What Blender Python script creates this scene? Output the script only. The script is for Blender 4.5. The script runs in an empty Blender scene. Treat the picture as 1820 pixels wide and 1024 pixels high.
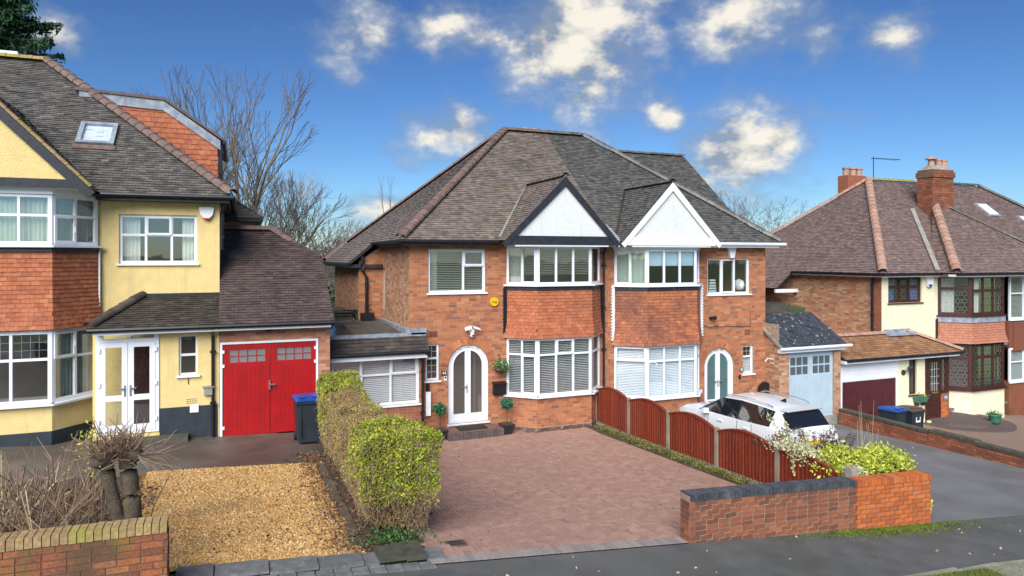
import bpy, math, random
import numpy as np
from mathutils import Vector, Matrix, noise as mnoise
random.seed(7); RNG = np.random.default_rng(7)
R = math.radians
scene = bpy.context.scene
C = scene.collection

# ------------------------------------------------------------------ camera
CAM_H = 5.05; PSI = R(22)
cam = bpy.data.cameras.new('camera'); camo = bpy.data.objects.new('camera', cam); C.objects.link(camo)
cam.sensor_width = 36; cam.lens = 1213/1820*36; cam.shift_y = -57/1820; cam.clip_end = 6000; cam.clip_start = .05
camo.location = (0, 0, CAM_H); camo.rotation_euler = (R(90), 0, -PSI)
scene.camera = camo

# ------------------------------------------------------------------ sky, sun, exposure
SUN_AZ, SUN_EL = R(214), R(38)          # azimuth clockwise from +Y
scene.view_settings.view_transform = 'Standard'; scene.view_settings.look = 'None'
scene.view_settings.exposure = 0.8; scene.view_settings.gamma = 1
scene.view_settings.use_curve_mapping = False
sun = bpy.data.lights.new('sun', 'SUN'); sun.energy = 3.5; sun.angle = R(48); sun.color = (1, .96, .90)
suno = bpy.data.objects.new('sun', sun); C.objects.link(suno)
sd = Vector((math.sin(SUN_AZ)*math.cos(SUN_EL), math.cos(SUN_AZ)*math.cos(SUN_EL), math.sin(SUN_EL)))
suno.rotation_euler = sd.to_track_quat('Z', 'Y').to_euler(); suno.location = (-20, -20, 40)

def build_world():
    w = bpy.data.worlds.new('World'); scene.world = w; w.use_nodes = True
    try: w.cycles.sampling_method = 'MANUAL'; w.cycles.sample_map_resolution = 256
    except Exception: pass
    nt = w.node_tree; N = nt.nodes; L = nt.links
    for n in list(N): N.remove(n)
    def nd(t, **k):
        n = N.new(t)
        for a, b in k.items(): setattr(n, a, b)
        return n
    def val(x, inp):
        if isinstance(x, (int, float)): inp.default_value = x
        else: L.new(x, inp)
    def math_(op, a, b=0.0, c=0.0, clamp=False):
        n = nd('ShaderNodeMath', operation=op, use_clamp=clamp)
        val(a, n.inputs[0]); val(b, n.inputs[1]); val(c, n.inputs[2]); return n.outputs[0]
    sky = nd('ShaderNodeTexSky', sky_type='NISHITA', sun_disc=False)
    sky.sun_elevation = SUN_EL; sky.sun_rotation = SUN_AZ; sky.air_density = 1.0; sky.dust_density = .2; sky.ozone_density = 4.0
    hs = nd('ShaderNodeHueSaturation'); hs.inputs['Saturation'].default_value = 1.0; hs.inputs['Value'].default_value = 1.0
    gm = nd('ShaderNodeGamma'); gm.inputs['Gamma'].default_value = 1.3
    tn = nd('ShaderNodeMix', data_type='RGBA', blend_type='MULTIPLY'); tn.inputs['Factor'].default_value = 1; tn.inputs['B'].default_value = (.86, .84, .88, 1)
    L.new(sky.outputs[0], tn.inputs['A']); L.new(tn.outputs['Result'], gm.inputs['Color']); t2 = nd('ShaderNodeMix', data_type='RGBA', blend_type='MULTIPLY'); t2.inputs['Factor'].default_value = 1; t2.inputs['B'].default_value = (.29, .37, .42, 1)
    L.new(gm.outputs[0], t2.inputs['A']); L.new(t2.outputs['Result'], hs.inputs['Color'])
    tc = nd('ShaderNodeTexCoord'); D = tc.outputs['Generated']
    # cloud cover: a broken field of cumulus all round, with the banks the picture shows
    def fbm(scale, detail, off, squash=1.6):
        mp = nd('ShaderNodeMapping'); mp.inputs['Scale'].default_value = (1, 1, squash); mp.inputs['Location'].default_value = off
        L.new(D, mp.inputs['Vector'])
        n = nd('ShaderNodeTexNoise'); n.inputs['Scale'].default_value = scale; n.inputs['Detail'].default_value = detail
        n.inputs['Roughness'].default_value = .58; n.inputs['Distortion'].default_value = 0
        L.new(mp.outputs[0], n.inputs['Vector']); return n.outputs['Fac']
    n1 = fbm(9.0, 6, (0, 0, 0)); n2 = fbm(26, 4, (.02, .01, -.015))
    mask = None
    def direction(az, el): return (math.sin(az)*math.cos(el), math.cos(az)*math.cos(el), math.sin(el))
    for px, py, rx, ry, amt in CLOUDS:
        a = (px-910)/1213; b = (455-py)/1213
        az = PSI+math.atan(a); el = math.atan(b*math.cos(math.atan(a)))
        d = direction(az, el)
        e1 = (math.cos(az), -math.sin(az), 0)
        e2 = tuple(np.cross(e1, d))
        def dot(v, s):
            n = nd('ShaderNodeVectorMath', operation='DOT_PRODUCT'); L.new(D, n.inputs[0]); n.inputs[1].default_value = tuple(c*s for c in v); return n.outputs['Value']
        x = dot(e1, 1213/rx/1.34); y = dot(e2, 1213/ry/1.34); f = dot(d, 1.0)
        r2 = math_('ADD', math_('MULTIPLY', x, x), math_('MULTIPLY', y, y))
        g = math_('MULTIPLY', math_('EXPONENT', math_('MULTIPLY', r2, -1.0)), amt)
        g = math_('MULTIPLY', g, math_('GREATER_THAN', f, 0.0))
        mask = g if mask is None else math_('MAXIMUM', mask, g)
    def smooth(x): return math_('MULTIPLY', math_('MULTIPLY', x, x), math_('SUBTRACT', 3.0, math_('MULTIPLY', x, 2.0)))
    base = math_('ADD', math_('MULTIPLY', n1, 1.3), math_('MULTIPLY', n2, .55))
    dens = math_('SUBTRACT', math_('ADD', base, math_('MULTIPLY', mask, .96)), 1.26)
    core = smooth(math_('MULTIPLY', dens, 2.0, clamp=True))
    skirt = math_('MULTIPLY', smooth(math_('MULTIPLY', math_('ADD', dens, .16), 2.4, clamp=True)), .5)
    cov = math_('MAXIMUM', core, skirt)
    # thick parts lit warm white from the sun side, undersides and thin skirts grey blue
    n3 = fbm(9.0, 4, (-.022, -.012, -.05)); n4 = fbm(16, 3, (.31, .2, .1))
    lit = math_('ADD', math_('MULTIPLY', math_('SUBTRACT', n1, n3), 3.2), math_('MULTIPLY', n4, 1.2))
    lit = math_('ADD', lit, math_('MULTIPLY', dens, .35))
    cr = nd('ShaderNodeValToRGB'); e = cr.color_ramp.elements
    e[0].position = .28; e[0].color = (1.75, 2.1, 2.6, 1); e[1].position = .95; e[1].color = (5.6, 5.3, 4.6, 1)
    m_ = e.new(.6); m_.color = (3.9, 3.85, 3.65, 1)
    L.new(lit, cr.inputs['Fac'])
    ck = nd('ShaderNodeMix', data_type='RGBA'); L.new(core, ck.inputs['Factor']); ck.inputs['A'].default_value = (1.5, 1.95, 2.6, 1); L.new(cr.outputs[0], ck.inputs['B'])
    mix = nd('ShaderNodeMix', data_type='RGBA'); L.new(math_('MULTIPLY', cov, .97), mix.inputs['Factor'])
    L.new(hs.outputs[0], mix.inputs['A']); L.new(ck.outputs['Result'], mix.inputs['B'])
    bg = nd('ShaderNodeBackground'); bg.inputs['Strength'].default_value = .1
    L.new(mix.outputs['Result'], bg.inputs['Color'])
    out = nd('ShaderNodeOutputWorld'); L.new(bg.outputs[0], out.inputs['Surface'])
CLOUDS = [(1035, 75, 115, 120, 1.0), (830, 60, 90, 40, .8), (1015, 165, 50, 40, .75), (1330, 45, 100, 55, .85), (1455, 70, 40, 30, .6), (1590, 70, 45, 25, .55),
          (1310, 265, 95, 75, 1.0), (1190, 212, 38, 32, .85), (800, 225, 80, 45, .75), (740, 270, 45, 40, .55), (640, 60, 60, 50, .7), (615, 120, 40, 30, .6),
          (690, 375, 60, 28, .7), (80, 60, 40, 26, .65), (120, 90, 25, 18, .55), (545, 355, 20, 25, .55)]
build_world()

# ------------------------------------------------------------------ helpers: materials
MATS = {}
def lin(c): return (c[0], c[1], c[2], 1)
def mat(name, cols, rough=.8, nscale=6., namt=.25, bump=0., bscale=60., spec=.4, metal=0., per=True, stain=None, coat=0., sheen=0.):
    """cols: one colour or a list picked from per piece; noise breaks up the tone."""
    m = bpy.data.materials.new(name); m.use_nodes = True; nt = m.node_tree; N = nt.nodes; L = nt.links
    b = N['Principled BSDF']; b.inputs['Roughness'].default_value = rough; b.inputs['Metallic'].default_value = metal
    b.inputs['Specular IOR Level'].default_value = spec
    if coat: b.inputs['Coat Weight'].default_value = coat; b.inputs['Coat Roughness'].default_value = .08
    tc = N.new('ShaderNodeTexCoord'); geo = N.new('ShaderNodeNewGeometry')
    POS = geo.outputs['Position']
    if isinstance(cols[0], (int, float)): cols = [cols]
    if len(cols) > 1:
        oi = N.new('ShaderNodeObjectInfo')
        a = N.new('ShaderNodeMath'); a.operation = 'ADD'; L.new(geo.outputs['Random Per Island'], a.inputs[0]); L.new(oi.outputs['Random'], a.inputs[1])
        f = N.new('ShaderNodeMath'); f.operation = 'FRACT'; L.new(a.outputs[0], f.inputs[0])
        cr = N.new('ShaderNodeValToRGB'); cr.color_ramp.interpolation = 'LINEAR'
        while len(cr.color_ramp.elements) < len(cols): cr.color_ramp.elements.new(.5)
        for i, c in enumerate(cols):
            e = cr.color_ramp.elements[i]; e.position = i/(len(cols)-1); e.color = lin(c)
        L.new(f.outputs[0], cr.inputs['Fac']); col = cr.outputs[0]
    else:
        rgb = N.new('ShaderNodeRGB'); rgb.outputs[0].default_value = lin(cols[0]); col = rgb.outputs[0]
    def noise(scale, detail=5):
        n = N.new('ShaderNodeTexNoise'); n.inputs['Scale'].default_value = scale; n.inputs['Detail'].default_value = detail
        L.new(POS, n.inputs['Vector']); return n.outputs['Fac']
    if namt:
        mr = N.new('ShaderNodeMapRange'); L.new(noise(nscale), mr.inputs['Value'])
        mr.inputs['From Min'].default_value = .3; mr.inputs['From Max'].default_value = .7
        mr.inputs['To Min'].default_value = 1-namt; mr.inputs['To Max'].default_value = 1+namt
        mu = N.new('ShaderNodeMix'); mu.data_type = 'RGBA'; mu.blend_type = 'MULTIPLY'; mu.inputs['Factor'].default_value = 1
        L.new(col, mu.inputs['A']); L.new(mr.outputs[0], mu.inputs['B']); col = mu.outputs['Result']
    for st in (stain or []):        # (colour, noise scale, low, high, strength[, vertical squash for streaks])
        if len(st) > 5:
            vm = N.new('ShaderNodeVectorMath'); vm.operation = 'MULTIPLY'; L.new(POS, vm.inputs[0]); vm.inputs[1].default_value = (1, 1, st[5])
            nn = N.new('ShaderNodeTexNoise'); nn.inputs['Scale'].default_value = st[1]; nn.inputs['Detail'].default_value = 5; L.new(vm.outputs[0], nn.inputs['Vector']); src = nn.outputs['Fac']
        else: src = noise(st[1], 7)
        mr = N.new('ShaderNodeMapRange'); L.new(src, mr.inputs['Value'])
        mr.inputs['From Min'].default_value = st[2]; mr.inputs['From Max'].default_value = st[3]; mr.inputs['To Max'].default_value = st[4]
        mu = N.new('ShaderNodeMix'); mu.data_type = 'RGBA'; L.new(mr.outputs[0], mu.inputs['Factor'])
        L.new(col, mu.inputs['A']); mu.inputs['B'].default_value = lin(st[0]); col = mu.outputs['Result']
    L.new(col, b.inputs['Base Color'])
    if bump:
        bn = N.new('ShaderNodeBump'); bn.inputs['Strength'].default_value = bump; bn.inputs['Distance'].default_value = .02
        L.new(noise(bscale, 4), bn.inputs['Height']); L.new(bn.outputs[0], b.inputs['Normal'])
    MATS[name] = m; return m
def glass_mat(name, tint=(.93, .96, .96), ior=1.75, milky=None):
    m = bpy.data.materials.new(name); m.use_nodes = True; nt = m.node_tree; N = nt.nodes; L = nt.links
    for n in list(N): N.remove(n)
    t = N.new('ShaderNodeBsdfTransparent'); t.inputs[0].default_value = lin(tint)
    g = N.new('ShaderNodeBsdfGlossy'); g.inputs['Roughness'].default_value = .015; g.inputs[0].default_value = (1, 1, 1, 1)
    lw = N.new('ShaderNodeLayerWeight'); lw.inputs['Blend'].default_value = .5; pw = N.new('ShaderNodeMath'); pw.operation = 'POWER'; L.new(lw.outputs['Facing'], pw.inputs[0]); pw.inputs[1].default_value = 4
    r0 = min(.3, ((ior-1)/(ior+1))**2*1.7); f = N.new('ShaderNodeMath'); f.operation = 'MULTIPLY_ADD'; L.new(pw.outputs[0], f.inputs[0]); f.inputs[1].default_value = 1-r0; f.inputs[2].default_value = r0
    geo = N.new('ShaderNodeNewGeometry'); nz = N.new('ShaderNodeTexNoise'); nz.inputs['Scale'].default_value = 1.3; L.new(geo.outputs['Position'], nz.inputs['Vector'])
    bp = N.new('ShaderNodeBump'); bp.inputs['Strength'].default_value = .06; bp.inputs['Distance'].default_value = .05; L.new(nz.outputs[0], bp.inputs['Height']); L.new(bp.outputs[0], g.inputs['Normal'])
    base = t.outputs[0]
    if milky:
        df = N.new('ShaderNodeBsdfDiffuse'); df.inputs[0].default_value = lin(milky[0]); m0 = N.new('ShaderNodeMixShader'); m0.inputs[0].default_value = milky[1]; L.new(t.outputs[0], m0.inputs[1]); L.new(df.outputs[0], m0.inputs[2]); base = m0.outputs[0]
    mx = N.new('ShaderNodeMixShader'); L.new(f.outputs[0], mx.inputs[0]); L.new(base, mx.inputs[1]); L.new(g.outputs[0], mx.inputs[2])
    o = N.new('ShaderNodeOutputMaterial'); L.new(mx.outputs[0], o.inputs[0]); MATS[name] = m; return m

# ------------------------------------------------------------------ helpers: geometry
class MB:
    """collects faces; build() links them as ONE mesh object"""
    def __init__(s): s.v = []; s.f = []
    def poly(s, pts):
        n = len(s.v); s.v += [tuple(p) for p in pts]; s.f.append(tuple(range(n, n+len(pts))))
    def box(s, a, b):
        x0, y0, z0 = a; x1, y1, z1 = b
        s.hexa([(x0, y0, z0), (x1, y0, z0), (x1, y1, z0), (x0, y1, z0), (x0, y0, z1), (x1, y0, z1), (x1, y1, z1), (x0, y1, z1)])
    def hexa(s, p):
        n = len(s.v); s.v += [tuple(q) for q in p]
        s.f += [tuple(n+i for i in q) for q in ((0, 3, 2, 1), (4, 5, 6, 7), (0, 1, 5, 4), (1, 2, 6, 5), (2, 3, 7, 6), (3, 0, 4, 7))]
    def fbox(s, fr, u0, v0, w0, u1, v1, w1):
        s.hexa([fr.p(u0, v0, w1), fr.p(u1, v0, w1), fr.p(u1, v0, w0), fr.p(u0, v0, w0), fr.p(u0, v1, w1), fr.p(u1, v1, w1), fr.p(u1, v1, w0), fr.p(u0, v1, w0)])
    def prism(s, pts, d):
        d = Vector(d); a = [Vector(p) for p in pts]; b = [p+d for p in a]
        s.poly(a); s.poly(b[::-1]); k = len(a)
        for i in range(k): s.poly([a[i], b[i], b[(i+1) % k], a[(i+1) % k]])
    def tube(s, pts, r, n=8, cap=True):
        pts = [Vector(p) for p in pts]; k0 = len(s.v); rr = r if isinstance(r, (list, tuple)) else [r]*len(pts)
        for i, p in enumerate(pts):
            d = (pts[min(i+1, len(pts)-1)]-pts[max(i-1, 0)]); d = d.normalized() if d.length > 1e-9 else Vector((0, 0, 1))
            a = d.orthogonal().normalized() if abs(d.z) > .99 else Vector((-d.y, d.x, 0)).normalized(); b = d.cross(a)
            for j in range(n):
                t = 2*math.pi*j/n; s.v.append(tuple(p+a*math.cos(t)*rr[i]+b*math.sin(t)*rr[i]))
        for i in range(len(pts)-1):
            for j in range(n):
                s.f.append((k0+i*n+j, k0+i*n+(j+1) % n, k0+(i+1)*n+(j+1) % n, k0+(i+1)*n+j))
        if cap:
            s.f.append(tuple(k0+j for j in range(n))[::-1]); s.f.append(tuple(k0+(len(pts)-1)*n+j for j in range(n)))
    def lathe(s, o, prof, n=16):
        k0 = len(s.v); o = Vector(o)
        for r, z in prof:
            for j in range(n):
                t = 2*math.pi*j/n; s.v.append((o.x+r*math.cos(t), o.y+r*math.sin(t), o.z+z))
        for i in range(len(prof)-1):
            for j in range(n): s.f.append((k0+i*n+j, k0+i*n+(j+1) % n, k0+(i+1)*n+(j+1) % n, k0+(i+1)*n+j))
        s.f.append(tuple(k0+j for j in range(n))[::-1]); s.f.append(tuple(k0+(len(prof)-1)*n+j for j in range(n)))
    def grid(s, rows):
        k0 = len(s.v); n = len(rows[0])
        for r in rows: s.v += [tuple(p) for p in r]
        for i in range(len(rows)-1):
            for j in range(n-1): s.f.append((k0+i*n+j, k0+i*n+j+1, k0+(i+1)*n+j+1, k0+(i+1)*n+j))
    def build(s, name, m, parent=None, smooth=False, local=False):
        me = bpy.data.meshes.new(name); me.from_pydata(s.v, [], s.f); me.update()
        return link(name, me, m, parent, smooth, local)
def root_loc(p):
    while p is not None and p.parent is not None: p = p.parent
    return Vector(p.location) if p is not None else Vector((0, 0, 0))
def link(name, me, m, parent=None, smooth=False, local=False):
    if m is not None: me.materials.append(MATS[m] if isinstance(m, str) else m)
    if smooth: me.polygons.foreach_set('use_smooth', [True]*len(me.polygons))
    o = bpy.data.objects.new(name, me); C.objects.link(o)
    if parent is not None:
        o.parent = parent
        if not local and parent.parent is None and parent.type == 'EMPTY': o.location = -Vector(parent.location)
    return o
def tag(o, label=None, cat=None, group=None, kind=None):
    if label: o['label'] = label
    if cat: o['category'] = cat
    if group: o['group'] = group
    if kind: o['kind'] = kind
    return o
def thing(name, label, cat, loc=(0, 0, 0), group=None, rz=0):
    o = bpy.data.objects.new(name, None); C.objects.link(o); o.location = loc; o.rotation_euler = (0, 0, rz); o.empty_display_size = .2
    return tag(o, label, cat, group)
def np_mesh(name, V, F):
    """V (n,3), F (m,k) numpy -> mesh"""
    me = bpy.data.meshes.new(name); V = np.asarray(V, np.float32); F = np.asarray(F, np.int32); k = F.shape[1]
    me.vertices.add(len(V)); me.vertices.foreach_set('co', V.ravel()); me.loops.add(F.size); me.loops.foreach_set('vertex_index', F.ravel())
    me.polygons.add(len(F)); me.polygons.foreach_set('loop_start', np.arange(0, F.size, k, dtype=np.int32)); me.polygons.foreach_set('loop_total', np.full(len(F), k, np.int32))
    me.polygons.foreach_set('use_smooth', np.zeros(len(F), bool)); me.update(calc_edges=True); return me
class Fr:
    """a wall plane: origin, horizontal direction u, outward normal n (v is up)"""
    def __init__(s, o, u, n=None):
        s.o = Vector(o); s.u = Vector((u[0], u[1], 0)).normalized(); s.n = Vector((s.u.y, -s.u.x, 0)) if n is None else Vector(n)
    def p(s, u, v, w=0.): return s.o+s.u*u+Vector((0, 0, v))+s.n*w
def proj(P):
    P = np.asarray(P, float); c, s = math.cos(PSI), math.sin(PSI)
    zc = P[..., 1]*c+P[..., 0]*s; xc = P[..., 0]*c-P[..., 1]*s
    return 910+1213*xc/zc, 455-1213*(P[..., 2]-CAM_H)/zc, zc
BOX_V = np.array([(0, 0, 0), (1, 0, 0), (1, 1, 0), (0, 1, 0), (0, 0, 1), (1, 0, 1), (1, 1, 1), (0, 1, 1)], float)
BOX_F = np.array([(4, 5, 6, 7), (0, 1, 5, 4), (1, 2, 6, 5), (2, 3, 7, 6), (3, 0, 4, 7)])
TILE_V = np.array([(0, 0, .56), (1, 0, .56), (1, 1.3, -.3), (0, 1.3, -.3), (0, 0, 1), (1, 0, 1), (1, 1.3, .05), (0, 1.3, .05)], float)   # lifted at the tail, so each course leaves a shadow gap
def M4(o, u, v, n):
    m = np.eye(4); m[:3, 0] = u; m[:3, 1] = v; m[:3, 2] = n; m[:3, 3] = o; return m
def pieces(name, mats4, m, parent, nind=300, proto=(BOX_V, BOX_F), stuff=None, pick=None):
    """alike pieces: the nind that show largest as objects sharing one mesh, the rest joined in one stuff part"""
    if not len(mats4): return
    A = np.array(mats4); cen = A[:, :3, :3] @ np.array([.5, .5, 1.])+A[:, :3, 3]
    px, py, zc = proj(cen); ok = (zc > 1) & (px > 4) & (px < 1816) & (py > 4) & (py < 1020)
    if pick is not None: ok &= np.array([bool(pick(*c)) for c in cen])
    order = np.argsort(np.where(ok, zc, 1e6)); sel = [i for i in order[:nind] if ok[i]]
    rest = np.setdiff1d(np.arange(len(A)), sel); rl = root_loc(parent)
    mt = MATS[m]
    if sel:
        me = np_mesh(name, proto[0], proto[1]); me.materials.append(mt)
        off = Matrix.Translation(-rl) if parent is not None and parent.parent is None and parent.type == 'EMPTY' else Matrix.Identity(4)
        for i in sel:
            o = bpy.data.objects.new(name, me); C.objects.link(o); o.parent = parent; o.matrix_basis = off @ Matrix(A[i].tolist())
    if len(rest):
        B = A[rest]; V = (np.einsum('nij,kj->nki', B[:, :3, :3], proto[0])+B[:, None, :3, 3]).reshape(-1, 3)
        F = (proto[1][None]+(np.arange(len(B))*len(proto[0]))[:, None, None]).reshape(-1, proto[1].shape[1])
        o = link(stuff or name+'s', np_mesh(name+'s', V, F), m, parent); o['kind'] = 'stuff'
def in_poly(x, y, P):
    n = len(P); r = False; j = n-1
    for i in range(n):
        if (P[i][1] > y) != (P[j][1] > y) and x < (P[j][0]-P[i][0])*(y-P[i][1])/(P[j][1]-P[i][1])+P[i][0]: r = not r
        j = i
    return r
def tile_mats(poly, tw=.165, g=.1, th=.028, jit=.004, inset=0., lift=.0):
    """tiles over a planar polygon; first edge (poly[0]->poly[1]) is the eave"""
    P = [Vector(p) for p in poly]; u = (P[1]-P[0]).normalized(); n = u.cross(P[-1]-P[0]).normalized()
    if n.z < 0 and abs(n.z) > .05: n = -n
    v = n.cross(u);
    if (P[-1]-P[0]).dot(v) < 0: v = -v
    Q = [((p-P[0]).dot(u), (p-P[0]).dot(v)) for p in P]
    x0 = min(q[0] for q in Q); x1 = max(q[0] for q in Q); y1 = max(q[1] for q in Q); out = []
    k = 0; y = -.03
    while y < y1-g*.4:
        ym = min(max(y+g/2, .015), y1-.01); xs = []
        for (ax, ay), (bx, by) in zip(Q, Q[1:]+Q[:1]):
            if (ay > ym) != (by > ym): xs.append(ax+(bx-ax)*(ym-ay)/(by-ay))
        if len(xs) >= 2:
            lo, hi = min(xs), max(xs); x = x0-tw*(.5 if k % 2 else 0)
            while x < x1:
                a, b = max(x+.002, lo), min(x+tw-.002, hi)
                if b-a > .02:
                    j = random.uniform(-jit, jit); t = th*random.uniform(.8, 1.35)
                    out.append(M4(P[0]+u*a+v*(y+j)+n*lift, u*(b-a), v*g, n*t))
                x += tw
        y += g; k += 1
    return out
def round_tiles(name, pts, r, m, parent, step=.3, arc=math.pi, up=(0, 0, 1)):
    """ridge or hip tiles along a line: half round pieces overlapping a little"""
    a, b = Vector(pts[0]), Vector(pts[1]); d = (b-a); L_ = d.length; d.normalize(); n = max(1, int(L_/step)); st = L_/n
    s = Vector(up).cross(d).normalized(); w = d.cross(s); K = 6
    V = []; F = []
    for e, (t, q) in enumerate(((0, 1.06), (1.08, .94))):
        for k in range(K+1):
            th = math.pi*k/K; V.append((math.cos(th)*q, math.sin(th)*q*.8, t))
    for k in range(K): F.append((k, k+1, K+2+k, K+1+k))
    V.append((0, -.25, 0)); 
    Fq = np.array(F); mats4 = [M4(a+d*st*i, s*r, w*r, d*st) for i in range(n)]
    pieces(name, mats4, m, parent, 60, (np.array(V, float), Fq))

def opening_at(ops, v):
    """intervals of u taken away at height v"""
    r = []
    for o in ops:
        u0, v0, u1, v1 = o[:4]; arch = len(o) > 4 and o[4]
        if v <= v0 or v >= v1: continue
        if arch:
            rad = (u1-u0)/2; sp = v1-rad*o[4]
            if v > sp:
                h = math.sqrt(max(0, 1-((v-sp)/(rad*o[4]))**2))*rad; r.append((u0+rad-h, u0+rad+h)); continue
        r.append((u0, u1))
    return r
def brick_mats(fr, W, H, ops=(), ch=.084, bl=.23, d=.005, j=.011, shear=0., v0=0., topf=None, headers=.12):
    out = []; k = 0; v = v0
    while v < H-ch*.3:
        hh = min(ch, H-v)-j; mid = v+ch/2; u = -bl*(.5 if k % 2 else 0)-random.uniform(0, .02)
        cut = opening_at(ops, mid)
        while u < W:
            l = bl if random.random() > headers else bl/2
            segs = [(max(u, 0), min(u+l-j, W))]
            for c0, c1 in cut:
                ns = []
                for a, b in segs:
                    if c1 <= a or c0 >= b: ns.append((a, b)); continue
                    if a < c0: ns.append((a, c0))
                    if c1 < b: ns.append((c1, b))
                segs = ns
            for a, b in segs:
                if b-a > .025 and (topf is None or mid < topf((a+b)/2)):
                    o = fr.p(a, v+shear*a, 0); uu = fr.u*(b-a)+Vector((0, 0, shear*(b-a)))
                    out.append(M4(o, uu, (0, 0, hh), fr.n*(d*random.uniform(.7, 1.3))))
            u += l
        v += ch; k += 1
    return out
def holed(mb, fr, W, H, ops, front=0., back=-.12, u0=0., v0=0., edges=False):
    """a panel with openings: front face, reveals; arches rounded"""
    us = sorted({u0, W, *[x for o in ops for x in (o[0], o[2])]}); vs = sorted({v0, H, *[x for o in ops for x in (o[1], o[3])]})
    us = [x for x in us if u0-1e-6 <= x <= W+1e-6]; vs = [x for x in vs if v0-1e-6 <= x <= H+1e-6]
    for a, b in zip(us, us[1:]):
        for c, d in zip(vs, vs[1:]):
            m = ((a+b)/2, (c+d)/2)
            if any(o[0] < m[0] < o[2] and o[1] < m[1] < o[3] for o in ops): continue
            mb.poly([fr.p(a, c, front), fr.p(b, c, front), fr.p(b, d, front), fr.p(a, d, front)])
    for o in ops:
        a, c, b, d = o[:4]
        if len(o) > 4 and o[4]:
            pts = arch_pts(a, c, b, d, o[4], 14); k = len(pts)
            for i in range(2, k-2):                      # spandrels over the arc
                p, q = pts[i], pts[i+1]
                mb.poly([fr.p(*p, front), fr.p(*q, front), fr.p(q[0], d, front), fr.p(p[0], d, front)])
        else: pts = [(a, c), (b, c), (b, d), (a, d)]
        k = len(pts)
        for i in range(k):
            p, q = pts[i], pts[(i+1) % k]
            mb.poly([fr.p(*p, front), fr.p(*p, back), fr.p(*q, back), fr.p(*q, front)])
    if edges:
        for p, q in (((u0, v0), (W, v0)), ((W, v0), (W, H)), ((W, H), (u0, H)), ((u0, H), (u0, v0))):
            mb.poly([fr.p(*p, front), fr.p(*q, front), fr.p(*q, back), fr.p(*p, back)])
def arch_pts(a, c, b, d, k=1., n=14):
    rad = (b-a)/2; sp = d-rad*k; pts = [(a, c), (b, c)]
    for i in range(n+1):
        t = math.pi*i/n; pts.append((a+rad+rad*math.cos(t), sp+rad*k*math.sin(t)))
    return pts
def ring(mb, fr, outer, inner, front, back):
    k = len(outer)
    for i in range(k):
        o0, o1, i0, i1 = outer[i], outer[(i+1) % k], inner[i], inner[(i+1) % k]
        mb.poly([fr.p(*o0, front), fr.p(*o1, front), fr.p(*i1, front), fr.p(*i0, front)])
        mb.poly([fr.p(*i0, front), fr.p(*i1, front), fr.p(*i1, back), fr.p(*i0, back)])
        mb.poly([fr.p(*o1, front), fr.p(*o0, front), fr.p(*o0, back), fr.p(*o1, back)])
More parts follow.
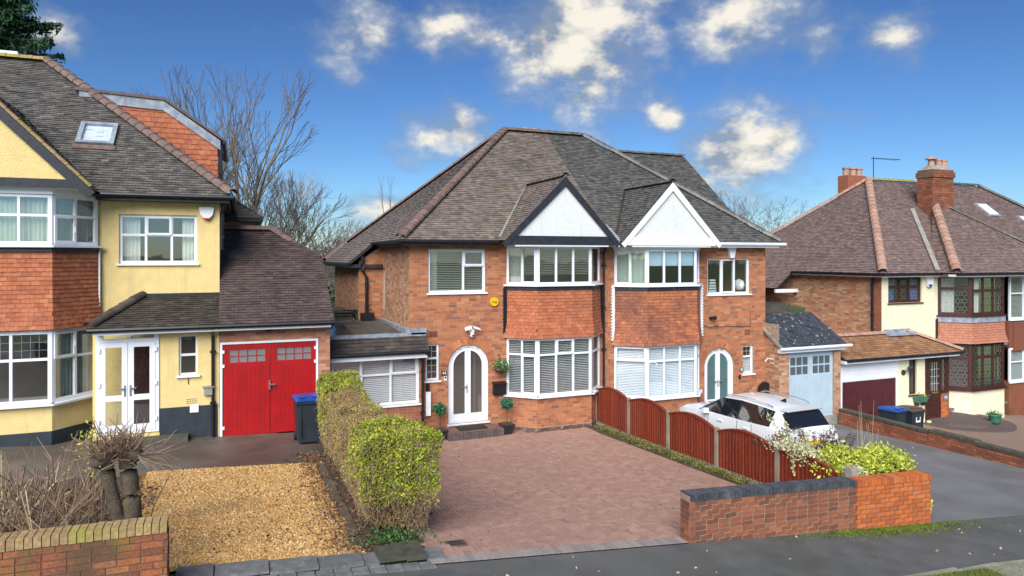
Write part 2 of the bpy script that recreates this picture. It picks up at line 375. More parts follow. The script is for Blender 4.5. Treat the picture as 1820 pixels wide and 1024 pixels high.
def window(parent, fr, u, v, W, H, cols, frame='upvc', rec=-.06, sill=True, blind=None, curtain=None, lead=None, fw=.065, mw=.055, label=None, name='window', glass='glass', sillm=None, sw=.06):
    """cols: [(width share, [(height share, opener) from the top])]; each pane its own piece"""
    panes = []; tw = sum(c[0] for c in cols); nC = len(cols); iw = W-2*fw-mw*(nC-1); x = fw
    for cw, rows in cols:
        w = iw*cw/tw; th = sum(r[0] for r in rows); ih = H-2*fw-mw*(len(rows)-1); y = H-fw
        for rh, op in rows:
            h = ih*rh/th; panes.append((x, y-h, x+w, y, op)); y -= h+mw
        x += w+mw
    f2 = Fr(fr.p(u, v, rec), fr.u, fr.n); mb = MB(); e = .028
    holes = [(a, b, c, d) for a, b, c, d, op in panes]
    holed(mb, f2, W, H, holes, 0, -.06, edges=True)
    for a, b, c, d, op in panes:
        if op:                                            # opening light: a raised sash inside the frame
            t = .055; s = .03
            for q in ((a-s, b-s, c+s, b+t-s), (a-s, d-t+s, c+s, d+s), (a-s, b+t-s, a+t-s, d-t+s), (c-t+s, b+t-s, c+s, d-t+s)):
                mb.fbox(f2, q[0], q[1], -.02, q[2], q[3], .022)
    wo = mb.build(name, frame, parent)
    if label: wo['label'] = label
    for a, b, c, d, op in panes:
        g = MB(); g.poly([f2.p(a, b, -e), f2.p(c, b, -e), f2.p(c, d, -e), f2.p(a, d, -e)]); g.build('pane', glass, wo)
        if op: hb = MB(); hb.fbox(f2, c-.012, (b+d)/2-.06 if d-b > .5 else b-.02, .022, c+.008, (b+d)/2+.06 if d-b > .5 else b-.005, .045); hb.build('handle', frame, wo)
    if sill: sb = MB(); sb.fbox(fr, u-.05, v-.045, rec-.02, u+W+.05, v-.002, sw); sb.build('sill', sillm or frame, wo)
    if blind:
        b0, b1, m, ang = blind; mb = MB(); y = H*b1; st = .05
        while y > H*b0:
            dy = .02*math.sin(ang); dx = .022*math.cos(ang)
            mb.poly([f2.p(.03, y-dy, -.09+dx), f2.p(W-.03, y-dy, -.09+dx), f2.p(W-.03, y+dy, -.09-dx), f2.p(.03, y+dy, -.09-dx)]); y -= st
        bl = mb.build('blind', m, wo)
    for cu in (curtain or []):                            # (u0,u1,material)
        mb = MB(); a, b, m = cu[:3]; nn = max(6, int((b-a)*40)); top = []; bot = []
        for i in range(nn+1):
            x = a+(b-a)*i/nn; w = -.16+.025*math.sin(i*1.9+a*7)+.01*math.sin(i*.7); top.append(f2.p(x, H-.03, w)); bot.append(f2.p(x+(cu[3] if len(cu) > 3 else 0)*.0, .02, w*1.1))
        mb.grid([bot, top]); mb.build('curtain', m, wo, smooth=True)
    if lead:
        mb = MB(); kind = lead[0]
        for i, (a, b, c, d, op) in enumerate(panes):
            if lead[1] is not None and i not in lead[1]: continue
            if kind == 'grid':
                nx = max(1, round((c-a)/.16)); ny = max(1, round((d-b)/.2))
                L1 = [((a+(c-a)*k/nx, b), (a+(c-a)*k/nx, d)) for k in range(1, nx)]+[((a, b+(d-b)*k/ny), (c, b+(d-b)*k/ny)) for k in range(1, ny)]
            else:
                L1 = []; nx = max(1, round((c-a)/.22)); ny = max(1, round((d-b)/.3)); sx = (c-a)/nx; sy = (d-b)/ny
                for q in range(nx):
                    for r_ in range(ny):
                        x0, y0 = a+q*sx, b+r_*sy; cx, cy = x0+sx/2, y0+sy/2; hx, hy = sx*.3, sy*.3
                        D = [(cx-hx, cy-hy*.5), (cx, cy-hy*1.1), (cx+hx, cy-hy*.5), (cx+hx, cy+hy*.5), (cx, cy+hy*1.1), (cx-hx, cy+hy*.5)]
                        L1 += [(D[k], D[(k+1) % 6]) for k in range(6)]+[((cx, cy+hy*1.1), (cx, y0+sy)), ((cx, cy-hy*1.1), (cx, y0)), (D[0], (x0, y0+sy*.25)), (D[2], (x0+sx, y0+sy*.25)), (D[3], (x0+sx, y0+sy*.75)), (D[5], (x0, y0+sy*.75))]
            for p, q in L1:
                pa, qa = Vector(p), Vector(q); n_ = (qa-pa).normalized(); n_ = Vector((-n_.y, n_.x))*.0035
                mb.poly([f2.p(*(pa+n_), -e+.004), f2.p(*(pa-n_), -e+.004), f2.p(*(qa-n_), -e+.004), f2.p(*(qa+n_), -e+.004)])
        if mb.f: mb.build('leading', lead[2], wo)
    return wo
def polyline_tube(name, pts, r, m, parent, n=8):
    mb = MB(); mb.tube(pts, r, n); return mb.build(name, m, parent, smooth=True)
def copy_tree(o, parent=None):
    c = o.copy(); C.objects.link(c); c.parent = parent
    for ch in list(o.children): copy_tree(ch, c)
    return c
def text_obj(s, loc, size, m, parent, rot=(R(90), 0, 0), ext=.002, name='lettering'):
    cu = bpy.data.curves.new(name, 'FONT'); cu.body = s; cu.size = size; cu.extrude = ext; cu.align_x = 'CENTER'; cu.align_y = 'CENTER'
    t_ = bpy.data.objects.new(name, cu); C.objects.link(t_); me = bpy.data.meshes.new_from_object(t_); bpy.data.objects.remove(t_); me.name = name
    me.materials.clear(); me.materials.append(MATS[m]); o = bpy.data.objects.new(name, me); C.objects.link(o); o.rotation_euler = rot
    o.parent = parent; o.location = Vector(loc)-(root_loc(parent) if parent.parent is None and parent.type == 'EMPTY' else Vector((0, 0, 0))); return o
# ------------------------------------------------------------------ materials
mat('mortar', (.33, .25, .19), .95, 9, .25, .3, 90)
mat('mortar_dark', (.13, .09, .07), .95, 9, .3, .3, 90)
mat('mortar_light', (.31, .225, .165), .95, 9, .2, .3, 90)
mat('brick', [(.26, .098, .053), (.41, .152, .066), (.48, .18, .075), (.37, .134, .058), (.53, .225, .10), (.31, .118, .061), (.45, .166, .07), (.21, .09, .056)], .85, 40, .18, .15, 120, stain=[((.2, .095, .06), .9, .54, .75, .35)])
mat('brick_pale', [(.40, .205, .115), (.50, .28, .165), (.35, .155, .08), (.56, .345, .215), (.27, .125, .072), (.46, .225, .12)], .85, 40, .15, .15, 120, stain=[((.58, .45, .35), 1.6, .58, .8, .3)])
mat('brick_plinth', [(.10, .05, .04), (.16, .08, .06), (.07, .05, .045), (.2, .1, .07)], .85, 40, .2, .15, 120, stain=[((.5, .42, .36), 6, .6, .72, .7)])
mat('brick_wall', [(.20, .07, .038), (.28, .095, .045), (.15, .06, .04), (.24, .08, .04), (.32, .12, .06), (.18, .06, .035)], .85, 30, .25, .15, 120, stain=[((.09, .055, .04), 2.2, .5, .7, .6)])
mat('brick_orange', [(.50, .135, .03), (.56, .16, .04), (.45, .115, .028), (.40, .10, .03), (.58, .19, .055)], .85, 30, .18, .4, 120, stain=[((.22, .1, .06), 1.5, .55, .75, .5)])
mat('brick_mossy', [(.30, .10, .045), (.36, .125, .05), (.24, .08, .04), (.33, .11, .05), (.17, .065, .04), (.40, .15, .065)], .9, 30, .3, .15, 100, stain=[((.075, .06, .03), 1.6, .48, .64, .75), ((.2, .16, .02), 2.1, .56, .72, .7)])
mat('brick_moss_top', [(.37, .26, .12), (.40, .29, .13), (.33, .22, .11), (.38, .25, .13)], .95, 20, .3, .6, 90, stain=[((.30, .31, .03), 1.2, .42, .6, .75)])
mat('brick_coping', [(.055, .06, .075), (.075, .08, .095), (.045, .05, .06), (.09, .095, .11)], .38, 25, .3, .3, 90, spec=.6, stain=[((.2, .2, .21), 5, .55, .75, .5)])
mat('brick_red', [(.30, .10, .055), (.36, .13, .07), (.25, .085, .05), (.4, .16, .09)], .85, 40, .2, .4, 120)
mat('brick_garage', [(.42, .17, .085), (.5, .24, .13), (.36, .13, .065), (.55, .29, .17), (.3, .11, .06)], .85, 40, .2, .4, 120)
mat('hung_tile', [(.37, .115, .052), (.43, .14, .062), (.33, .098, .047), (.40, .128, .058), (.46, .165, .078), (.30, .09, .05)], .8, 12, .2, .1, 120, stain=[((.2, .085, .05), 1.2, .56, .75, .6)])
mat('hung_tile_old', [(.34, .11, .055), (.42, .14, .06), (.28, .09, .05), (.46, .17, .075), (.22, .075, .045)], .8, 12, .25, .1, 120, stain=[((.13, .06, .045), .9, .46, .66, .7)])
mat('hung_tile_pink', [(.39, .155, .095), (.43, .18, .11), (.36, .14, .085)], .8, 12, .15, .2, 120)
mat('roof_brown', [(.17, .14, .12), (.22, .18, .155), (.145, .12, .105), (.26, .21, .175), (.195, .155, .135), (.16, .14, .125)], .5, 5, .25, .15, 90, stain=[((.06, .055, .045), 1.4, .58, .75, .6), ((.13, .13, .03), 1.1, .66, .76, .6)])
mat('roof_dark', [(.09, .09, .085), (.125, .122, .112), (.072, .074, .072), (.155, .148, .132), (.105, .10, .092)], .5, 5, .3, .15, 90, stain=[((.2, .2, .17), 22, .68, .76, .6), ((.11, .12, .03), 1.1, .66, .76, .6)])
mat('roof_grey', [(.105, .10, .092), (.145, .135, .12), (.08, .077, .073), (.175, .16, .14), (.12, .112, .10)], .5, 5, .25, .15, 90, stain=[((.4, .39, .35), 9, .7, .76, .7)])
mat('roof_plum', [(.09, .066, .06), (.115, .084, .076), (.074, .055, .051), (.135, .10, .09)], .5, 5, .2, .4, 90, stain=[((.035, .03, .03), 1.0, .58, .75, .5)])
mat('roof_black', [(.055, .045, .04), (.075, .062, .052), (.04, .035, .033), (.09, .072, .06)], .55, 5, .2, .15, 90, stain=[((.2, .17, .13), 12, .66, .75, .6)])
mat('roof_slate', [(.045, .05, .062), (.06, .066, .08), (.035, .04, .05)], .5, 5, .3, .4, 90, stain=[((.5, .5, .47), 9, .63, .69, .8)])
mat('roof_red', [(.185, .13, .115), (.24, .17, .15), (.155, .11, .105), (.28, .195, .165), (.21, .155, .15)], .42, 5, .2, .15, 90, stain=[((.16, .12, .12), .7, .5, .7, .5)])
mat('roof_amber', [(.25, .125, .06), (.31, .16, .08), (.2, .10, .05), (.35, .19, .10)], .75, 5, .25, .15, 90, stain=[((.12, .07, .04), 2, .55, .72, .5)])
mat('ridge_brown', [(.15, .10, .085), (.18, .12, .10), (.125, .085, .075)], .7, 8, .3, .4, 60, stain=[((.2, .2, .05), 2.0, .66, .76, .6)])
mat('ridge_terracotta', [(.37, .225, .165), (.42, .26, .195), (.33, .19, .14)], .75, 8, .2, .3, 60)
mat('deck', (.035, .03, .028), .95, 5, .2)
mat('upvc', (.76, .79, .82), .32, 3, .04, spec=.5)
mat('white_paint', (.78, .79, .79), .5, 4, .06)
mat('render_white', (.66, .68, .67), .9, 9, .05, .5, 70, stain=[((.45, .46, .42), 6, .58, .76, .4, .1), ((.5, .5, .44), 1.4, .6, .78, .45)])
mat('render_cream', (.76, .585, .25), .9, 5, .06, .8, 45, stain=[((.48, .38, .2), 5, .55, .75, .4, .12), ((.5, .4, .2), .55, .6, .8, .35), ((.58, .45, .24), 1.2, .58, .8, .4)])
mat('paint_cream', [(.76, .72, .50), (.79, .75, .54), (.73, .68, .47)], .7, 5, .05, .2, 60)
mat('paint_navy', (.026, .036, .044), .5, 5, .2, .3, 60)
mat('black_timber', (.022, .025, .034), .5, 8, .3, .2, 60, stain=[((.5, .5, .48), 9, .70, .74, .5)])
mat('black_plastic', (.014, .014, .016), .35, 5, .2)
mat('lead', (.25, .28, .33), .5, 5, .3, .3, 30, stain=[((.55, .57, .6), 4, .55, .75, .6)])
mat('felt', (.10, .095, .085), .75, 3, .35, .6, 150, stain=[((.16, .14, .07), 1.2, .5, .7, .6), ((.035, .035, .04), .8, .55, .7, .6)])
mat('felt_wet', (.045, .045, .055), .16, 2, .4, .15, 40, spec=.6)
mat('red_door', (.36, .005, .006), .45, 2.5, .12, .1, 40, coat=.1, stain=[((.24, .006, .008), 7, .5, .72, .5, .08)])
mat('blue_door', (.40, .51, .585), .5, 3, .06)
mat('maroon', (.075, .018, .022), .45, 3, .12)
mat('mahogany', (.055, .018, .014), .45, 9, .3)
mat('brass', (.6, .38, .06), .35, 3, .1, metal=.8)
mat('chrome', (.7, .72, .75), .25, 3, .05, metal=.9)
mat('plaster', (.62, .58, .52), .9, 2, .1)
mat('plaster_shaded', (.17, .155, .14), .9, 2, .2)  # plaster with room shade put into its colour, so windows look dark
mat('carpet', (.10, .085, .08), .95, 2, .1)
mat('curtain_pale', (.66, .67, .62), .9, 4, .06)
mat('curtain_green', (.42, .5, .43), .9, 4, .08)
mat('curtain_blue', (.09, .13, .38), .9, 4, .2)
mat('blind_white', (.72, .74, .74), .6, 3, .04)
mat('blind_bright', (.85, .88, .92), .6, 3, .03)
mat('blind_cream', (.62, .62, .56), .6, 3, .04)
mat('blind_blue', (.45, .66, .78), .6, 3, .04)
mat('yellow_plastic', (.80, .46, .0), .4, 3, .03)
mat('white_plastic', (.82, .83, .84), .35, 3, .03)
mat('red_plastic', (.6, .02, .02), .35, 3, .03)
mat('blue_plastic', (.02, .05, .35), .35, 3, .08)
mat('blue_lid', (.012, .075, .35), .35, 3, .15)
mat('brown_lid', (.12, .07, .055), .5, 3, .15)
mat('bin_grey', (.024, .034, .042), .45, 4, .15)
mat('ink', (.02, .02, .03), .6, 3, 0)
mat('pot_black', (.025, .025, .028), .5, 4, .2)
mat('pot_green', (.05, .17, .12), .4, 4, .2)
mat('basket', (.07, .045, .03), .9, 20, .4)
mat('concrete', (.30, .28, .245), .9, 5, .2, .4, 80, stain=[((.12, .12, .09), 2, .5, .75, .5)])
mat('concrete_post', (.27, .225, .165), .9, 5, .2, .4, 80, stain=[((.16, .14, .09), 3, .5, .75, .5)])
mat('fence_red', [(.205, .032, .013), (.235, .039, .015), (.18, .028, .012), (.26, .048, .019)], .7, 12, .25, .3, 60, stain=[((.1, .022, .012), 14, .5, .74, .5, .06), ((.30, .085, .045), 1.1, .58, .78, .35)])
mat('asphalt', (.125, .13, .125), .85, 2, .18, .8, 220, stain=[((.2, .2, .19), 160, .62, .72, .5), ((.075, .08, .055), .7, .5, .72, .6), ((.17, .17, .165), .35, .55, .7, .5)])
mat('tarmac_grey', (.19, .19, .195), .75, 1.2, .15, .6, 220, stain=[((.12, .115, .105), .5, .5, .72, .6), ((.25, .25, .25), 130, .64, .72, .5)])
mat('tarmac_wet', (.11, .092, .078), .5, 1.2, .3, .4, 150, stain=[((.09, .05, .05), .8, .5, .7, .6)])
mat('bed', (.10, .085, .06), .95, 3, .4, .6, 60)
mat('soil', (.075, .05, .034), .95, 5, .45, .9, 30, stain=[((.13, .10, .05), 3, .55, .75, .7)])
mat('lawn', (.07, .10, .025), .95, 3, .4, .8, 90)
mat('gravel_base', (.22, .115, .035), .95, 30, .35, .9, 90)
mat('gravel', [(.50, .28, .08), (.38, .19, .045), (.60, .40, .17), (.27, .13, .04), (.45, .245, .065), (.68, .52, .30), (.15, .08, .035), (.54, .33, .11), (.34, .175, .05)], .8, 4, .1, stain=[((.10, .065, .04), .55, .58, .72, .55)])
mat('paver', [(.355, .21, .16), (.415, .25, .19), (.325, .192, .15), (.45, .278, .212), (.385, .23, .175), (.345, .21, .165)], .8, 25, .15, .4, 150, stain=[((.27, .18, .15), .35, .52, .74, .4), ((.20, .15, .12), 1.7, .64, .78, .4)])
mat('paver_grey', [(.27, .23, .215), (.32, .275, .255), (.24, .205, .19), (.3, .25, .23)], .8, 25, .15, .4, 150)
mat('paver_joint', (.075, .052, .042), .95, 5, .3)
mat('paver_tan', [(.24, .17, .125), (.29, .2, .15), (.21, .15, .115)], .85, 15, .2, .4, 120)
mat('slab', [(.145, .15, .15), (.18, .185, .19), (.125, .13, .13)], .7, 8, .25, .5, 120, stain=[((.35, .36, .34), 16, .63, .7, .5), ((.06, .065, .045), 1.6, .52, .7, .6)])
mat('slab_dark', [(.075, .07, .055), (.095, .088, .068), (.06, .06, .047)], .75, 8, .3, .5, 90, stain=[((.06, .07, .02), 2, .5, .7, .6)])
mat('step_brick', [(.10, .075, .07), (.13, .10, .09), (.085, .07, .065)], .8, 20, .2, .4, 100)
mat('step_tread', [(.17, .085, .07), (.21, .11, .09), (.14, .075, .065)], .8, 20, .2, .4, 100)
mat('kerb_old', [(.12, .10, .075), (.095, .08, .06), (.14, .125, .09)], .9, 8, .35, .5, 60, stain=[((.06, .045, .03), 4, .45, .62, .8)])
mat('rubber', (.02, .02, .021), .9, 60, .4, .6, 150)
mat('iron', (.12, .085, .075), .7, 30, .3, .3, 90)
mat('car_white', (.72, .75, .77), .22, 2, .02, coat=.6)
mat('car_black', (.012, .012, .014), .4, 3, .1)
mat('tyre', (.02, .02, .02), .9, 20, .2)
mat('alloy', (.45, .46, .48), .3, 3, .05, metal=.8)
mat('lamp_red', (.42, .012, .02), .15, 8, .2, coat=.5)
mat('bark', (.085, .065, .045), .95, 9, .35, .9, 40, stain=[((.11, .11, .05), 5, .5, .7, .6)])
mat('bark_pale', (.20, .165, .115), .95, 9, .3, .6, 40, stain=[((.13, .14, .06), 3, .5, .7, .6)])
mat('twig', [(.11, .085, .068), (.16, .125, .10), (.085, .065, .055), (.2, .16, .125)], .9, 9, .2)
mat('twig_red', [(.23, .15, .095), (.30, .2, .13), (.17, .11, .075), (.36, .265, .175)], .9, 9, .2)
mat('twig_far', [(.13, .115, .105), (.18, .155, .14), (.10, .09, .085)], .95, 3, .2)
mat('hedge_leaf', [(.20, .27, .015), (.28, .36, .02), (.14, .2, .012), (.38, .40, .03), (.23, .3, .02), (.46, .38, .03)], .55, 3, .25, spec=.4)
mat('hedge_dry', [(.34, .22, .08), (.42, .28, .10), (.26, .165, .06), (.36, .28, .07), (.48, .34, .14), (.28, .24, .05)], .8, 3, .25)
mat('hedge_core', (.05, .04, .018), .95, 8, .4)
mat('choisya_leaf', [(.42, .5, .035), (.55, .58, .06), (.28, .38, .03), (.62, .6, .12), (.2, .3, .03), (.5, .53, .05)], .5, 3, .2)
mat('euonymus_leaf', [(.50, .50, .28), (.60, .58, .36), (.36, .38, .17), (.66, .64, .45), (.22, .27, .10)], .55, 3, .2)
mat('laurel_leaf', [(.035, .085, .02), (.05, .12, .03), (.025, .06, .018), (.08, .15, .035)], .5, 3, .25)
mat('bay_leaf', [(.03, .13, .06), (.04, .17, .08), (.02, .09, .045), (.07, .22, .1)], .5, 3, .2)
mat('basket_leaf', [(.07, .16, .04), (.10, .22, .06), (.05, .11, .03), (.3, .36, .22)], .6, 3, .2)
mat('conifer_leaf', [(.02, .07, .03), (.03, .10, .035), (.015, .05, .028), (.05, .12, .03)], .7, 1, .3)
mat('grass_blade', [(.12, .18, .02), (.18, .24, .03), (.09, .13, .02), (.25, .26, .06)], .8, 3, .3)
mat('moss', [(.10, .14, .015), (.14, .18, .02), (.07, .11, .015)], .95, 4, .3)
mat('weed_leaf', [(.10, .15, .025), (.15, .17, .03), (.16, .12, .05), (.2, .2, .05), (.09, .075, .03)], .8, 3, .3)
mat('dead_leaf', [(.16, .08, .04), (.11, .06, .04), (.22, .12, .05), (.08, .05, .035)], .85, 3, .2)
mat('straw', [(.42, .33, .19), (.5, .4, .24), (.34, .25, .14)], .9, 3, .2)
mat('seed_brown', [(.11, .06, .055), (.15, .085, .075), (.08, .05, .045)], .9, 3, .2)
mat('yellow_leaf', [(.75, .60, .02), (.8, .68, .05), (.6, .52, .02)], .7, 3, .2)
mat('plank_wood', (.36, .27, .15), .85, 6, .2, .3, 50, stain=[((.2, .26, .08), 1.2, .5, .7, .5)])
glass_mat('glass', (.9, .95, .96), 2.15); glass_mat('glass_frosted', (.75, .78, .8), 1.5, ((.30, .27, .28), .6)); glass_mat('glass_car', (.10, .12, .13), 1.6, ((.012, .014, .016), .85)); glass_mat('glass_teal', (.4, .6, .62), 1.6, ((.16, .3, .31), .5))
glass_mat('glass_dark', (.6, .6, .6), 1.6, ((.10, .095, .09), .35)); glass_mat('glass_obscure', (.8, .8, .8), 1.6, ((.13, .115, .105), .55))

# ------------------------------------------------------------------ the lie of the land
def street(x): return 1.25-.088*x
LX = [-40, -4, 0, 2.0, 3.0, 4.4, 10.0, 11.0, 14.0, 17.0, 19.3, 19.6, 23, 27, 60]
LZ = [3.6, 1.02, .86, .78, .2, 0., 0., -.38, -.44, -.62, -.76, -1.12, -1.25, -1.35, -4.0]
def level(x): return float(np.interp(x, LX, LZ))
def ground(x, y):
    if y <= 8.6: return street(x)
    if y <= 17.0: t = (y-8.6)/8.4; return street(x)*(1-t)+level(x)*t
    if y <= 30: return level(x)
    t = min(1, (y-30)/40); return level(x)*(1-t)-1.6*t
def sheet(name, region, m, off, step=.5, kind='structure', parent=None, label=None):
    """a draped sheet; region is a quad (4 XY corners in order)"""
    a, b, c, d = [np.array(p, float) for p in region]
    nu = max(1, int(max(np.linalg.norm(b-a), np.linalg.norm(c-d))/step)); nv = max(1, int(max(np.linalg.norm(d-a), np.linalg.norm(c-b))/step))
    mb = MB(); rows = []
    for j in range(nv+1):
        t = j/nv; row = []
        for i in range(nu+1):
            s = i/nu; p = (a*(1-s)+b*s)*(1-t)+(d*(1-s)+c*s)*t; row.append((p[0], p[1], ground(*p)+off))
        rows.append(row)
    mb.grid(rows); o = mb.build(name, m, parent)
    if kind: o['kind'] = kind
    return o
def build_land():
    xs = [-3000, -600, -150, -60, -40, -25]+[x*.5 for x in range(-40, 91)]+[60, 90, 150, 400, 900, 3000]
    ys = [-800, -200, -60, -20, 0, 4, 6]+[8.6+.42*i for i in range(21)]+[18, 19, 20, 22, 26, 30, 35, 40, 50, 60, 70, 90, 150, 400, 1200, 4000]
    mb = MB(); mb.grid([[(x, y, min(ground(max(-40, min(x, 60)), y), 6)-.05) for x in xs] for y in ys])
    o = mb.build('ground', 'lawn'); o['kind'] = 'structure'
    sheet('footpath', [(-14, 6.95), (34, 6.95), (34, 8.6), (-14, 8.6)], 'asphalt', -.006)
    sheet('verge', [(-14, 4.6), (34, 4.6), (34, 6.9), (-14, 6.9)], 'lawn', .0)
    sheet('road', [(-40, -3), (60, -3), (60, 4.5), (-40, 4.5)], 'asphalt', -.1, 2)
    sheet('front_yard', [(-9, 13.9), (2.1, 13.9), (2.1, 17.6), (-9, 17.6)], 'tarmac_wet', -.004)
    sheet('gravel_bed', [(-1.3, 9.05), (1.62, 9.05), (1.62, 14.1), (-1.6, 14.1)], 'gravel_base', .004, .3)
    sheet('garden_soil', [(-9, 8.5), (-1.0, 8.5), (-1.3, 13.9), (-9, 13.9)], 'soil', .0, .3)
    sheet('hedge_bed', [(1.55, 8.9), (2.42, 8.9), (2.78, 15.6), (1.55, 15.6)], 'soil', .012, .3)
    sheet('fence_bed', [(9.75, 8.9), (10.75, 8.9), (10.75, 18.3), (9.55, 18.3)], 'soil', .02, .3)
    sheet('asphalt_drive', [(10.75, 8.6), (19.3, 8.6), (19.3, 18.6), (10.75, 18.6)], 'tarmac_grey', -.002)
    sheet('brick_drive', [(19.45, 8.6), (36, 8.6), (36, 19.2), (19.45, 19.2)], 'paver_tan', -.002)
    sheet('planter_soil', [(10.2, 8.8), (11.5, 8.8), (11.5, 10.6), (10.2, 10.6)], 'soil', .55, .3)
    dr = sheet('driveway', [(2.35, 8.62), (10.0, 8.62), (9.75, 18.5), (2.9, 18.5)], 'paver_joint', -.004, .4)
    return dr
DRIVE = build_land()
def build_pavers():
    """herringbone of red blocks, a grey soldier course along the footpath"""
    L_, W_ = .2, .1; out = []; g_ = .010
    def put(x, y, sx, sy, lst):
        cx, cy = x+sx/2, y+sy/2
        xl = np.interp(cy, [8.62, 18.5], [2.35, 2.9]); xr = np.interp(cy, [8.62, 18.5], [9.95, 9.7])
        if not (xl < cx < xr and 8.86 < cy < 18.45): return
        if cy > 17.8 and 7.7 < cx: return
        z = ground(x, y)+random.uniform(-.002, .002)
        u = np.array((sx-g_, 0, ground(x+sx, y)-ground(x, y))); v = np.array((0, sy-g_, ground(x, y+sy)-ground(x, y)))
        lst.append(M4((x, y, z-.004), u, v, (0, 0, .012)))
    for i in range(-10, 90):
        for j in range(-10, 120):
            # 90 degree herringbone cell: one block along x, one along y, stepping diagonally
            x0 = 1.6+i*.1; y0 = 8.6+j*.1
            k = (i-j) % 4
            if k == 0: put(x0, y0, L_, W_, out)
            elif k == 2: put(x0, y0-.1, W_, L_, out)
    pieces('paver', out, 'paver', DRIVE, 300)
    bord = []
    for i in range(76):
        x = 2.36+i*.1; u = np.array((.095, 0, -.0088)); bord.append(M4((x, 8.62, street(x)-.002), u, (0, .22, -.004), (0, 0, .01)))
    pieces('border_block', bord, 'paver_grey', DRIVE, 90)
build_pavers()
# ------------------------------------------------------------------ houses: shared builders
def gutter(parent, a, b, m='black_plastic', r=.055):
    mb = MB(); a, b = Vector(a), Vector(b); d = (b-a).normalized(); s = d.cross(Vector((0, 0, 1))).normalized()
    K = 6; rows = []
    for p in (a, b): rows.append([p+s*r*math.cos(math.pi*k/K)-Vector((0, 0, 1))*r*math.sin(math.pi*k/K) for k in range(K+1)]+[p+s*(-r-.008), p+s*(r+.008)])
    mb.grid(rows); mb.tube([a, b], r*.97, 8); return mb.build('gutter', m, parent)
def downpipe(parent, pts, m='black_plastic', r=.035):
    mb = MB(); mb.tube(pts, r, 8)
    p, q = Vector(pts[-2]), Vector(pts[-1]); n = max(1, int((p-q).length/1.6))
    for i in range(n+1):
        c = p.lerp(q, (i+.3)/(n+1)); mb.box((c.x-.06, c.y-.045, c.z-.025), (c.x+.06, c.y+.05, c.z+.025))
    return mb.build('downpipe', m, parent)
def brick_wall(parent, fr, W, H, ops, m, ch=.084, nind=0, name='wall', mortar='mortar', pick=None, back=-.25, **k):
    mb = MB(); holed(mb, fr, W, H, list(ops), 0, back); w = mb.build(name, mortar, parent)
    pieces('brick', brick_mats(fr, W, H, ops, ch, **k), m, w, nind, pick=pick); return w
def roof(parent, polys, m, deck_drop=.02, nind=150, name='roof', tw=.165, g=.1, th=.026, pick=None, extra_deck=()):
    mb = MB(); ms = []
    for P in list(polys)+list(extra_deck):
        n = (Vector(P[1])-Vector(P[0])).cross(Vector(P[-1])-Vector(P[0])).normalized(); n = n if n.z >= 0 else -n
        mb.prism([Vector(p)-n*deck_drop for p in P], -n*.06)
    for P in polys: ms += tile_mats(P, tw, g, th)
    r_ = mb.build(name, 'deck', parent); pieces('tile', ms, m, r_, nind, (TILE_V, BOX_F), pick=pick); return r_
def splay(A, B): return Fr((A[0], A[1], 0), (B[0]-A[0], B[1]-A[1]))
def hung(parent, A, B, z0, z1, m, flare=.09, nind=100, g=.095, name='tile_hanging', pick=None):
    """tile hung skirt between plan points A and B, kicked out at the foot"""
    a, b = Vector((*A, 0)), Vector((*B, 0)); u = (b-a).normalized(); n = Vector((u.y, -u.x, 0)); W = (b-a).length
    mb = MB(); mb.prism([a+Vector((0, 0, z0)), b+Vector((0, 0, z0)), b+Vector((0, 0, z1)), a+Vector((0, 0, z1))], -n*.1)
    sk = mb.build(name, 'deck', parent); ms = []; k = 0; z = z0-.02; tw = .165
    def off(z): t = max(0, min(1, (z1-z)/(z1-z0))); return .02+flare*t**3
    while z < z1-.03:
        h = min(g, z1-z); ex = off(z)*.4; x = -ex-tw*(.5 if k % 2 else 0)
        while x < W+ex:
            a0, b0 = max(x, -ex), min(x+tw-.004, W+ex)
            if b0-a0 > .03:
                o0, o1 = off(z), off(z+h); o = a+u*a0+n*(o0-.012+random.uniform(0, .003))+Vector((0, 0, z+random.uniform(-.004, .004)))
                ms.append(M4(o, u*(b0-a0), Vector((0, 0, h))+n*(o1-o0-.004), n*.014))
            x += tw
        z += h; k += 1
    pieces('tile', ms, m, sk, nind, (TILE_V*np.array([1, .82, 1]), BOX_F), pick=pick); return sk
def saw_edge(parent, x, y, z0, z1, s, m, name='cut_tile_edge'):
    mb = MB(); z = z0; a = .095
    while z < z1: mb.hexa([(x-s*.02, y, z), (x+s*.10, y, z+.0), (x+s*.10, y+.04, z+.0), (x-s*.02, y+.04, z), (x-s*.02, y, z+a), (x+s*.045, y, z+a), (x+s*.045, y+.04, z+a), (x-s*.02, y+.04, z+a)]); z += a
    return mb.build(name, m, parent)
def poly_part(parent, name, pts, d, m):
    mb = MB(); mb.prism(pts, d); return mb.build(name, m, parent)
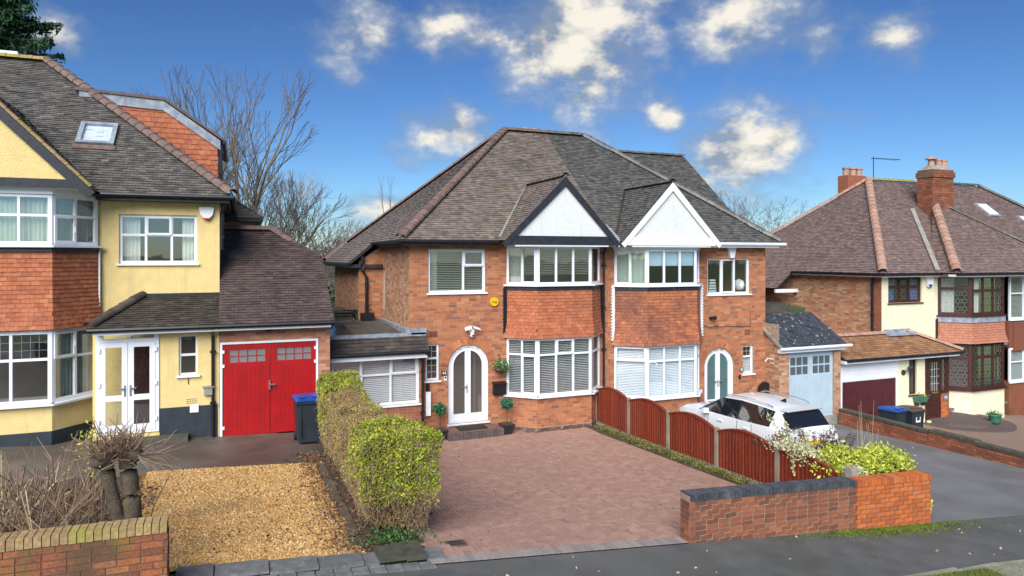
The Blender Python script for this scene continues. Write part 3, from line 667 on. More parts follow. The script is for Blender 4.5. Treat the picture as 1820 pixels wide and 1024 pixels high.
def arch_door(parent, fr, u0, v0, W, H, k=1., frame='upvc', glass='glass', label=None, handle='chrome', rail=0.):
    f2 = Fr(fr.p(u0, v0, -.07), fr.u, fr.n); mb = MB(); a = .075
    ring(mb, f2, arch_pts(0, 0, W, H, k, 20), arch_pts(a, .1, W-a, H-a, k, 20), .02, -.08)
    d = mb.build('door', frame, parent)
    if label: d['label'] = label
    mid = W/2
    for s in (0, 1):
        P = arch_pts(a, .1, W-a, H-a, k, 40); lb = MB()
        # leaf outline on one side of the meeting stile
        def leaf(x0, y0, inn):
            pts = arch_pts(a+inn, .1+y0, W-a-inn, H-a-inn, k, 40)[2:]
            right = [p for p in pts if p[0] >= mid+x0]; rad = (W-2*a-2*inn)/2; sp = H-a-inn-rad*k
            top = sp+rad*k*math.sqrt(max(0, 1-(x0/rad)**2)); n = 12
            arc = [(mid+rad*math.cos(t*math.acos(x0/rad)/n), sp+rad*k*math.sin(t*math.acos(x0/rad)/n)) for t in range(n+1)]
            q = [(mid+x0, .1+y0), (W-a-inn, .1+y0)]+arc
            return q if s else [(W-p[0], p[1]) for p in q][::-1]
        o_, i_ = leaf(.004, .0, .0), leaf(.085, .15+rail, .095)
        ring(lb, f2, o_, i_, .0, -.05); lf = lb.build('door_leaf', frame, d)
        g = MB(); g.poly([f2.p(*p, -.03) for p in i_]); g.build('pane', glass, lf)
        if s == 0 or rail:
            hb = MB(); x = mid+(-.035 if s == 0 else .035); sg = -1 if s == 0 else 1
            hb.fbox(f2, x-.015, H*.38, 0, x+.015, H*.38+.24, .015); hb.fbox(f2, min(x, x+sg*.12), H*.38+.17, .015, max(x, x+sg*.12), H*.38+.195, .06); hb.build('handle', handle, lf)
    tb = MB(); tb.fbox(fr, u0-.04, v0-.04, -.1, u0+W+.04, v0+.0, .06); tb.build('threshold', frame, d)
    return d
def alarm_shape(fr, u, v, w, h, d, pts):
    mb = MB(); mb.prism([fr.p(u+x*w, v+y*h, .0) for x, y in pts], fr.n*d); return mb

# ------------------------------------------------------------------ the semi-detached pair in the middle
FY = 18.5; BY = 17.85; PX = 10.67; EZ = 5.5
def hip_z(x, y): return None
def build_pair():
    H1 = thing('brick_house', 'brick semi with arched white double door, yellow round alarm box and black-edged gable', 'house', (7.5, 20, 0))
    H2 = thing('brick_house', 'brick semi with white-edged gable and pale blue garage, behind the white car', 'house', (13.8, 20, -.4))
    fr = Fr((4.43, FY, -.1), (1, 0)); W = PX-4.43; base = -.1
    wops = [(4.96-4.43, 4.01-base, 6.65-4.43, 5.24-base), (5.54-4.43, .3-base, 6.74-4.43, 2.52-base, 1.0), (4.88-4.43, 1.57-base, 5.27-4.43, 2.59-base), (7.38-4.43, .95-base, 10.32-4.43, 2.66-base), (7.38-4.43, 4.2-base, 10.32-4.43, 5.42-base), (7.38-4.43, 2.66-base, 10.32-4.43, 4.2-base)]
    w = brick_wall(H1, fr, W, 5.52-base, wops, 'brick', nind=300, pick=lambda x, y, z: x < 7.35 and z > .3 and not (x < 4.9 and z < 2.6))
    # arch of bricks on end round the door head
    ms = []
    for i in range(23):
        t = math.pi*(i+.5)/23; c = Vector((6.14, FY, 1.92)); e = Vector((math.cos(t), 0, math.sin(t))); q = Vector((-math.sin(t), 0, math.cos(t)))
        ms.append(M4(c+e*.615-q*.042, e*.2, q*.078, (0, -.012, 0)))
    pieces('arch_brick', ms, 'brick', w, 30)
    side = Fr((4.43, 22.25, -.1), (0, -1)); brick_wall(H1, side, 3.75, 5.6, [(0.05, 3.4, .4, 4.75)], 'brick_pale', nind=120, name='side_wall', headers=.35, pick=lambda x, y, z: z > 3.0)
    window(H1, side, .05, 3.4, .35, 1.35, [(1, [(1, 0)])], sill=False, fw=.05)
    wing = Fr((3.67, 22.25, -.1), (1, 0)); mb = MB(); mb.poly([wing.p(0, 0), wing.p(.76, 0), wing.p(.76, 5.5), wing.p(0, 4.98)]); ww = mb.build('wing_wall', 'mortar', H1); pieces('brick', brick_mats(wing, .76, 5.55, topf=lambda u: 4.88+u*.7), 'brick', ww, 40, pick=lambda x, y, z: z > 2.9)
    wside = Fr((3.67, 28, -.1), (0, -1)); brick_wall(H1, wside, 5.75, 4.95, [], 'brick_pale', nind=40, name='wing_wall', headers=.35, pick=lambda x, y, z: z > 2.9)
    mb = MB(); mb.poly([(4.43, 28, -.1), (3.67, 28, -.1), (3.67, 28, 5), (4.43, 28, 5.6), (PX, 28, 5.6), (PX, 28, -.1)]); mb.build('rear_wall', 'mortar', H1)
    mb = MB(); mb.box((4.7, 21.2, 0), (PX-.05, 21.3, 5.4)); mb.box((4.7, 18.8, 2.75), (PX-.05, 21.2, 2.95)); mb.box((4.7, 18.8, .15), (PX-.05, 21.2, .28)); mb.box((PX-.08, 18.75, 0), (PX-.02, 21.2, 5.4)); mb.box((7.0, 18.75, .28), (7.08, 21.2, 5.4)); mb.box((4.7, 18.75, 5.42), (PX-.05, 21.2, 5.46)); mb.build('partition', 'plaster', H1)
    window(H1, fr, *(wops[0][0], wops[0][1]), 1.69, 1.23, [(.63, [(1, 0)]), (.37, [(.36, 1), (.64, 0)])], blind=(.02, .97, 'blind_cream', .28), curtain=[(.05, .3, 'curtain_pale')], label='landing window with cream slatted blind')
    window(H1, fr, wops[2][0], wops[2][1], .39, 1.02, [(1, [(.38, 0), (.62, 0)])], lead=('grid', None, 'upvc'), glass='glass_dark', fw=.055)
    d = arch_door(H1, fr, wops[1][0], wops[1][1], 1.2, 2.22, 1.0, glass='glass_obscure', label='white arched double door with two tall glass panes')
    mb = MB(); mb.box((6.58, 18.9, .3), (6.7, 19.0, .95)); mb.build('indoor_sign', 'blind_white', d)
    mb = MB(); mb.grid([[(6.45+.02*math.sin(i*2), 18.85+.02*i, .3) for i in range(8)], [(6.45+.02*math.sin(i*2), 18.85+.02*i, 2.4) for i in range(8)]]); mb.build('curtain', 'curtain_pale', d)
    # bays
    def bay(H, A, B, Cc, E, zb, zs, zt, zs2, zt2, cols_side, cols_front, low_side, low_front, tile, b_low, b_up, edge, gl='glass', nind=300, lab=''):
        for P, Q, kind in ((A, B, 0), (B, Cc, 1), (Cc, E, 2)):
            f = splay(P, Q); Wd = (Vector(Q)-Vector(P)).length; f.o.z = zb
            brick_wall(H, f, Wd, zs-zb-.05, [], 'brick', nind=(0 if kind == 2 else (60 if kind else 40)), name='bay_base', back=-.2, v0=.19)
            pieces('plinth_brick', brick_mats(Fr(f.p(0, 0, .01), f.u, f.n), Wd, .19, ch=.084), 'brick_plinth', H, 20 if kind < 2 else 0)
            f.o.z = 0
            lay = low_front if kind == 1 else low_side; up = cols_front if kind == 1 else cols_side
            if kind == 2: lay = [(1, [(r[0], 0) for r in low_side[0][1]])]; up = [(1, [(1, 0)])]
            window(H, f, 0, zs, Wd, zt-zs, lay, rec=0, fw=.07, blind=b_low, sw=.11, name='bay_window', glass=gl)
            window(H, f, 0, zs2, Wd, zt2-zs2-.12, up, rec=0, fw=.07, blind=b_up if kind != 9 else None, sw=.11, name='bay_window', glass=gl, curtain=([(.05, .42, 'curtain_pale')] if kind == 0 and H is H1 else ([(.08, Wd-.05, 'curtain_green')] if kind == 0 else None)))
            mb = MB(); mb.fbox(f, -.02, zt2-.12, -.15, Wd+.02, zt2, .05); mb.build('bay_head', 'upvc', H)
            mb = MB(); mb.fbox(f, -.02, zs2-.16, -.1, Wd+.02, zs2-.046, .045); mb.build('bay_apron', 'black_timber', H)
        for P, Q, ni in ((A, B, nind//3), (B, Cc, nind-nind//3), (Cc, E, 0)): hung(H, P, Q, zt+.02, zs2-.15, tile, nind=ni)
        saw_edge(H, A[0]-.03, FY-.06, zt+.15, zs2-.08, -1, edge); saw_edge(H, E[0]+.03, FY-.06, zt+.15, zs2-.08, 1, edge)
        mb = MB(); mb.poly([(A[0], FY, zt2-.01), (B[0], BY, zt2-.01), (Cc[0], BY, zt2-.01), (E[0], FY, zt2-.01)]); mb.poly([(A[0], FY, zs-.06), (B[0], BY, zs-.06), (Cc[0], BY, zs-.06), (E[0], FY, zs-.06)]); mb.poly([(A[0], FY, (zt+zs2)/2), (B[0], BY, (zt+zs2)/2), (Cc[0], BY, (zt+zs2)/2), (E[0], FY, (zt+zs2)/2)]); mb.build('bay_floor', 'plaster', H)
    bay(H1, (7.3, FY), (8.0, BY), (9.75, BY), (10.4, FY), -.05, 1.02, 2.68, 4.22, 5.46,
        [(.5, [(1, 0)]), (.5, [(1, 1)])], [(1, [(1, 0)])]*3, [(.5, [(.26, 0), (.74, 0)]), (.5, [(.26, 0), (.74, 1)])], [(.34, [(.26, 0), (.74, 0)]), (.34, [(.26, 1), (.74, 0)]), (.34, [(.26, 0), (.74, 0)])],
        'hung_tile', (.01, .99, 'blind_white', .34), (.25, .99, 'blind_cream', .2), 'black_plastic', nind=300)
    # neighbour front wall
    fr2 = Fr((PX, FY, -.5), (1, 0)); W2 = 16.87-PX; b2 = -.5
    o2 = [(14.44-PX, 3.77-b2, 16.2-PX, 4.98-b2), (14.32-PX, -.1-b2, 15.52-PX, 1.98-b2, 1.0), (15.9-PX, 1.05-b2, 16.36-PX, 2.02-b2), (10.98-PX, .6-b2, 14.05-PX, 5.36-b2)]
    w2 = brick_wall(H2, fr2, W2, 5.52-b2, o2, 'brick', nind=200, pick=lambda x, y, z: x > 14.1 and z > .3)
    ms = []
    for i in range(21):
        t = math.pi*(i+.5)/21; c = Vector((14.92, FY, 1.38)); e = Vector((math.cos(t), 0, math.sin(t))); q = Vector((-math.sin(t), 0, math.cos(t)))
        ms.append(M4(c+e*.615-q*.045, e*.2, q*.083, (0, -.012, 0)))
    pieces('arch_brick', ms, 'brick', w2, 30)
    mb = MB(); mb.box((16.62, FY+.3, -.5), (16.87, 28, 5.5)); mb.build('side_wall', 'brick_pale', H2)
    mb = MB(); mb.box((PX+.02, 21.2, -.4), (16.6, 21.3, 5.4)); mb.box((PX+.02, 18.8, 2.6), (16.6, 21.2, 2.8)); mb.box((PX+.02, 18.8, -.3), (16.6, 21.2, -.15)); mb.box((14.15, 18.75, -.2), (14.2, 21.2, 5.4)); mb.box((PX+.02, 18.8, 5.42), (16.6, 21.2, 5.46)); mb.build('partition', 'plaster_shaded', H2)
    window(H2, fr2, o2[0][0], o2[0][1], 1.76, 1.21, [(1, [(1, 0)]), (.95, [(1, 1)]), (1, [(1, 0)])], label='three light bedroom window with ornaments on its sill')
    mb = MB(); mb.lathe((15.95, 18.75, 3.86), [(.02, 0), (.16, .06), (.19, .2), (.16, .34), (.02, .4)], 12); mb.build('ornament', 'curtain_pale', H2, True)
    mb = MB(); [mb.box((14.65+.02*i, 18.72, 3.84+.09*i), (14.98-.01*i, 18.9, 3.9+.09*i)) for i in range(5)]; mb.build('book_pile', 'blind_white', H2)
    window(H2, fr2, o2[2][0], o2[2][1], .46, .97, [(1, [(.38, 0), (.62, 0)])], lead=('grid', [0], 'upvc'), fw=.06, blind=(.0, .55, 'blind_white', 1.2))
    arch_door(H2, fr2, o2[1][0], o2[1][1], 1.2, 2.08, 1.0, glass='glass_teal', rail=.12, label='white arched double door with teal tinted glass')
    bay(H2, (10.9, FY), (11.68, BY), (13.52, BY), (14.12, FY), -.5, .66, 2.28, 4.14, 5.38,
        [(.5, [(1, 1)]), (.5, [(1, 0)])], [(1, [(1, 0)])]*3, [(1, [(.26, 1), (.74, 0)])], [(1, [(.27, 0), (.73, 0)])]*3, 'hung_tile_old', (.0, 1, 'blind_bright', 1.15), None, 'white_paint', nind=280)
    f = splay((11.68, BY), (13.52, BY)); mb = MB(); mb.fbox(f, .05, 4.74, -.14, 1.8, 5.25, -.13); mb.build('roller_blind', 'blind_blue', H2)
    # hipped roof, split at the party wall
    y0, yr, rz = FY-.35, 23.1, 9.6; xl, xr = 4.1, 17.2; xa, xb = 9.05, 12.28; k = (rz-EZ)/(yr-y0)
    wx, wz = 3.3, EZ-.8*(rz-EZ)/(xa-xl)
    rf1 = roof(H1, [[(xl, y0, EZ), (PX, y0, EZ), (PX, yr, rz), (xa, yr, rz)], [(xl, 28.05, EZ), (xl, y0, EZ), (xa, yr, rz)], [(wx, 28.3, wz), (wx, 22.0, wz), (xl, 22.0, EZ), (xl, 28.3, EZ)]], 'roof_brown', nind=300, pick=lambda x, y, z: y < 19.4, extra_deck=[[(PX, 28.05, EZ), (xl, 28.05, EZ), (xa, yr, rz), (PX, yr, rz)]])
    rf2 = roof(H2, [[(PX, y0, EZ), (xr, y0, EZ), (xb, yr, rz), (PX, yr, rz)]], 'roof_dark', nind=200, pick=lambda x, y, z: x > 14.3 or y > 19.6, extra_deck=[[(xr, y0, EZ), (xr, 28.05, EZ), (xb, yr, rz)], [(xr, 28.05, EZ), (PX, 28.05, EZ), (PX, yr, rz), (xb, yr, rz)]])
    round_tiles('hip_tile', [(xl, y0, EZ+.05), (xa, yr, rz+.05)], .15, 'ridge_brown', rf1); round_tiles('hip_tile', [(xl, 28.05, EZ+.05), (xa, yr, rz+.05)], .13, 'ridge_brown', rf1); round_tiles('hip_tile', [(wx, 28.3, wz+.03), (xl, 28.3, EZ+.03)], .13, 'ridge_brown', rf1)
    round_tiles('ridge_tile', [(xa, yr, rz+.03), (PX+.1, yr, rz+.03)], .14, 'ridge_brown', rf1); round_tiles('ridge_tile', [(PX+.1, yr, rz+.03), (xb, yr, rz+.03)], .14, 'roof_dark', rf2)
    round_tiles('hip_tile', [(xr, y0, EZ+.05), (xb, yr, rz+.05)], .14, 'roof_dark', rf2)
    # chimney stack behind the ridge, only its pots clear the tiles
    mb = MB(); mb.box((10.3, 24.1, 8.6), (11.0, 24.7, 9.72)); ch = mb.build('chimney', 'brick_red', H1)
    for x in (10.42, 10.82): mb = MB(); mb.lathe((x, 24.4, 9.7), [(.13, 0), (.12, .22), (.15, .24), (.15, .32), (.11, .33)], 12); mb.build('chimney_pot', 'ridge_terracotta', ch)
    # gables over the bays
    def gable(H, xc, xL, xR, zf, za, rm, bm, wm, name, nind):
        yg = BY-.22; zr = za; yb = y0+(zr-EZ)/k; pr = (za-zf)
        def yv(z): return y0+(z-EZ)/k
        zl = EZ-.02; xl_ = xc-(xc-xL)*(za-zl)/pr; xr_ = xc+(xR-xc)*(za-zl)/pr
        rp = [[(xc-(xc-xL), yv(zf)-.0, zf), (xL, yg-.03, zf), (xc, yg-.03, za), (xc, yb, za)], [(xR, yg-.03, zf), (xR, yv(zf), zf), (xc, yb, za), (xc, yg-.03, za)]]
        r_ = roof(H, [rp[0]], rm, nind=nind, name='gable_roof', th=.024, extra_deck=[rp[1]]); pieces('tile', tile_mats(rp[1]), rm, r_, 0, (TILE_V, BOX_F), stuff='far_tiles')
        round_tiles('ridge_tile', [(xc, yg-.03, za+.02), (xc, yb, za+.02)], .11, rm, r_)
        th = .2
        for s, xf in ((-1, xL), (1, xR)):
            d = Vector((xf-xc, 0, zf-za)).normalized(); n = Vector((d.z*s, 0, -d.x*s)); n = n if n.z < 0 else -n
            tip = Vector((xf, yg-.04, zf))+d*.13; top = Vector((xc, yg-.04, za-.01)); o_ = .0 if s < 0 else .004
            lo = [top, top+Vector((0, 0, -th*1.28)), tip+n*th*.75, tip]
            mb = MB(); mb.prism([p+Vector((0, -o_, 0)) for p in lo], (0, .045, 0)); mb.build('bargeboard', bm, H)
        q = za-th*1.2; zb_ = 5.62; mb = MB(); mb.poly([(xL+.1, yg+.03, zb_-.06), (xR-.1, yg+.03, zb_-.06), (xc, yg+.03, za-.08)]); mb.build('gable_panel', wm, H)
        mb = MB(); mb.box((xL+.12, yg-.02, zb_-.25), (xR-.12, yg+.05, zb_)); mb.build('gable_beam', bm, H)
        mb = MB(); mb.box((xL+.3, yg-.0, zb_-.3), (xR-.3, FY-.03, zb_-.252)); mb.build('soffit', 'upvc', H)
    gable(H1, 8.78, 6.92, 10.5, 5.5, 7.34, 'roof_brown', 'black_timber', 'render_white', 'gable', 140)
    gable(H2, 12.45, 10.72, 14.2, 5.5, 7.32, 'roof_dark', 'white_paint', 'render_white', 'gable', 140)
    # rear wing of the neighbour, its gable verge behind the hip
    rw = roof(H2, [[(13.2, 20.9, 5.65), (18.6, 20.9, 5.65), (18.6, 25.5, 9.5), (13.2, 25.5, 9.5)]], 'roof_dark', nind=0, name='wing_roof', extra_deck=[[(18.6, 30, 5.65), (13.2, 30, 5.65), (13.2, 25.5, 9.5), (18.6, 25.5, 9.5)]])
    round_tiles('ridge_tile', [(13.2, 25.5, 9.52), (18.6, 25.5, 9.52)], .12, 'roof_dark', rw)
    mb = MB(); mb.poly([(18.4, 21.2, -.5), (18.4, 29.7, -.5), (18.4, 29.7, 5.6), (18.4, 25.5, 9.35), (18.4, 21.2, 5.6)]); mb.poly([(16.9, 21.2, -.5), (18.4, 21.2, -.5), (18.4, 21.2, 5.6), (16.9, 21.2, 5.6)]); mb.build('wing_wall', 'brick_red', H2)
    # eaves
    gutter(H1, (4.05, y0-.04, EZ-.05), (6.95, y0-.04, EZ-.05)); gutter(H1, (4.05, 22.05, EZ-.05), (4.05, y0-.04, EZ-.05)); gutter(H1, (wx-.04, 28.2, wz-.05), (wx-.04, 22, wz-.05))
    mb = MB(); mb.box((4.15, y0-.0, EZ-.16), (6.95, FY, EZ-.06)); mb.box((4.15, FY, EZ-.16), (4.43, 22.2, EZ-.06)); mb.build('fascia', 'black_timber', H1)
    mb = MB(); mb.box((wx, 22.1, wz-.17), (4.43, 22.25, wz-.06)); mb.box((wx, 22.25, wz-.17), (3.67, 28.1, wz-.06)); mb.build('fascia', 'black_timber', H1)
    gutter(H2, (14.25, y0-.04, EZ-.06), (17.4, y0-.04, EZ-.06), 'upvc'); mb = MB(); mb.box((14.25, y0, EZ-.17), (17.15, FY, EZ-.07)); mb.build('fascia', 'upvc', H2)
    mb = MB(); mb.prism([(10.5, y0-.3, 5.32), (10.72, y0-.3, 5.32), (10.72, y0-.3, 5.46), (10.5, y0-.3, 5.46)], (0, .5, 0)); mb.build('valley_board', 'white_paint', H2)
    mb = MB(); mb.prism([(10.45, y0-.32, 5.44), (10.78, y0-.32, 5.44), (10.78, y0-.32, 5.5), (10.45, y0-.32, 5.5)], (0, .9, .55)); mb.build('valley_flashing', 'lead', H2)
    for gx, gz0, gx1, gz1, H, s in ((6.98, 5.55, 8.72, 7.3, H1, 1), (10.78, 5.55, 12.4, 7.28, H2, 1)):
        a = Vector((gx, y0+(gz0-EZ)/k, gz0+.05)); b = Vector((gx1, y0+(gz1-EZ)/k, gz1+.05)); polyline_tube('valley_mortar', [a, b], .035, 'concrete' if H is H1 else 'deck', H, 5)
    # rainwater pipes
    downpipe(H1, [(10.5, y0+.05, 5.4), (10.5, FY-.06, 5.15), (10.5, FY-.06, -.02)])
    downpipe(H1, [(3.75, 22.1, 4.85), (3.75, 22.1, 4.6), (3.9, 22.15, 4.35), (3.9, 22.15, 2.95)], r=.055)
    mb = MB(); mb.tube([(3.75, 22.1, 4.8), (3.75, 22.1, 5.2)], .055, 8); mb.build('vent_pipe', 'black_plastic', H1)
    # fixtures on the front of the left house
    al = MB(); al.tube([(6.9, FY-.012, 3.73), (6.9, FY-.07, 3.73)], .125, 24); a_ = al.build('alarm_box', 'yellow_plastic', H1); a_['label'] = 'round yellow alarm box'
    text_obj('Yale', (6.9, FY-.074, 3.72), .105, 'ink', a_)
    lm = MB(); c = Vector((6.21, FY, 2.92)); lm.box((6.13, FY-.08, 2.88), (6.29, FY-.01, 2.96)); lm.hexa([(5.98, FY-.2, 2.94), (6.16, FY-.24, 2.99), (6.18, FY-.1, 3.03), (6.0, FY-.06, 2.98), (5.98, FY-.2, 2.97), (6.16, FY-.24, 3.03), (6.18, FY-.1, 3.07), (6.0, FY-.06, 3.01)]); lm.hexa([(6.26, FY-.24, 2.99), (6.44, FY-.2, 2.94), (6.42, FY-.06, 2.98), (6.24, FY-.1, 3.03), (6.26, FY-.24, 3.03), (6.44, FY-.2, 2.97), (6.42, FY-.06, 3.01), (6.24, FY-.1, 3.07)]); lm.lathe((6.21, FY-.12, 2.74), [(.02, 0), (.055, .03), (.06, .1), (.04, .15)], 12)
    sl = lm.build('security_light', 'white_plastic', H1); mb = MB(); mb.tube([(6.21, FY-.175, 2.8), (6.21, FY-.19, 2.8)], .028, 10); mb.build('lens', 'ink', sl)
    mb = MB(); [mb.box((x, FY-.03, .95-.0), (x+.0, FY-.01, 1.0)) for x in ()]; mb.box((6.86, FY-.14, 1.06), (7.24, FY-.01, 1.36)); mb.hexa([(6.84, FY-.17, 1.34), (7.26, FY-.17, 1.34), (7.26, FY, 1.38), (6.84, FY, 1.38), (6.84, FY-.17, 1.37), (7.26, FY-.17, 1.37), (7.26, FY, 1.42), (6.84, FY, 1.42)]); mb.build('mailbox', 'black_plastic', H1)
    mb = MB(); mb.box((5.33, FY-.03, 1.7), (5.49, FY-.01, 1.82)); n_ = mb.build('number_plate', 'bin_grey', H1); text_obj('44', (5.41, FY-.034, 1.76), .12, 'white_plastic', n_)
    mb = MB(); mb.box((5.41, FY-.04, 1.55), (5.48, FY-.01, 1.67)); db = mb.build('doorbell', 'white_plastic', H1); mb = MB(); mb.box((5.42, FY-.045, 1.61), (5.47, FY-.04, 1.66)); mb.build('button', 'ink', db)
    for x, z in ((5.1, 2.87), (5.17, .77)):
        mb = MB(); mb.box((x-.12, FY-.014, z-.08), (x+.12, FY-.004, z+.08)); v_ = mb.build('air_brick', 'brick_wall', H1); mb = MB(); [mb.box((x-.105+.042*i, FY-.017, z-.065+.045*j), (x-.08+.042*i, FY-.0145, z-.04+.045*j)) for i in range(5) for j in range(3)]; mb.build('air_holes', 'ink', v_)
    mb = MB(); mb.box((4.86, FY-.12, .62), (5.0, FY-.01, 1.28)); mb.build('meter_box', 'white_plastic', H1); mb = MB(); mb.box((4.88, FY-.1, 1.3), (4.97, FY-.01, 1.5)); mb.build('junction_box', 'black_plastic', H1)
    # doorstep of brick with a mat
    st = []; mb = MB(); mb.box((5.36, 17.86, -.02), (6.98, 18.44, .2)); ds = mb.build('doorstep', 'mortar_dark', H1)
    for i in range(15): st.append(M4((5.34+i*.109, 17.84, .0), (.1, 0, 0), (0, 0, .215), (0, -.012, 0)))
    for j in range(5): st.append(M4((5.36, 18.4-j*.11, .0), (0, -.1, 0), (0, 0, .2), (-.012, 0, 0)))
    pieces('step_brick', st, 'step_brick', ds, 30); tr = []
    for i in range(8):
        for j in range(5): tr.append(M4((5.35+i*.205, 17.86+j*.115, .2), (.198, 0, 0), (0, .108, 0), (0, 0, .018)))
    pieces('step_tread', tr, 'step_tread', ds, 40)
    m_ = MB(); m_.box((5.72, 17.98, .222), (6.55, 18.38, .24)); tag(m_.build('doormat', 'rubber'), 'black rubber doormat on the brick step of the arched door', 'doormat')
    # flat roofed side extension with a tiled skirt and a wide window
    ex = Fr((2.15, 18.3, -.1), (1, 0)); eo = [(.12, 1.12, 2.5, 2.5)]
    brick_wall(H1, ex, 2.6, 2.62, eo, 'brick_red', nind=60, name='extension_wall', pick=lambda x, y, z: x > 3)
    er = Fr((4.75, 18.3, -.1), (0, 1)); mb = MB(); mb.box((4.72, 18.32, -.1), (4.75, 18.5, 2.6)); mb.build('extension_return', 'brick_red', H1)
    window(H1, ex, .12, 1.12, 2.38, 1.38, [(.85, [(.38, 1), (.62, 0)]), (.85, [(.38, 0), (.62, 0)]), (.8, [(.38, 1), (.62, 0)])], blind=(.0, .98, 'blind_white', .9), fw=.07, label='wide extension window with closed white blinds')
    mb = MB(); mb.box((2.2, 19.3, 0), (4.4, 19.35, 2.5)); mb.box((2.2, 18.6, .1), (4.4, 19.3, .2)); mb.build('partition', 'plaster', H1)
    sk = roof(H1, [[(2.12, 17.98, 2.5), (4.86, 17.98, 2.5), (4.82, 18.32, 2.88), (2.12, 18.32, 2.88)]], 'roof_black', nind=60, name='skirt_roof', tw=.28, g=.115, th=.022)
    gutter(H1, (2.12, 17.93, 2.47), (4.88, 17.93, 2.47)); mb = MB(); mb.box((2.12, 17.99, 2.3), (4.8, 18.29, 2.44)); mb.build('fascia', 'upvc', H1)
    downpipe(H1, [(4.8, 17.95, 2.42), (4.72, 18.2, 2.25), (4.72, 18.2, -.02)])
    mb = MB(); mb.poly([(2.1, 18.35, 2.9), (4.43, 18.35, 2.9), (4.43, 22.25, 2.98), (2.1, 22.25, 2.98)]); mb.poly([(2.1, 22.25, 2.98), (3.67, 22.25, 2.98), (3.67, 26, 3.0), (2.1, 26, 3.0)]); fl = mb.build('flat_roof', 'felt', H1)
    mb = MB(); mb.poly([(2.1, 18.5, 2.91), (3.0, 18.5, 2.91), (3.0, 21.6, 2.98), (2.1, 21.6, 2.98)]); mb.build('puddle', 'felt_wet', fl)
    mb = MB(); mb.box((2.1, 18.28, 2.86), (4.84, 18.42, 2.95)); mb.box((4.3, 18.42, 2.9), (4.425, 22.2, 3.04)); mb.box((4.43, 18.28, 2.9), (4.85, 18.46, 3.06)); mb.build('lead_flashing', 'lead', fl)
    mb = MB(); mb.box((2.1, 22.3, 2.98), (3.6, 22.45, 3.14)); mb.box((2.1, 22.45, 3.1), (3.6, 26, 3.16)); mb.build('roof_upstand', 'slab_dark', fl)
    mb = MB(); mb.box((3.2, 22.5, 3.16), (3.95, 22.62, 3.3)); mb.tube([(2.9, 22.2, 3.25), (3.4, 22.2, 3.25), (3.5, 22.2, 3.2), (3.5, 22.2, 3.0)], .06, 8); mb.box((3.7, 21.9, 2.98), (4.1, 22.24, 3.22)); mb.build('hopper', 'black_plastic', fl)
    mb = MB(); [mb.box((x, y, 2.96), (x+.12, y+.1, 2.99)) for x, y in ((2.5, 20.5), (2.65, 21.0), (2.4, 21.9), (2.75, 21.7))]; mb.build('roof_debris', 'slab_dark', fl)
    # fixtures on the right house
    mb = alarm_shape(Fr((15.4, FY-.01, 5.18), (1, 0)), 0, 0, .17, .2, .08, [(-1, .75), (-.45, -1), (.45, -1), (1, .75), (.75, 1), (-.75, 1)]); a_ = mb.build('alarm_box', 'white_plastic', H2)
    mb = MB(); mb.prism([(15.4-.15, FY-.085, 5.24), (15.4-.085, FY-.085, 4.97), (15.4+.085, FY-.085, 4.97), (15.4+.02, FY-.085, 5.12), (15.4-.1, FY-.085, 5.3)], (0, .004, 0)); mb.build('alarm_stripe', 'blue_plastic', a_)
    mb = MB(); mb.box((14.5, FY-.1, 2.96), (14.58, FY-.01, 3.04)); mb.lathe((14.62, FY-.16, 2.94), [(.02, 0), (.07, .04), (.07, .1), (.03, .14)], 10); mb.build('floodlight', 'black_plastic', H2)
    mb = MB(); mb.box((15.75, FY-.03, 1.15), (15.93, FY-.01, 1.27)); n_ = mb.build('number_plate', 'slab', H2); text_obj('42', (15.84, FY-.034, 1.21), .12, 'white_plastic', n_)
    mb = MB(); mb.box((15.72, FY-.05, .9), (15.78, FY-.01, 1.04)); mb.build('doorbell', 'black_plastic', H2)
    mb = MB(); mb.box((15.98, FY-.014, 2.38), (16.2, FY-.004, 2.56)); mb.build('air_brick', 'brick_wall', H2)
    mb = MB(); mb.tube([(16.7, FY-.12, .5), (16.7, FY-.2, .5)], .26, 20); mb.tube([(16.7, FY-.01, .5), (16.7, FY-.12, .5)], .12, 12); mb.build('hose_reel', 'black_plastic', H2)
    polyline_tube('cable', [(13.9, FY-.02, 2.72), (14.8, FY-.02, 2.7), (16.2, FY-.02, 2.66), (16.2, FY-.02, 3.0)], .008, 'deck', H2, 4)
    # pale blue garage
    gy = 17.85; gf = Fr((16.87, gy, -.55), (1, 0)); go = [(.42, 0, 2.46, 2.35)]
    brick_wall(H2, gf, 2.75, 2.5, go, 'brick_pale', nind=40, name='garage_wall')
    gs = Fr((16.87, FY, -.55), (0, -1)); brick_wall(H2, gs, FY-gy, 3.3, [], 'brick_pale', nind=20, name='garage_wall', topf=lambda u: 3.3-u*1.2)
    mb = MB(); mb.box((19.5, gy+.02, -.55), (19.62, 22, 2.0)); mb.build('garage_wall', 'brick_red', H2)
    mb = MB(); mb.box((17.29, gy+.08, -.5), (19.33, gy+.14, 1.8)); gd = mb.build('garage_door', 'blue_door', H2); gd['label'] = 'pale blue timber garage door pair with small panes'
    bw = []; 
    for s, x0 in ((0, 17.33), (1, 18.33)):
        wd = .96; mb = MB(); f_ = Fr((x0, gy+.075, -.42), (1, 0)); pn = [(.09+.27*i, 1.42+.32*j, .09+.27*i+.23, 1.42+.32*j+.27) for i in range(3) for j in range(2)]
        holed(mb, f_, wd, 2.2, pn, 0, -.02, edges=True); lf = mb.build('door_leaf', 'blue_door', gd)
        for p in pn: g_ = MB(); g_.poly([f_.p(p[0], p[1], -.0015), f_.p(p[2], p[1], -.0015), f_.p(p[2], p[3], -.0015), f_.p(p[0], p[3], -.0015)]); g_.build('pane', 'glass_dark', lf)
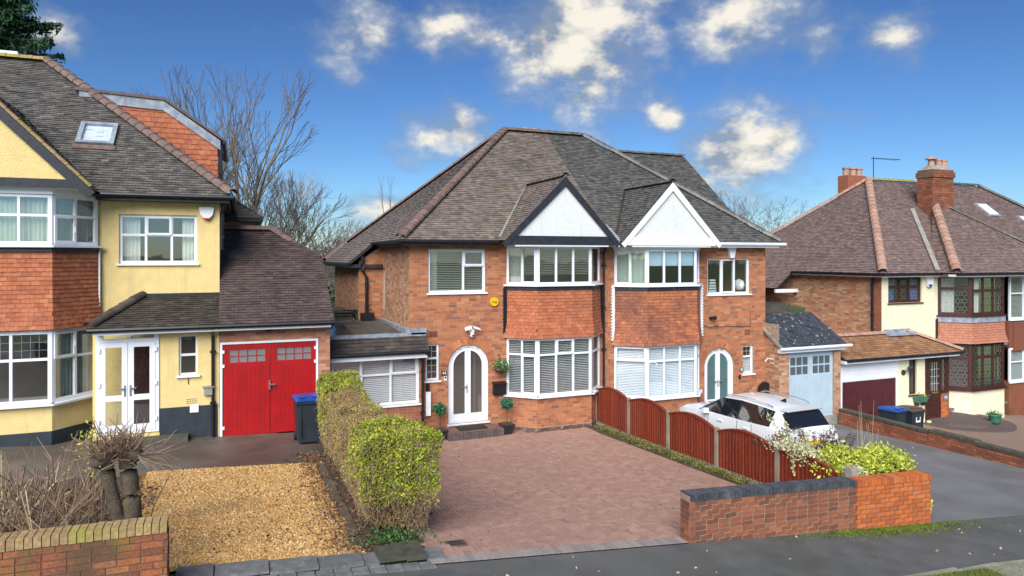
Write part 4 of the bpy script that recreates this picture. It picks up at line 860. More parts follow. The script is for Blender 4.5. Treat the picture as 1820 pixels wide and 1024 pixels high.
        bd = [M4(f_.p(.01+i*.118, .03, 0), (.112, 0, 0), (0, 0, 1.33), (0, -.008, 0)) for i in range(8)]; pieces('board', bd, 'blue_door', lf, 20)
    mb = MB(); mb.box((17.2, gy-.12, -1.0), (19.42, gy+.2, -.5)); mb.build('garage_threshold', 'concrete', H2)
    mb = MB(); mb.box((16.87, gy+.01, -1.2), (19.62, gy+.2, -.551)); mb.build('garage_footing', 'brick_pale', H2)
    mb = MB(); mb.box((17.34, gy+.1, .9), (19.3, gy+.12, 1.75)); mb.build('door_back', 'deck', gd)
    gr = roof(H2, [[(16.8, gy-.18, 1.98), (19.75, gy-.18, 1.98), (19.55, gy+1.2, 2.95), (16.8, gy+1.2, 2.95)]], 'roof_slate', nind=150, name='garage_roof', tw=.2, g=.11, th=.012)
    gutter(H2, (16.75, gy-.22, 1.94), (19.9, gy-.22, 1.94), 'upvc'); mb = MB(); mb.box((16.8, gy-.16, 1.8), (19.7, gy-.005, 1.93)); mb.build('fascia', 'upvc', H2)
    mb = MB(); mb.prism([(16.76, gy-.2, 1.9), (16.76, gy-.2, 2.02), (16.76, gy+1.2, 3.0), (16.76, gy+1.2, 2.88)], (.05, 0, 0)); mb.build('verge_board', 'concrete', H2)
    mb = MB(); mb.box((16.6, gy+1.25, 2.7), (18.2, gy+2.2, 3.0)); mb.box((17.4, gy+1.6, 3.0), (18.9, gy+2.6, 3.3)); mb.build('flat_roof', 'slab_dark', H2)
    mb = MB(); mb.tube([(16.86, 18.1, 1.55), (16.6, 18.1, 1.6), (16.5, 18.1, 1.5)], .015, 6); mb.tube([(16.86, 18.1, 1.4), (16.7, 18.1, 1.45)], .012, 6); mb.build('hose_bracket', 'white_plastic', H2)
    return H1, H2
HA, HB = build_pair()
# ------------------------------------------------------------------ the cream rendered house on the left
def build_cream():
    H = thing('rendered_house', 'cream rendered house with red garage doors and tile-hung bay on the left', 'house', (-2, 20, .85))
    UY, GY, BY1 = 18.2, 17.2, 17.25; zb = .75; ez = 6.5
    up = Fr((-3.25, UY, 4.0), (1, 0)); uo = [(-2.54+3.25, .87, -.88+3.25, 2.03)]
    mb = MB(); holed(mb, up, 2.87, 2.55, uo, 0, -.25); mb.poly([(-3.25, UY, .8), (-.38, UY, .8), (-.38, UY, 4.0), (-3.25, UY, 4.0)]); mb.poly([(-.38, UY, .8), (-.38, 28, .8), (-.38, 28, 6.55), (-.38, UY, 6.55)]); mb.poly([(-9, 28, .8), (-.38, 28, .8), (-.38, 28, 6.5), (-9, 28, 6.5)]); mb.build('wall', 'render_cream', H)
    window(H, up, uo[0][0], uo[0][1], 1.66, 1.16, [(.32, [(.4, 0), (.6, 0)]), (.34, [(.4, 1), (.6, 0)]), (.32, [(.4, 0), (.6, 0)])], curtain=[(.05, .42, 'curtain_pale'), (1.32, 1.62, 'curtain_pale')], label='six pane bedroom window with pale curtains')
    mb = MB(); mb.box((-8, 20.6, .8), (-.5, 20.7, 6.4)); mb.box((-8, 18.5, 3.7), (-.5, 20.6, 3.85)); mb.box((-8, 18.5, .9), (-.5, 20.6, 1.0)); mb.box((-3.2, 18.4, 1), (-3.12, 20.6, 6.4)); mb.box((-8, 18.5, 6.45), (-.5, 20.6, 6.48)); mb.build('partition', 'plaster_shaded', H)
    # bay, mirror symmetric about x = -5.1
    A, B = (-2.95, UY-.1), (-3.66, BY1); Cc, E_ = (-6.5, BY1), (-7.3, UY-.1)
    segs = [(Cc, B, 1), (B, A, 0), (E_, Cc, 2)]
    for P, Q, kd in segs:
        f = splay(P, Q); W = (Vector(Q)-Vector(P)).length
        mb = MB(); mb.fbox(f, 0, 1.3, -.2, W, 1.88, 0); mb.build('bay_base', 'render_cream', H)
        mb = MB(); mb.fbox(f, -.0, .6, -.2, W+.0, 1.3, .03); mb.build('plinth', 'paint_navy', H)
        low = [(1, [(.38, 0), (.62, 0)])]*4 if kd == 1 else ([(1, [(.38, 1), (.62, 0)]), (1, [(.38, 0), (.62, 0)])] if kd == 0 else [(1, [(1, 0)])])
        upl = [(1, [(.4, 0), (.6, 0)])]*5 if kd == 1 else ([(1, [(.4, 0), (.6, 1)]), (1, [(.4, 0), (.6, 0)])] if kd == 0 else [(1, [(1, 0)])])
        window(H, f, 0, 1.9, W, 1.56, low, rec=0, fw=.08, sw=.12, name='bay_window', lead=('grid', [0, 2, 4, 6], 'lead'), curtain=[(.05, W-.05, 'curtain_green')] if kd == 0 else ([(.05, .5, 'curtain_green')] if kd == 1 else None))
        window(H, f, 0, 5.28, W, 1.1, upl, rec=0, fw=.08, sw=.12, name='bay_window', curtain=[(.05, W-.05, 'curtain_green')])
        mb = MB(); mb.fbox(f, -.02, 6.37, -.2, W+.02, 6.5, .04); mb.build('bay_head', 'upvc', H)
        mb = MB(); mb.fbox(f, -.01, 5.13, -.1, W+.01, 5.232, .05); mb.build('bay_apron', 'black_timber', H)
    hung(H, Cc, B, 3.5, 5.15, 'hung_tile', nind=170); hung(H, B, A, 3.5, 5.15, 'hung_tile', nind=90)
    poly_part(H, 'edge_bead', [(A[0]+.02, A[1]-.03, 3.55), (A[0]+.05, A[1]-.03, 3.55), (A[0]+.05, A[1]-.03, 5.2), (A[0]+.02, A[1]-.03, 5.2)], (0, .05, 0), 'white_paint')
    mb = MB()
    for z in (1.86, 3.48, 5.2, 6.45): mb.poly([(A[0], A[1]+.3, z), (B[0], B[1], z), (Cc[0], Cc[1], z), (E_[0], E_[1]+.3, z)])
    mb.build('bay_floor', 'plaster', H)
    # roof: hip to the right
    ye, yr, rz = UY-.35, 22.7, 10.5; xr, xa = -.1, -4.95; k = (rz-ez)/(yr-ye); xl = -12
    rf = roof(H, [[(xl, ye, ez), (xr, ye, ez), (xa, yr, rz), (xl, yr, rz)]], 'roof_grey', nind=300, pick=lambda x, y, z: x > -3.0 or z > 8.3, extra_deck=[[(xr, ye, ez), (xr, 27.5, ez), (xa, yr, rz)], [(xr, 27.5, ez), (xl, 27.5, ez), (xl, yr, rz), (xa, yr, rz)]])
    round_tiles('hip_tile', [(xr, ye, ez+.05), (xa, yr, rz+.05)], .16, 'ridge_brown', rf); round_tiles('ridge_tile', [(xa, yr, rz+.03), (xl, yr, rz+.03)], .15, 'brick_moss_top', rf)
    gutter(H, (-2.95, ye-.04, ez-.05), (xr+.05, ye-.04, ez-.05)); mb = MB(); mb.box((-2.95, ye, ez-.17), (xr-.05, UY, ez-.06)); mb.box((-.36, UY, ez-.17), (xr-.05, 27, ez-.06)); mb.build('fascia', 'black_timber', H)
    gutter(H, (xr+.04, ye, ez-.05), (xr+.04, 27, ez-.05))
    # roof light
    sk = Fr((0, 0, 0), (1, 0)); n = Vector((0, -k, 1)).normalized(); v = Vector((0, 1, k)).normalized(); o = Vector((-3.63, ye+(7.75-ez)/k, 7.75))
    def P(a, b, c): return o+Vector((a, 0, 0))+v*b+n*c
    mb = MB(); w_, h_ = .82, 1.0
    for q in ((0, 0, w_, .1), (0, h_-.1, w_, h_), (0, .1, .1, h_-.1), (w_-.1, .1, w_, h_-.1)): mb.hexa([P(q[0], q[1], -.02), P(q[2], q[1], -.02), P(q[2], q[3], -.02), P(q[0], q[3], -.02), P(q[0], q[1], .1), P(q[2], q[1], .1), P(q[2], q[3], .1), P(q[0], q[3], .1)])
    rl = mb.build('roof_light', 'lead', H)
    mb = MB(); mb.poly([P(.1, .1, .06), P(w_-.1, .1, .06), P(w_-.1, h_-.1, .06), P(.1, h_-.1, .06)]); mb.build('pane', 'glass', rl)
    mb = MB(); mb.poly([P(.1, .1, .03), P(w_-.1, .1, .03), P(w_-.1, h_-.1, .03), P(.1, h_-.1, .03)]); mb.build('blind', 'blind_bright', rl)
    mb = MB(); mb.hexa([P(-.05, -.2, .02), P(w_+.05, -.2, .02), P(w_+.05, -.02, .02), P(-.05, -.02, .02), P(-.05, -.2, .045), P(w_+.05, -.2, .045), P(w_+.05, -.02, .045), P(-.05, -.02, .045)]); mb.build('flashing', 'ridge_brown', rl)
    # front gable over the bay, right foot at the wall
    gx, gz, fx, fz = -5.1, 8.72, -2.9, 6.5; yg = BY1-.2; yv = lambda z: ye+(z-ez)/k
    R1 = [(fx, yg-.03, fz), (fx, yv(fz), fz), (gx, yv(gz), gz), (gx, yg-.03, gz)]; L1 = [(2*gx-fx, yv(fz), fz), (2*gx-fx, yg-.03, fz), (gx, yg-.03, gz), (gx, yv(gz), gz)]
    gr = roof(H, [R1], 'roof_grey', nind=60, name='gable_roof', extra_deck=[L1])
    round_tiles('verge_tile', [(fx-.02, yg-.0, fz+.03), (gx, yg-.0, gz+.03)], .08, 'brick_moss_top', gr)
    d = Vector((fx-gx, 0, fz-gz)).normalized(); tip = Vector((fx, yg-.04, fz))+d*.1
    poly_part(H, 'bargeboard', [(gx, yg-.04, gz), (gx, yg-.04, gz-.27), tip+Vector((-.14, 0, -.14)), tip], (0, .05, 0), 'black_timber')
    mb = MB(); mb.poly([(2*gx-fx, yg+.03, 6.55), (fx-.12, yg+.03, 6.55), (gx, yg+.03, gz-.1)]); mb.build('gable_panel', 'render_cream', H)
    mb = MB(); mb.box((2*gx-fx, yg-.02, 6.5), (fx-.2, yg+.05, 6.68)); mb.build('gable_beam', 'black_timber', H)
    mb = MB(); mb.box((2*gx-fx, yg, 6.5), (fx-.1, UY, 6.54)); mb.build('soffit', 'upvc', H)
    # loft dormer rising from the right hand slope
    dy = 21.3; pts = [(-1.2, dy, 6.7), (-.5, dy, 6.7), (-.5, dy, 8.25), (-1.9, dy, 9.25), (-3.6, dy, 9.3)]
    mb = MB(); mb.poly(pts); dm = mb.build('dormer', 'deck', H)
    P2 = [(-1.2, dy-.01, 6.7), (-.5, dy-.01, 6.7), (-.5, dy-.01, 8.3), (-1.9, dy-.01, 9.3), (-3.3, dy-.01, 9.3), (-3.3, dy-.01, 9.0)]
    pieces('tile', tile_mats(P2, .17, .14, .018), 'hung_tile', dm, 150, (TILE_V, BOX_F), pick=lambda x, y, z: z > 7.2+(-.5-x)*.8)
    for a, b in (((-3.9, 9.2), (-1.88, 9.1)), ((-1.88, 9.1), (-.42, 8.08))):
        poly_part(H, 'dormer_fascia', [(a[0], dy-.06, a[1]), (b[0], dy-.06, b[1]), (b[0], dy-.06, b[1]+.27), (a[0], dy-.06, a[1]+.27)], (0, .04, 0), 'lead')
    mb = MB(); mb.prism([(-4.0, dy-.1, 9.48), (-1.85, dy-.1, 9.38), (-.36, dy-.1, 8.36), (-.36, dy-.1, 8.43), (-1.83, dy-.1, 9.46), (-4.0, dy-.1, 9.56)], (0, 5, 0)); mb.build('dormer_roof', 'roof_plum', H)
    mb = MB(); mb.poly([(-.48, dy, 6.7), (-.48, dy+5, 6.7), (-.48, dy+5, 8.3), (-.48, dy, 8.3)]); mb.build('dormer_cheek', 'hung_tile', H)
    gutter(H, (-.32, dy-.1, 8.3), (-.32, dy+4, 8.3)); downpipe(H, [(-.4, dy-.02, 8.2), (-.4, dy-.02, 7.0)])
    # porch and garage under one lean-to
    pf = Fr((-2.9, GY, zb), (1, 0)); pW = 2.53
    dz = 1.12-zb; po = [(.06, dz, 1.29, 3.4-zb), (-1.21+2.9, 2.33-zb, -.82+2.9, 3.25-zb)]
    mb = MB(); holed(mb, pf, pW, 2.72, po, 0, -.2, v0=1.55-zb+.0 if False else 0); mb.build('porch_wall', 'render_cream', H)
    mb = MB(); mb.box((-1.6, GY-.02, zb), (-.4, GY, 1.62)); mb.build('plinth', 'paint_navy', H)
    # white double porch doors
    f2 = Fr((-2.84, GY-.0, 1.12), (1, 0)); fw = 1.23; fh = 2.28
    mb = MB(); holed(mb, f2, fw, fh, [(.07, .05, fw-.07, 2.03), (.14, 2.1, fw-.1, 2.22)], .03, -.05, edges=True); dr = mb.build('door', 'upvc', H); dr['label'] = 'white glazed double porch doors'
    mb = MB(); mb.poly([f2.p(.14, 2.1, -.02), f2.p(fw-.1, 2.1, -.02), f2.p(fw-.1, 2.22, -.02), f2.p(.14, 2.22, -.02)]); mb.build('pane', 'glass', dr)
    for s in (0, 1):
        u0 = .075+s*.545; lw = .535; mb = MB(); pn = [(.115, .14, lw-.11, .68), (.115, .80, lw-.11, 1.86)]; fl = Fr(f2.p(u0, .055, .02), f2.u, f2.n)
        holed(mb, fl, lw, 1.97, pn, .02, -.03, edges=True); lf = mb.build('door_leaf', 'upvc', dr)
        for p in pn: g = MB(); g.poly([fl.p(p[0], p[1], -.01), fl.p(p[2], p[1], -.01), fl.p(p[2], p[3], -.01), fl.p(p[0], p[3], -.01)]); g.build('pane', 'glass', lf)
        hb = MB(); x = lw-.05 if s == 0 else .05; hb.fbox(fl, x-.018, .78, .02, x+.018, 1.02, .035); hb.fbox(fl, min(x, x+(-.12 if s == 0 else .12)), .94, .035, max(x, x+(-.12 if s == 0 else .12)), .965, .07); hb.build('handle', 'chrome', lf)
        for z in (.2, 1.0, 1.75): hb = MB(); x = -.03 if s == 0 else lw-.01; hb.fbox(fl, x, z, .02, x+.05, z+.09, .045); hb.build('hinge', 'upvc', lf)
    mb = MB(); mb.box((-2.85, GY+.75, 1.0), (-1.6, GY+.85, 3.4)); mb.build('inner_wall', 'render_cream', H); mb = MB(); mb.box((-2.25, GY+.66, 1.05), (-1.7, GY+.74, 3.1)); mb.build('inner_door', 'maroon', H); mb = MB(); mb.box((-2.33, GY+.64, 1.05), (-2.25, GY+.75, 3.2)); mb.build('inner_frame', 'white_paint', H)
    mb = MB(); mb.box((-2.95, GY-.4, .7), (-1.0, GY-.0, 1.02)); mb.box((-1.0, GY-.25, .7), (-.5, GY-.03, .9)); mb.build('doorstep', 'slab_dark', H)
    window(H, pf, po[1][0], po[1][1], .39, .92, [(1, [(.5, 0), (.5, 0)])], fw=.045, glass='glass_dark')
    mb = MB(); mb.box((-.69, GY-.09, 1.86), (-.5, GY-.0, 2.04)); mb.box((-.72, GY-.11, 2.03), (-.47, GY, 2.06)); mb.build('vent_hood', 'concrete', H)
    mb = MB(); mb.box((-.98, GY-.04, 1.48), (-.8, GY-.021, 1.66)); mb.build('meter_cover', 'white_plastic', H)
    mb = MB(); mb.box((-1.07, GY-.006, 1.66), (-.83, GY-.001, 1.82)); ab = mb.build('air_brick', 'render_cream', H); mb = MB(); [mb.box((-1.05+i*.036, GY-.009, 1.68+j*.045), (-1.03+i*.036, GY-.0062, 1.7+j*.045)) for i in range(6) for j in range(3)]; mb.build('air_holes', 'ink', ab)
    mb = MB(); mb.box((-1.02, GY-.01, 2.12), (-1.0, GY-.001, 2.26)); mb.build('rust_streak', 'mahogany', H)
    gf = Fr((-.37, GY, zb), (1, 0)); brick_wall(H, gf, 2.5, 2.72, [(.02, 0, 2.22, 2.29)], 'brick_garage', nind=60, name='garage_wall')
    mb = MB(); f3 = Fr((-.35, GY, .82), (1, 0)); holed(mb, f3, 2.2, 2.22, [(.05, 0, 2.15, 2.17)], .02, -.08, edges=True); gd = mb.build('garage_door', 'upvc', H); gd['label'] = 'bright red boarded garage doors in a white frame'
    for s in (0, 1):
        u0 = .055+s*1.05; fl = Fr(f3.p(u0, .015, -.02), f3.u, f3.n); mb = MB(); pn = [(.14, 1.72, .93, 2.02)]
        holed(mb, fl, 1.04, 2.15, pn, .012, -.03, edges=True); lf = mb.build('door_leaf', 'red_door', gd)
        g = MB(); g.poly([fl.p(.14, 1.72, -.008), fl.p(.93, 1.72, -.008), fl.p(.93, 2.02, -.008), fl.p(.14, 2.02, -.008)]); g.build('pane', 'glass_frosted', lf)
        bk = MB(); bk.poly([fl.p(.1, 1.7, -.1), fl.p(.95, 1.7, -.1), fl.p(.95, 2.05, -.1), fl.p(.1, 2.05, -.1)]); bk.build('pane_lining', 'plaster', lf)
        mb = MB(); [mb.fbox(fl, .14+.79*i/4-.008, 1.72, -.006, .14+.79*i/4+.008, 2.02, .01) for i in (1, 2, 3)]; mb.fbox(fl, .14, 1.86, -.006, .93, 1.875, .008); mb.build('glazing_bar', 'lead' if False else 'red_door', lf)
        bd = [M4(fl.p(.02+i*.1005, .02, .012), (.097, 0, 0), (0, 0, 1.62), (0, -.007, 0)) for i in range(10)]; pieces('board', bd, 'red_door', lf, 20)
        for z in (.18, 1.62, 1.95): hb = MB(); x = -.05 if s == 0 else 1.0; hb.fbox(fl, x, z, .02, x+.09, z+.07, .045); hb.build('hinge', 'white_plastic', lf)
    hb = MB(); hb.box((.72, GY-.05, 1.88), (.75, GY+.0, 2.1)); hb.box((.72, GY-.08, 1.99), (.86, GY-.05, 2.02)); hb.build('handle', 'chrome', gd)
    mb = MB(); mb.box((.66, GY-.12, 3.27), (.78, GY-.01, 3.35)); mb.lathe((.7, GY-.15, 3.25), [(.02, 0), (.06, .03), (.06, .09), (.02, .12)], 10); mb.build('floodlight', 'black_plastic', H)
    le = GY-.32; lz = 3.5; ly1 = UY; lz1 = 4.24; ry, rz2 = 20.0, 5.75
    kk = (rz2-lz)/(ry-le)
    lr = roof(H, [[(-2.92, le, lz), (-.37, le, lz), (-.37, UY, lz+kk*(UY-le)*.62), (-2.05, UY, lz+kk*(UY-le)*.62)]], 'roof_black', nind=150, name='porch_roof')
    zl = lz+kk*(UY-le)*.62
    round_tiles('hip_tile', [(-2.92, le, lz+.04), (-2.05, UY, zl+.04)], .12, 'roof_black', lr)
    mb = MB(); mb.box((-2.05, UY-.06, zl), (-.38, UY-.002, zl+.07)); mb.build('lead_flashing', 'black_timber', H)
    gr2 = roof(H, [[(-.37, le, lz), (2.2, le, lz), (2.12, 19.3, 4.93), (.92, ry+.1, rz2), (-.37, ry+.1, rz2)]], 'roof_plum', nind=250, name='garage_roof')
    round_tiles('ridge_tile', [(-.37, ry+.1, rz2+.03), (.92, ry+.1, rz2+.03)], .13, 'ridge_brown', gr2); round_tiles('hip_tile', [(2.2, 19.25, 4.9), (.92, ry+.1, rz2+.03)], .13, 'ridge_brown', gr2)
    mb = MB(); mb.poly([(2.1, GY+.02, .8), (2.1, 21, .8), (2.1, 21, 4.85), (2.1, 19.3, 4.85), (2.1, GY+.02, 3.45)]); mb.poly([(2.12, 19.3, 4.93), (2.12, 24, 4.93), (.92, 24, 5.75), (.92, ry+.1, rz2)]); mb.build('garage_side', 'brick_red', H)
    gutter(H, (-2.95, le-.04, lz-.05), (2.2, le-.04, lz-.05)); mb = MB(); mb.box((-2.85, le+.0, lz-.16), (2.12, GY-.035, lz-.06)); mb.build('fascia', 'upvc', H)
    downpipe(H, [(-.5, le, lz-.08), (-.5, GY-.06, 3.2), (-.5, GY-.06, .85)]); downpipe(H, [(-.22, ye+.1, 6.4), (-.33, UY+.05, 6.1), (-.33, UY+.05, 5.2)], r=.05)
    # alarm, vent, rear outrigger
    al = alarm_shape(Fr((-.67, UY-.005, 6.08), (1, 0)), 0, 0, .17, .16, .09, [(-1, .9), (-.8, -.2), (-.3, -.8), (.3, -.8), (.8, -.2), (1, .9), (.7, 1), (-.7, 1)]); a_ = al.build('alarm_box', 'white_plastic', H)
    mb = MB(); mb.prism([(-.67-.09, UY-.098, 5.97), (-.67-.04, UY-.098, 5.93), (-.67+.04, UY-.098, 5.93), (-.67+.09, UY-.098, 5.97)], (0, .09, 0)); mb.build('alarm_strobe', 'red_plastic', a_)
    mb = MB(); mb.box((-3.12, UY-.006, 6.22), (-2.88, UY-.001, 6.34)); ab = mb.build('air_brick', 'render_cream', H); mb = MB(); [mb.box((-3.1+i*.036, UY-.009, 6.24+j*.045), (-3.08+i*.036, UY-.0062, 6.262+j*.045)) for i in range(6) for j in range(2)]; mb.build('air_holes', 'ink', ab)
    mb = MB(); mb.box((-.36, 23.5, 4), (.55, 26, 6.2)); mb.build('rear_wing', 'brick_garage', H); roof(H, [[(-.36, 23.3, 6.3), (.75, 23.3, 6.3), (-.36, 23.3+.02, 6.95)]], 'roof_black', nind=0, name='wing_roof')
    mb = MB(); mb.prism([(-.36, 23.3, 6.15), (.8, 23.3, 6.15), (.8, 23.3, 6.3), (-.36, 23.3, 7.05)], (0, 3, 0)); mb.build('wing_eaves', 'black_timber', H)
    mb = MB(); mb.box((-6.6, 23.6, 9.5), (-5.85, 24.4, 10.95)); c_ = mb.build('chimney', 'white_paint', H); mb = MB(); mb.box((-6.65, 23.55, 10.72), (-5.8, 24.45, 10.8)); mb.build('chimney_band', 'brick_red', c_)
    return H
HC = build_cream()

# ------------------------------------------------------------------ the lower pair on the right
def build_right():
    H = thing('semi_house', 'cream painted brick house with maroon garage and dark leaded windows on the right', 'house', (26, 20, -1.2))
    N_ = thing('semi_house', 'brick house with white windows at the right edge of the picture', 'house', (32, 20, -1.6))
    UY = 19.0; ez = 4.4; cx = 23.0; zb = -1.5
    side = Fr((cx, 29, zb), (0, -1)); brick_wall(H, side, 29-UY, ez-zb, [(5.0, 4.0, 6.2, 4.35)], 'brick_pale', nind=0, name='side_wall', ch=.08)
    q = Fr((cx, UY+.45, zb), (0, -1)); pieces('quoin_brick', brick_mats(Fr(q.p(0, 0, .012), q.u, q.n), .45, 5.8, ch=.08), 'brick_red', H, 0)
    up = Fr((cx, UY, 1.2), (1, 0)); uo = [(.35, 2.02-.0, 2.2, 3.02)]
    brick_wall(H, up, 3.3, 3.25, uo, 'paint_cream', nind=0, name='front_wall', mortar='paint_cream', ch=.08, d=.004)
    window(H, up, .35, 1.83+.19, 1.85, 1.0+.0, [(1, [(.33, 0), (.67, 0)]), (1, [(.33, 1), (.67, 1)]), (1, [(.33, 0), (.67, 0)])], frame='mahogany', lead=('diamond', None, 'concrete'), curtain=[(.05, .55, 'curtain_blue'), (1.3, 1.8, 'curtain_blue')], fw=.09, mw=.08, label='leaded bedroom window with blue curtains')
    mb = MB(); mb.box((cx+.3, 21, -1), (31.5, 21.1, 4.3)); mb.box((cx+.3, 18.6, 1.35), (31.5, 21, 1.5)); mb.box((cx+.3, 18.6, -1.1), (31.5, 21, -1)); mb.build('partition', 'plaster_shaded', H)
    A, B, Cc, E_ = (26.1, UY), (26.95, 18.2), (28.9, 18.2), (29.7, UY); f1 = UY
    for P, Q, kd in ((A, B, 0), (B, Cc, 1), (Cc, E_, 2)):
        f = splay(P, Q); W = (Vector(Q)-Vector(P)).length
        window(H, f, 0, 2.68, W, 1.6, [(1, [(.28, 0), (.72, 0)])] if kd == 0 else [(1, [(.35, 0), (.65, 0)])]*(3 if kd == 1 else 2), rec=0, frame='mahogany', fw=.12, mw=.1, lead=('diamond', None, 'concrete'), name='bay_window', sw=.1, curtain=[(.1, .6, 'curtain_pale')])
        window(H, f, 0, -.25, W, 1.85, [(1, [(.28, 0), (.72, 0)])] if kd == 0 else [(1, [(.27, 0), (.73, 0)])]*(3 if kd == 1 else 2), rec=0, frame='mahogany', fw=.12, mw=.1, lead=('diamond', None, 'concrete'), name='bay_window', sw=.12)
        brick_wall(H, Fr(f.p(0, -1.5), f.u, f.n), W, 1.22, [], 'paint_cream', nind=0, name='bay_base', mortar='paint_cream', ch=.08, d=.004, back=-.1)
        mb = MB(); mb.fbox(f, -.02, 2.4, -.1, W+.02, 2.63, .05); mb.build('lead_flashing', 'lead', H)
        mb = MB(); mb.fbox(f, -.02, 4.2, -.1, W+.02, 4.34, .06); mb.build('bay_head', 'upvc', H)
        hung(H, P, Q, 1.6, 2.42, 'hung_tile_pink', flare=.12, nind=0, g=.1)
        mb = MB(); mb.fbox(f, .0, 1.5, -.3, W, 1.62, .0); mb.build('bay_floor', 'plaster', H)
    saw_edge(H, 26.05, UY-.05, 1.6, 2.55, -1, 'mahogany')
    mb = MB(); mb.poly([(29.6, UY, -1.6), (31.2, UY, -1.6), (31.2, UY, 4.3), (29.6, UY, 4.3)]); mb.build('front_wall', 'paint_cream', H)
    # roof
    ye, yr, rz = UY-.35, 23.6, 8.62; xl = cx-.35; xa, xb = 27.7, 35.4; xr = 40.4; k = (rz-ez)/(yr-ye)
    rf = roof(H, [[(xl, ye, ez), (31.2, ye, ez), (31.2, yr, rz), (xa, yr, rz)], [(xl, 28.6, ez), (xl, ye, ez), (xa, yr, rz)], [(xl-.9, 29.0, ez-.75), (xl-.9, 23.2, ez-.75), (xl, 23.2, ez), (xl, 29, ez)]], 'roof_red', nind=0, extra_deck=[[(31.2, 28.6, ez), (xl, 28.6, ez), (xa, yr, rz), (31.2, yr, rz)]])
    rn = roof(N_, [[(31.2, ye, ez), (xr, ye, ez), (xb, yr, rz), (31.2, yr, rz)]], 'roof_red', nind=0, extra_deck=[[(xr, ye, ez), (xr, 28.6, ez), (xb, yr, rz)]])
    round_tiles('hip_tile', [(xl, ye, ez+.05), (xa, yr, rz+.05)], .17, 'ridge_terracotta', rf, .35); round_tiles('hip_tile', [(xl, 28.6, ez+.05), (xa, yr, rz+.05)], .15, 'ridge_terracotta', rf); round_tiles('hip_tile', [(xl-.9, 29, ez-.7), (xl, 29, ez+.05)], .13, 'ridge_terracotta', rf)
    round_tiles('ridge_tile', [(xa, yr, rz+.03), (31.2, yr, rz+.03)], .14, 'brick_moss_top', rf); round_tiles('ridge_tile', [(31.2, yr, rz+.03), (xb, yr, rz+.03)], .14, 'roof_dark', rn); round_tiles('hip_tile', [(xb, yr, rz+.03), (xr, ye, ez+.03)], .14, 'roof_dark', rn)
    # hipped projection over the bay
    px0, px1, py = 25.75, 33.6, 17.95; ax, ay, az = (29.6, 21.75, 7.55)
    pr = roof(H, [[(px0, ye+.4, ez+.0), (px0, py, ez), (ax, ay, az)], [(px0, py, ez), (31.2, py, ez), (31.2, 20.2, 6.3), (ax, ay, az)]], 'roof_red', nind=0, name='bay_roof')
    pn = roof(N_, [[(31.2, py, ez), (px1, py, ez), (31.2, 20.2, 6.3)]], 'roof_red', nind=0, name='bay_roof')
    round_tiles('hip_tile', [(px0, py, ez+.05), (ax, ay, az+.05)], .18, 'ridge_terracotta', pr, .35); round_tiles('hip_tile', [(px1, py, ez+.05), (ax, ay, az+.05)], .1, 'roof_dark', pn)
    a = Vector((25.62, ye, ez+.06)); b = Vector((28.3, ye+(az-.45-ez)/k, az-.4)); mb = MB(); w_ = Vector((.13, 0, 0)); mb.prism([a-w_, a+w_, b+w_, b-w_], (0, -.02, .05)); mb.build('valley_lead', 'concrete', H)
    gutter(H, (xl-.05, ye-.05, ez-.06), (25.8, ye-.05, ez-.06)); gutter(H, (px0-.05, py-.05, ez-.06), (31.2, py-.05, ez-.06)); gutter(H, (xl-.04, 23.2, ez-.06), (xl-.04, ye, ez-.06)); gutter(N_, (31.2, py-.05, ez-.06), (px1, py-.05, ez-.06), 'upvc')
    mb = MB(); mb.box((xl, ye, ez-.16), (25.8, UY, ez-.07)); mb.box((xl, UY, ez-.16), (cx, 23.2, ez-.07)); mb.box((px0, py, ez-.16), (31.2, 18.3, ez-.07)); mb.box((xl-.9, 23.2, ez-.95), (cx, 23.3, ez-.8)); mb.build('fascia', 'upvc', H)
    downpipe(H, [(cx-.08, UY+.35, ez-.1), (cx-.08, UY+.35, 1.9)], 'black_plastic', .05)
    # chimneys
    x0, y0 = 28.95, 21.3; f = Fr((x0, y0, 6.7), (1, 0)); mb = MB(); mb.box((x0, y0, 6.4), (x0+1.35, y0+.75, 8.95)); mb.box((x0-.05, y0-.05, 8.6), (x0+1.4, y0+.8, 8.85)); ch = mb.build('chimney', 'mortar_dark', H)
    pieces('brick', brick_mats(f, 1.35, 2.25, ch=.085, d=.012)+brick_mats(Fr((x0, y0+.75, 6.7), (0, -1)), .75, 2.25, ch=.085, d=.012)+brick_mats(Fr((x0-.05, y0-.05, 8.6), (1, 0)), 1.45, .25, ch=.085, d=.012), 'brick_wall', ch, 0)
    mb = MB(); mb.hexa([(x0, y0, 8.95), (x0+1.35, y0, 8.95), (x0+1.35, y0+.75, 8.95), (x0, y0+.75, 8.95), (x0+.25, y0+.2, 9.15), (x0+1.1, y0+.2, 9.15), (x0+1.1, y0+.55, 9.15), (x0+.25, y0+.55, 9.15)]); mb.build('chimney_flaunching', 'concrete', ch)
    mb = MB(); mb.box((x0-.03, y0-.05, 6.55), (x0+1.3, y0-.02, 6.78)); mb.build('lead_flashing', 'lead', ch)
    for i, x in enumerate((.4, .85, 1.2)):
        mb = MB(); mb.lathe((x0+x, y0+.37, 9.08), [(.16, 0), (.14, .3), (.17, .32), (.17, .38), (.1, .39)] if i else [(.15, 0), (.13, .28), (.13, .36), (.25, .36), (.24, .42), (.08, .5)], 12); mb.build('chimney_pot', 'ridge_terracotta', ch)
    mb = MB(); mb.box((27.3, 24.4, 7.8), (28.5, 25.0, 8.95)); c2 = mb.build('chimney', 'brick_red', H)
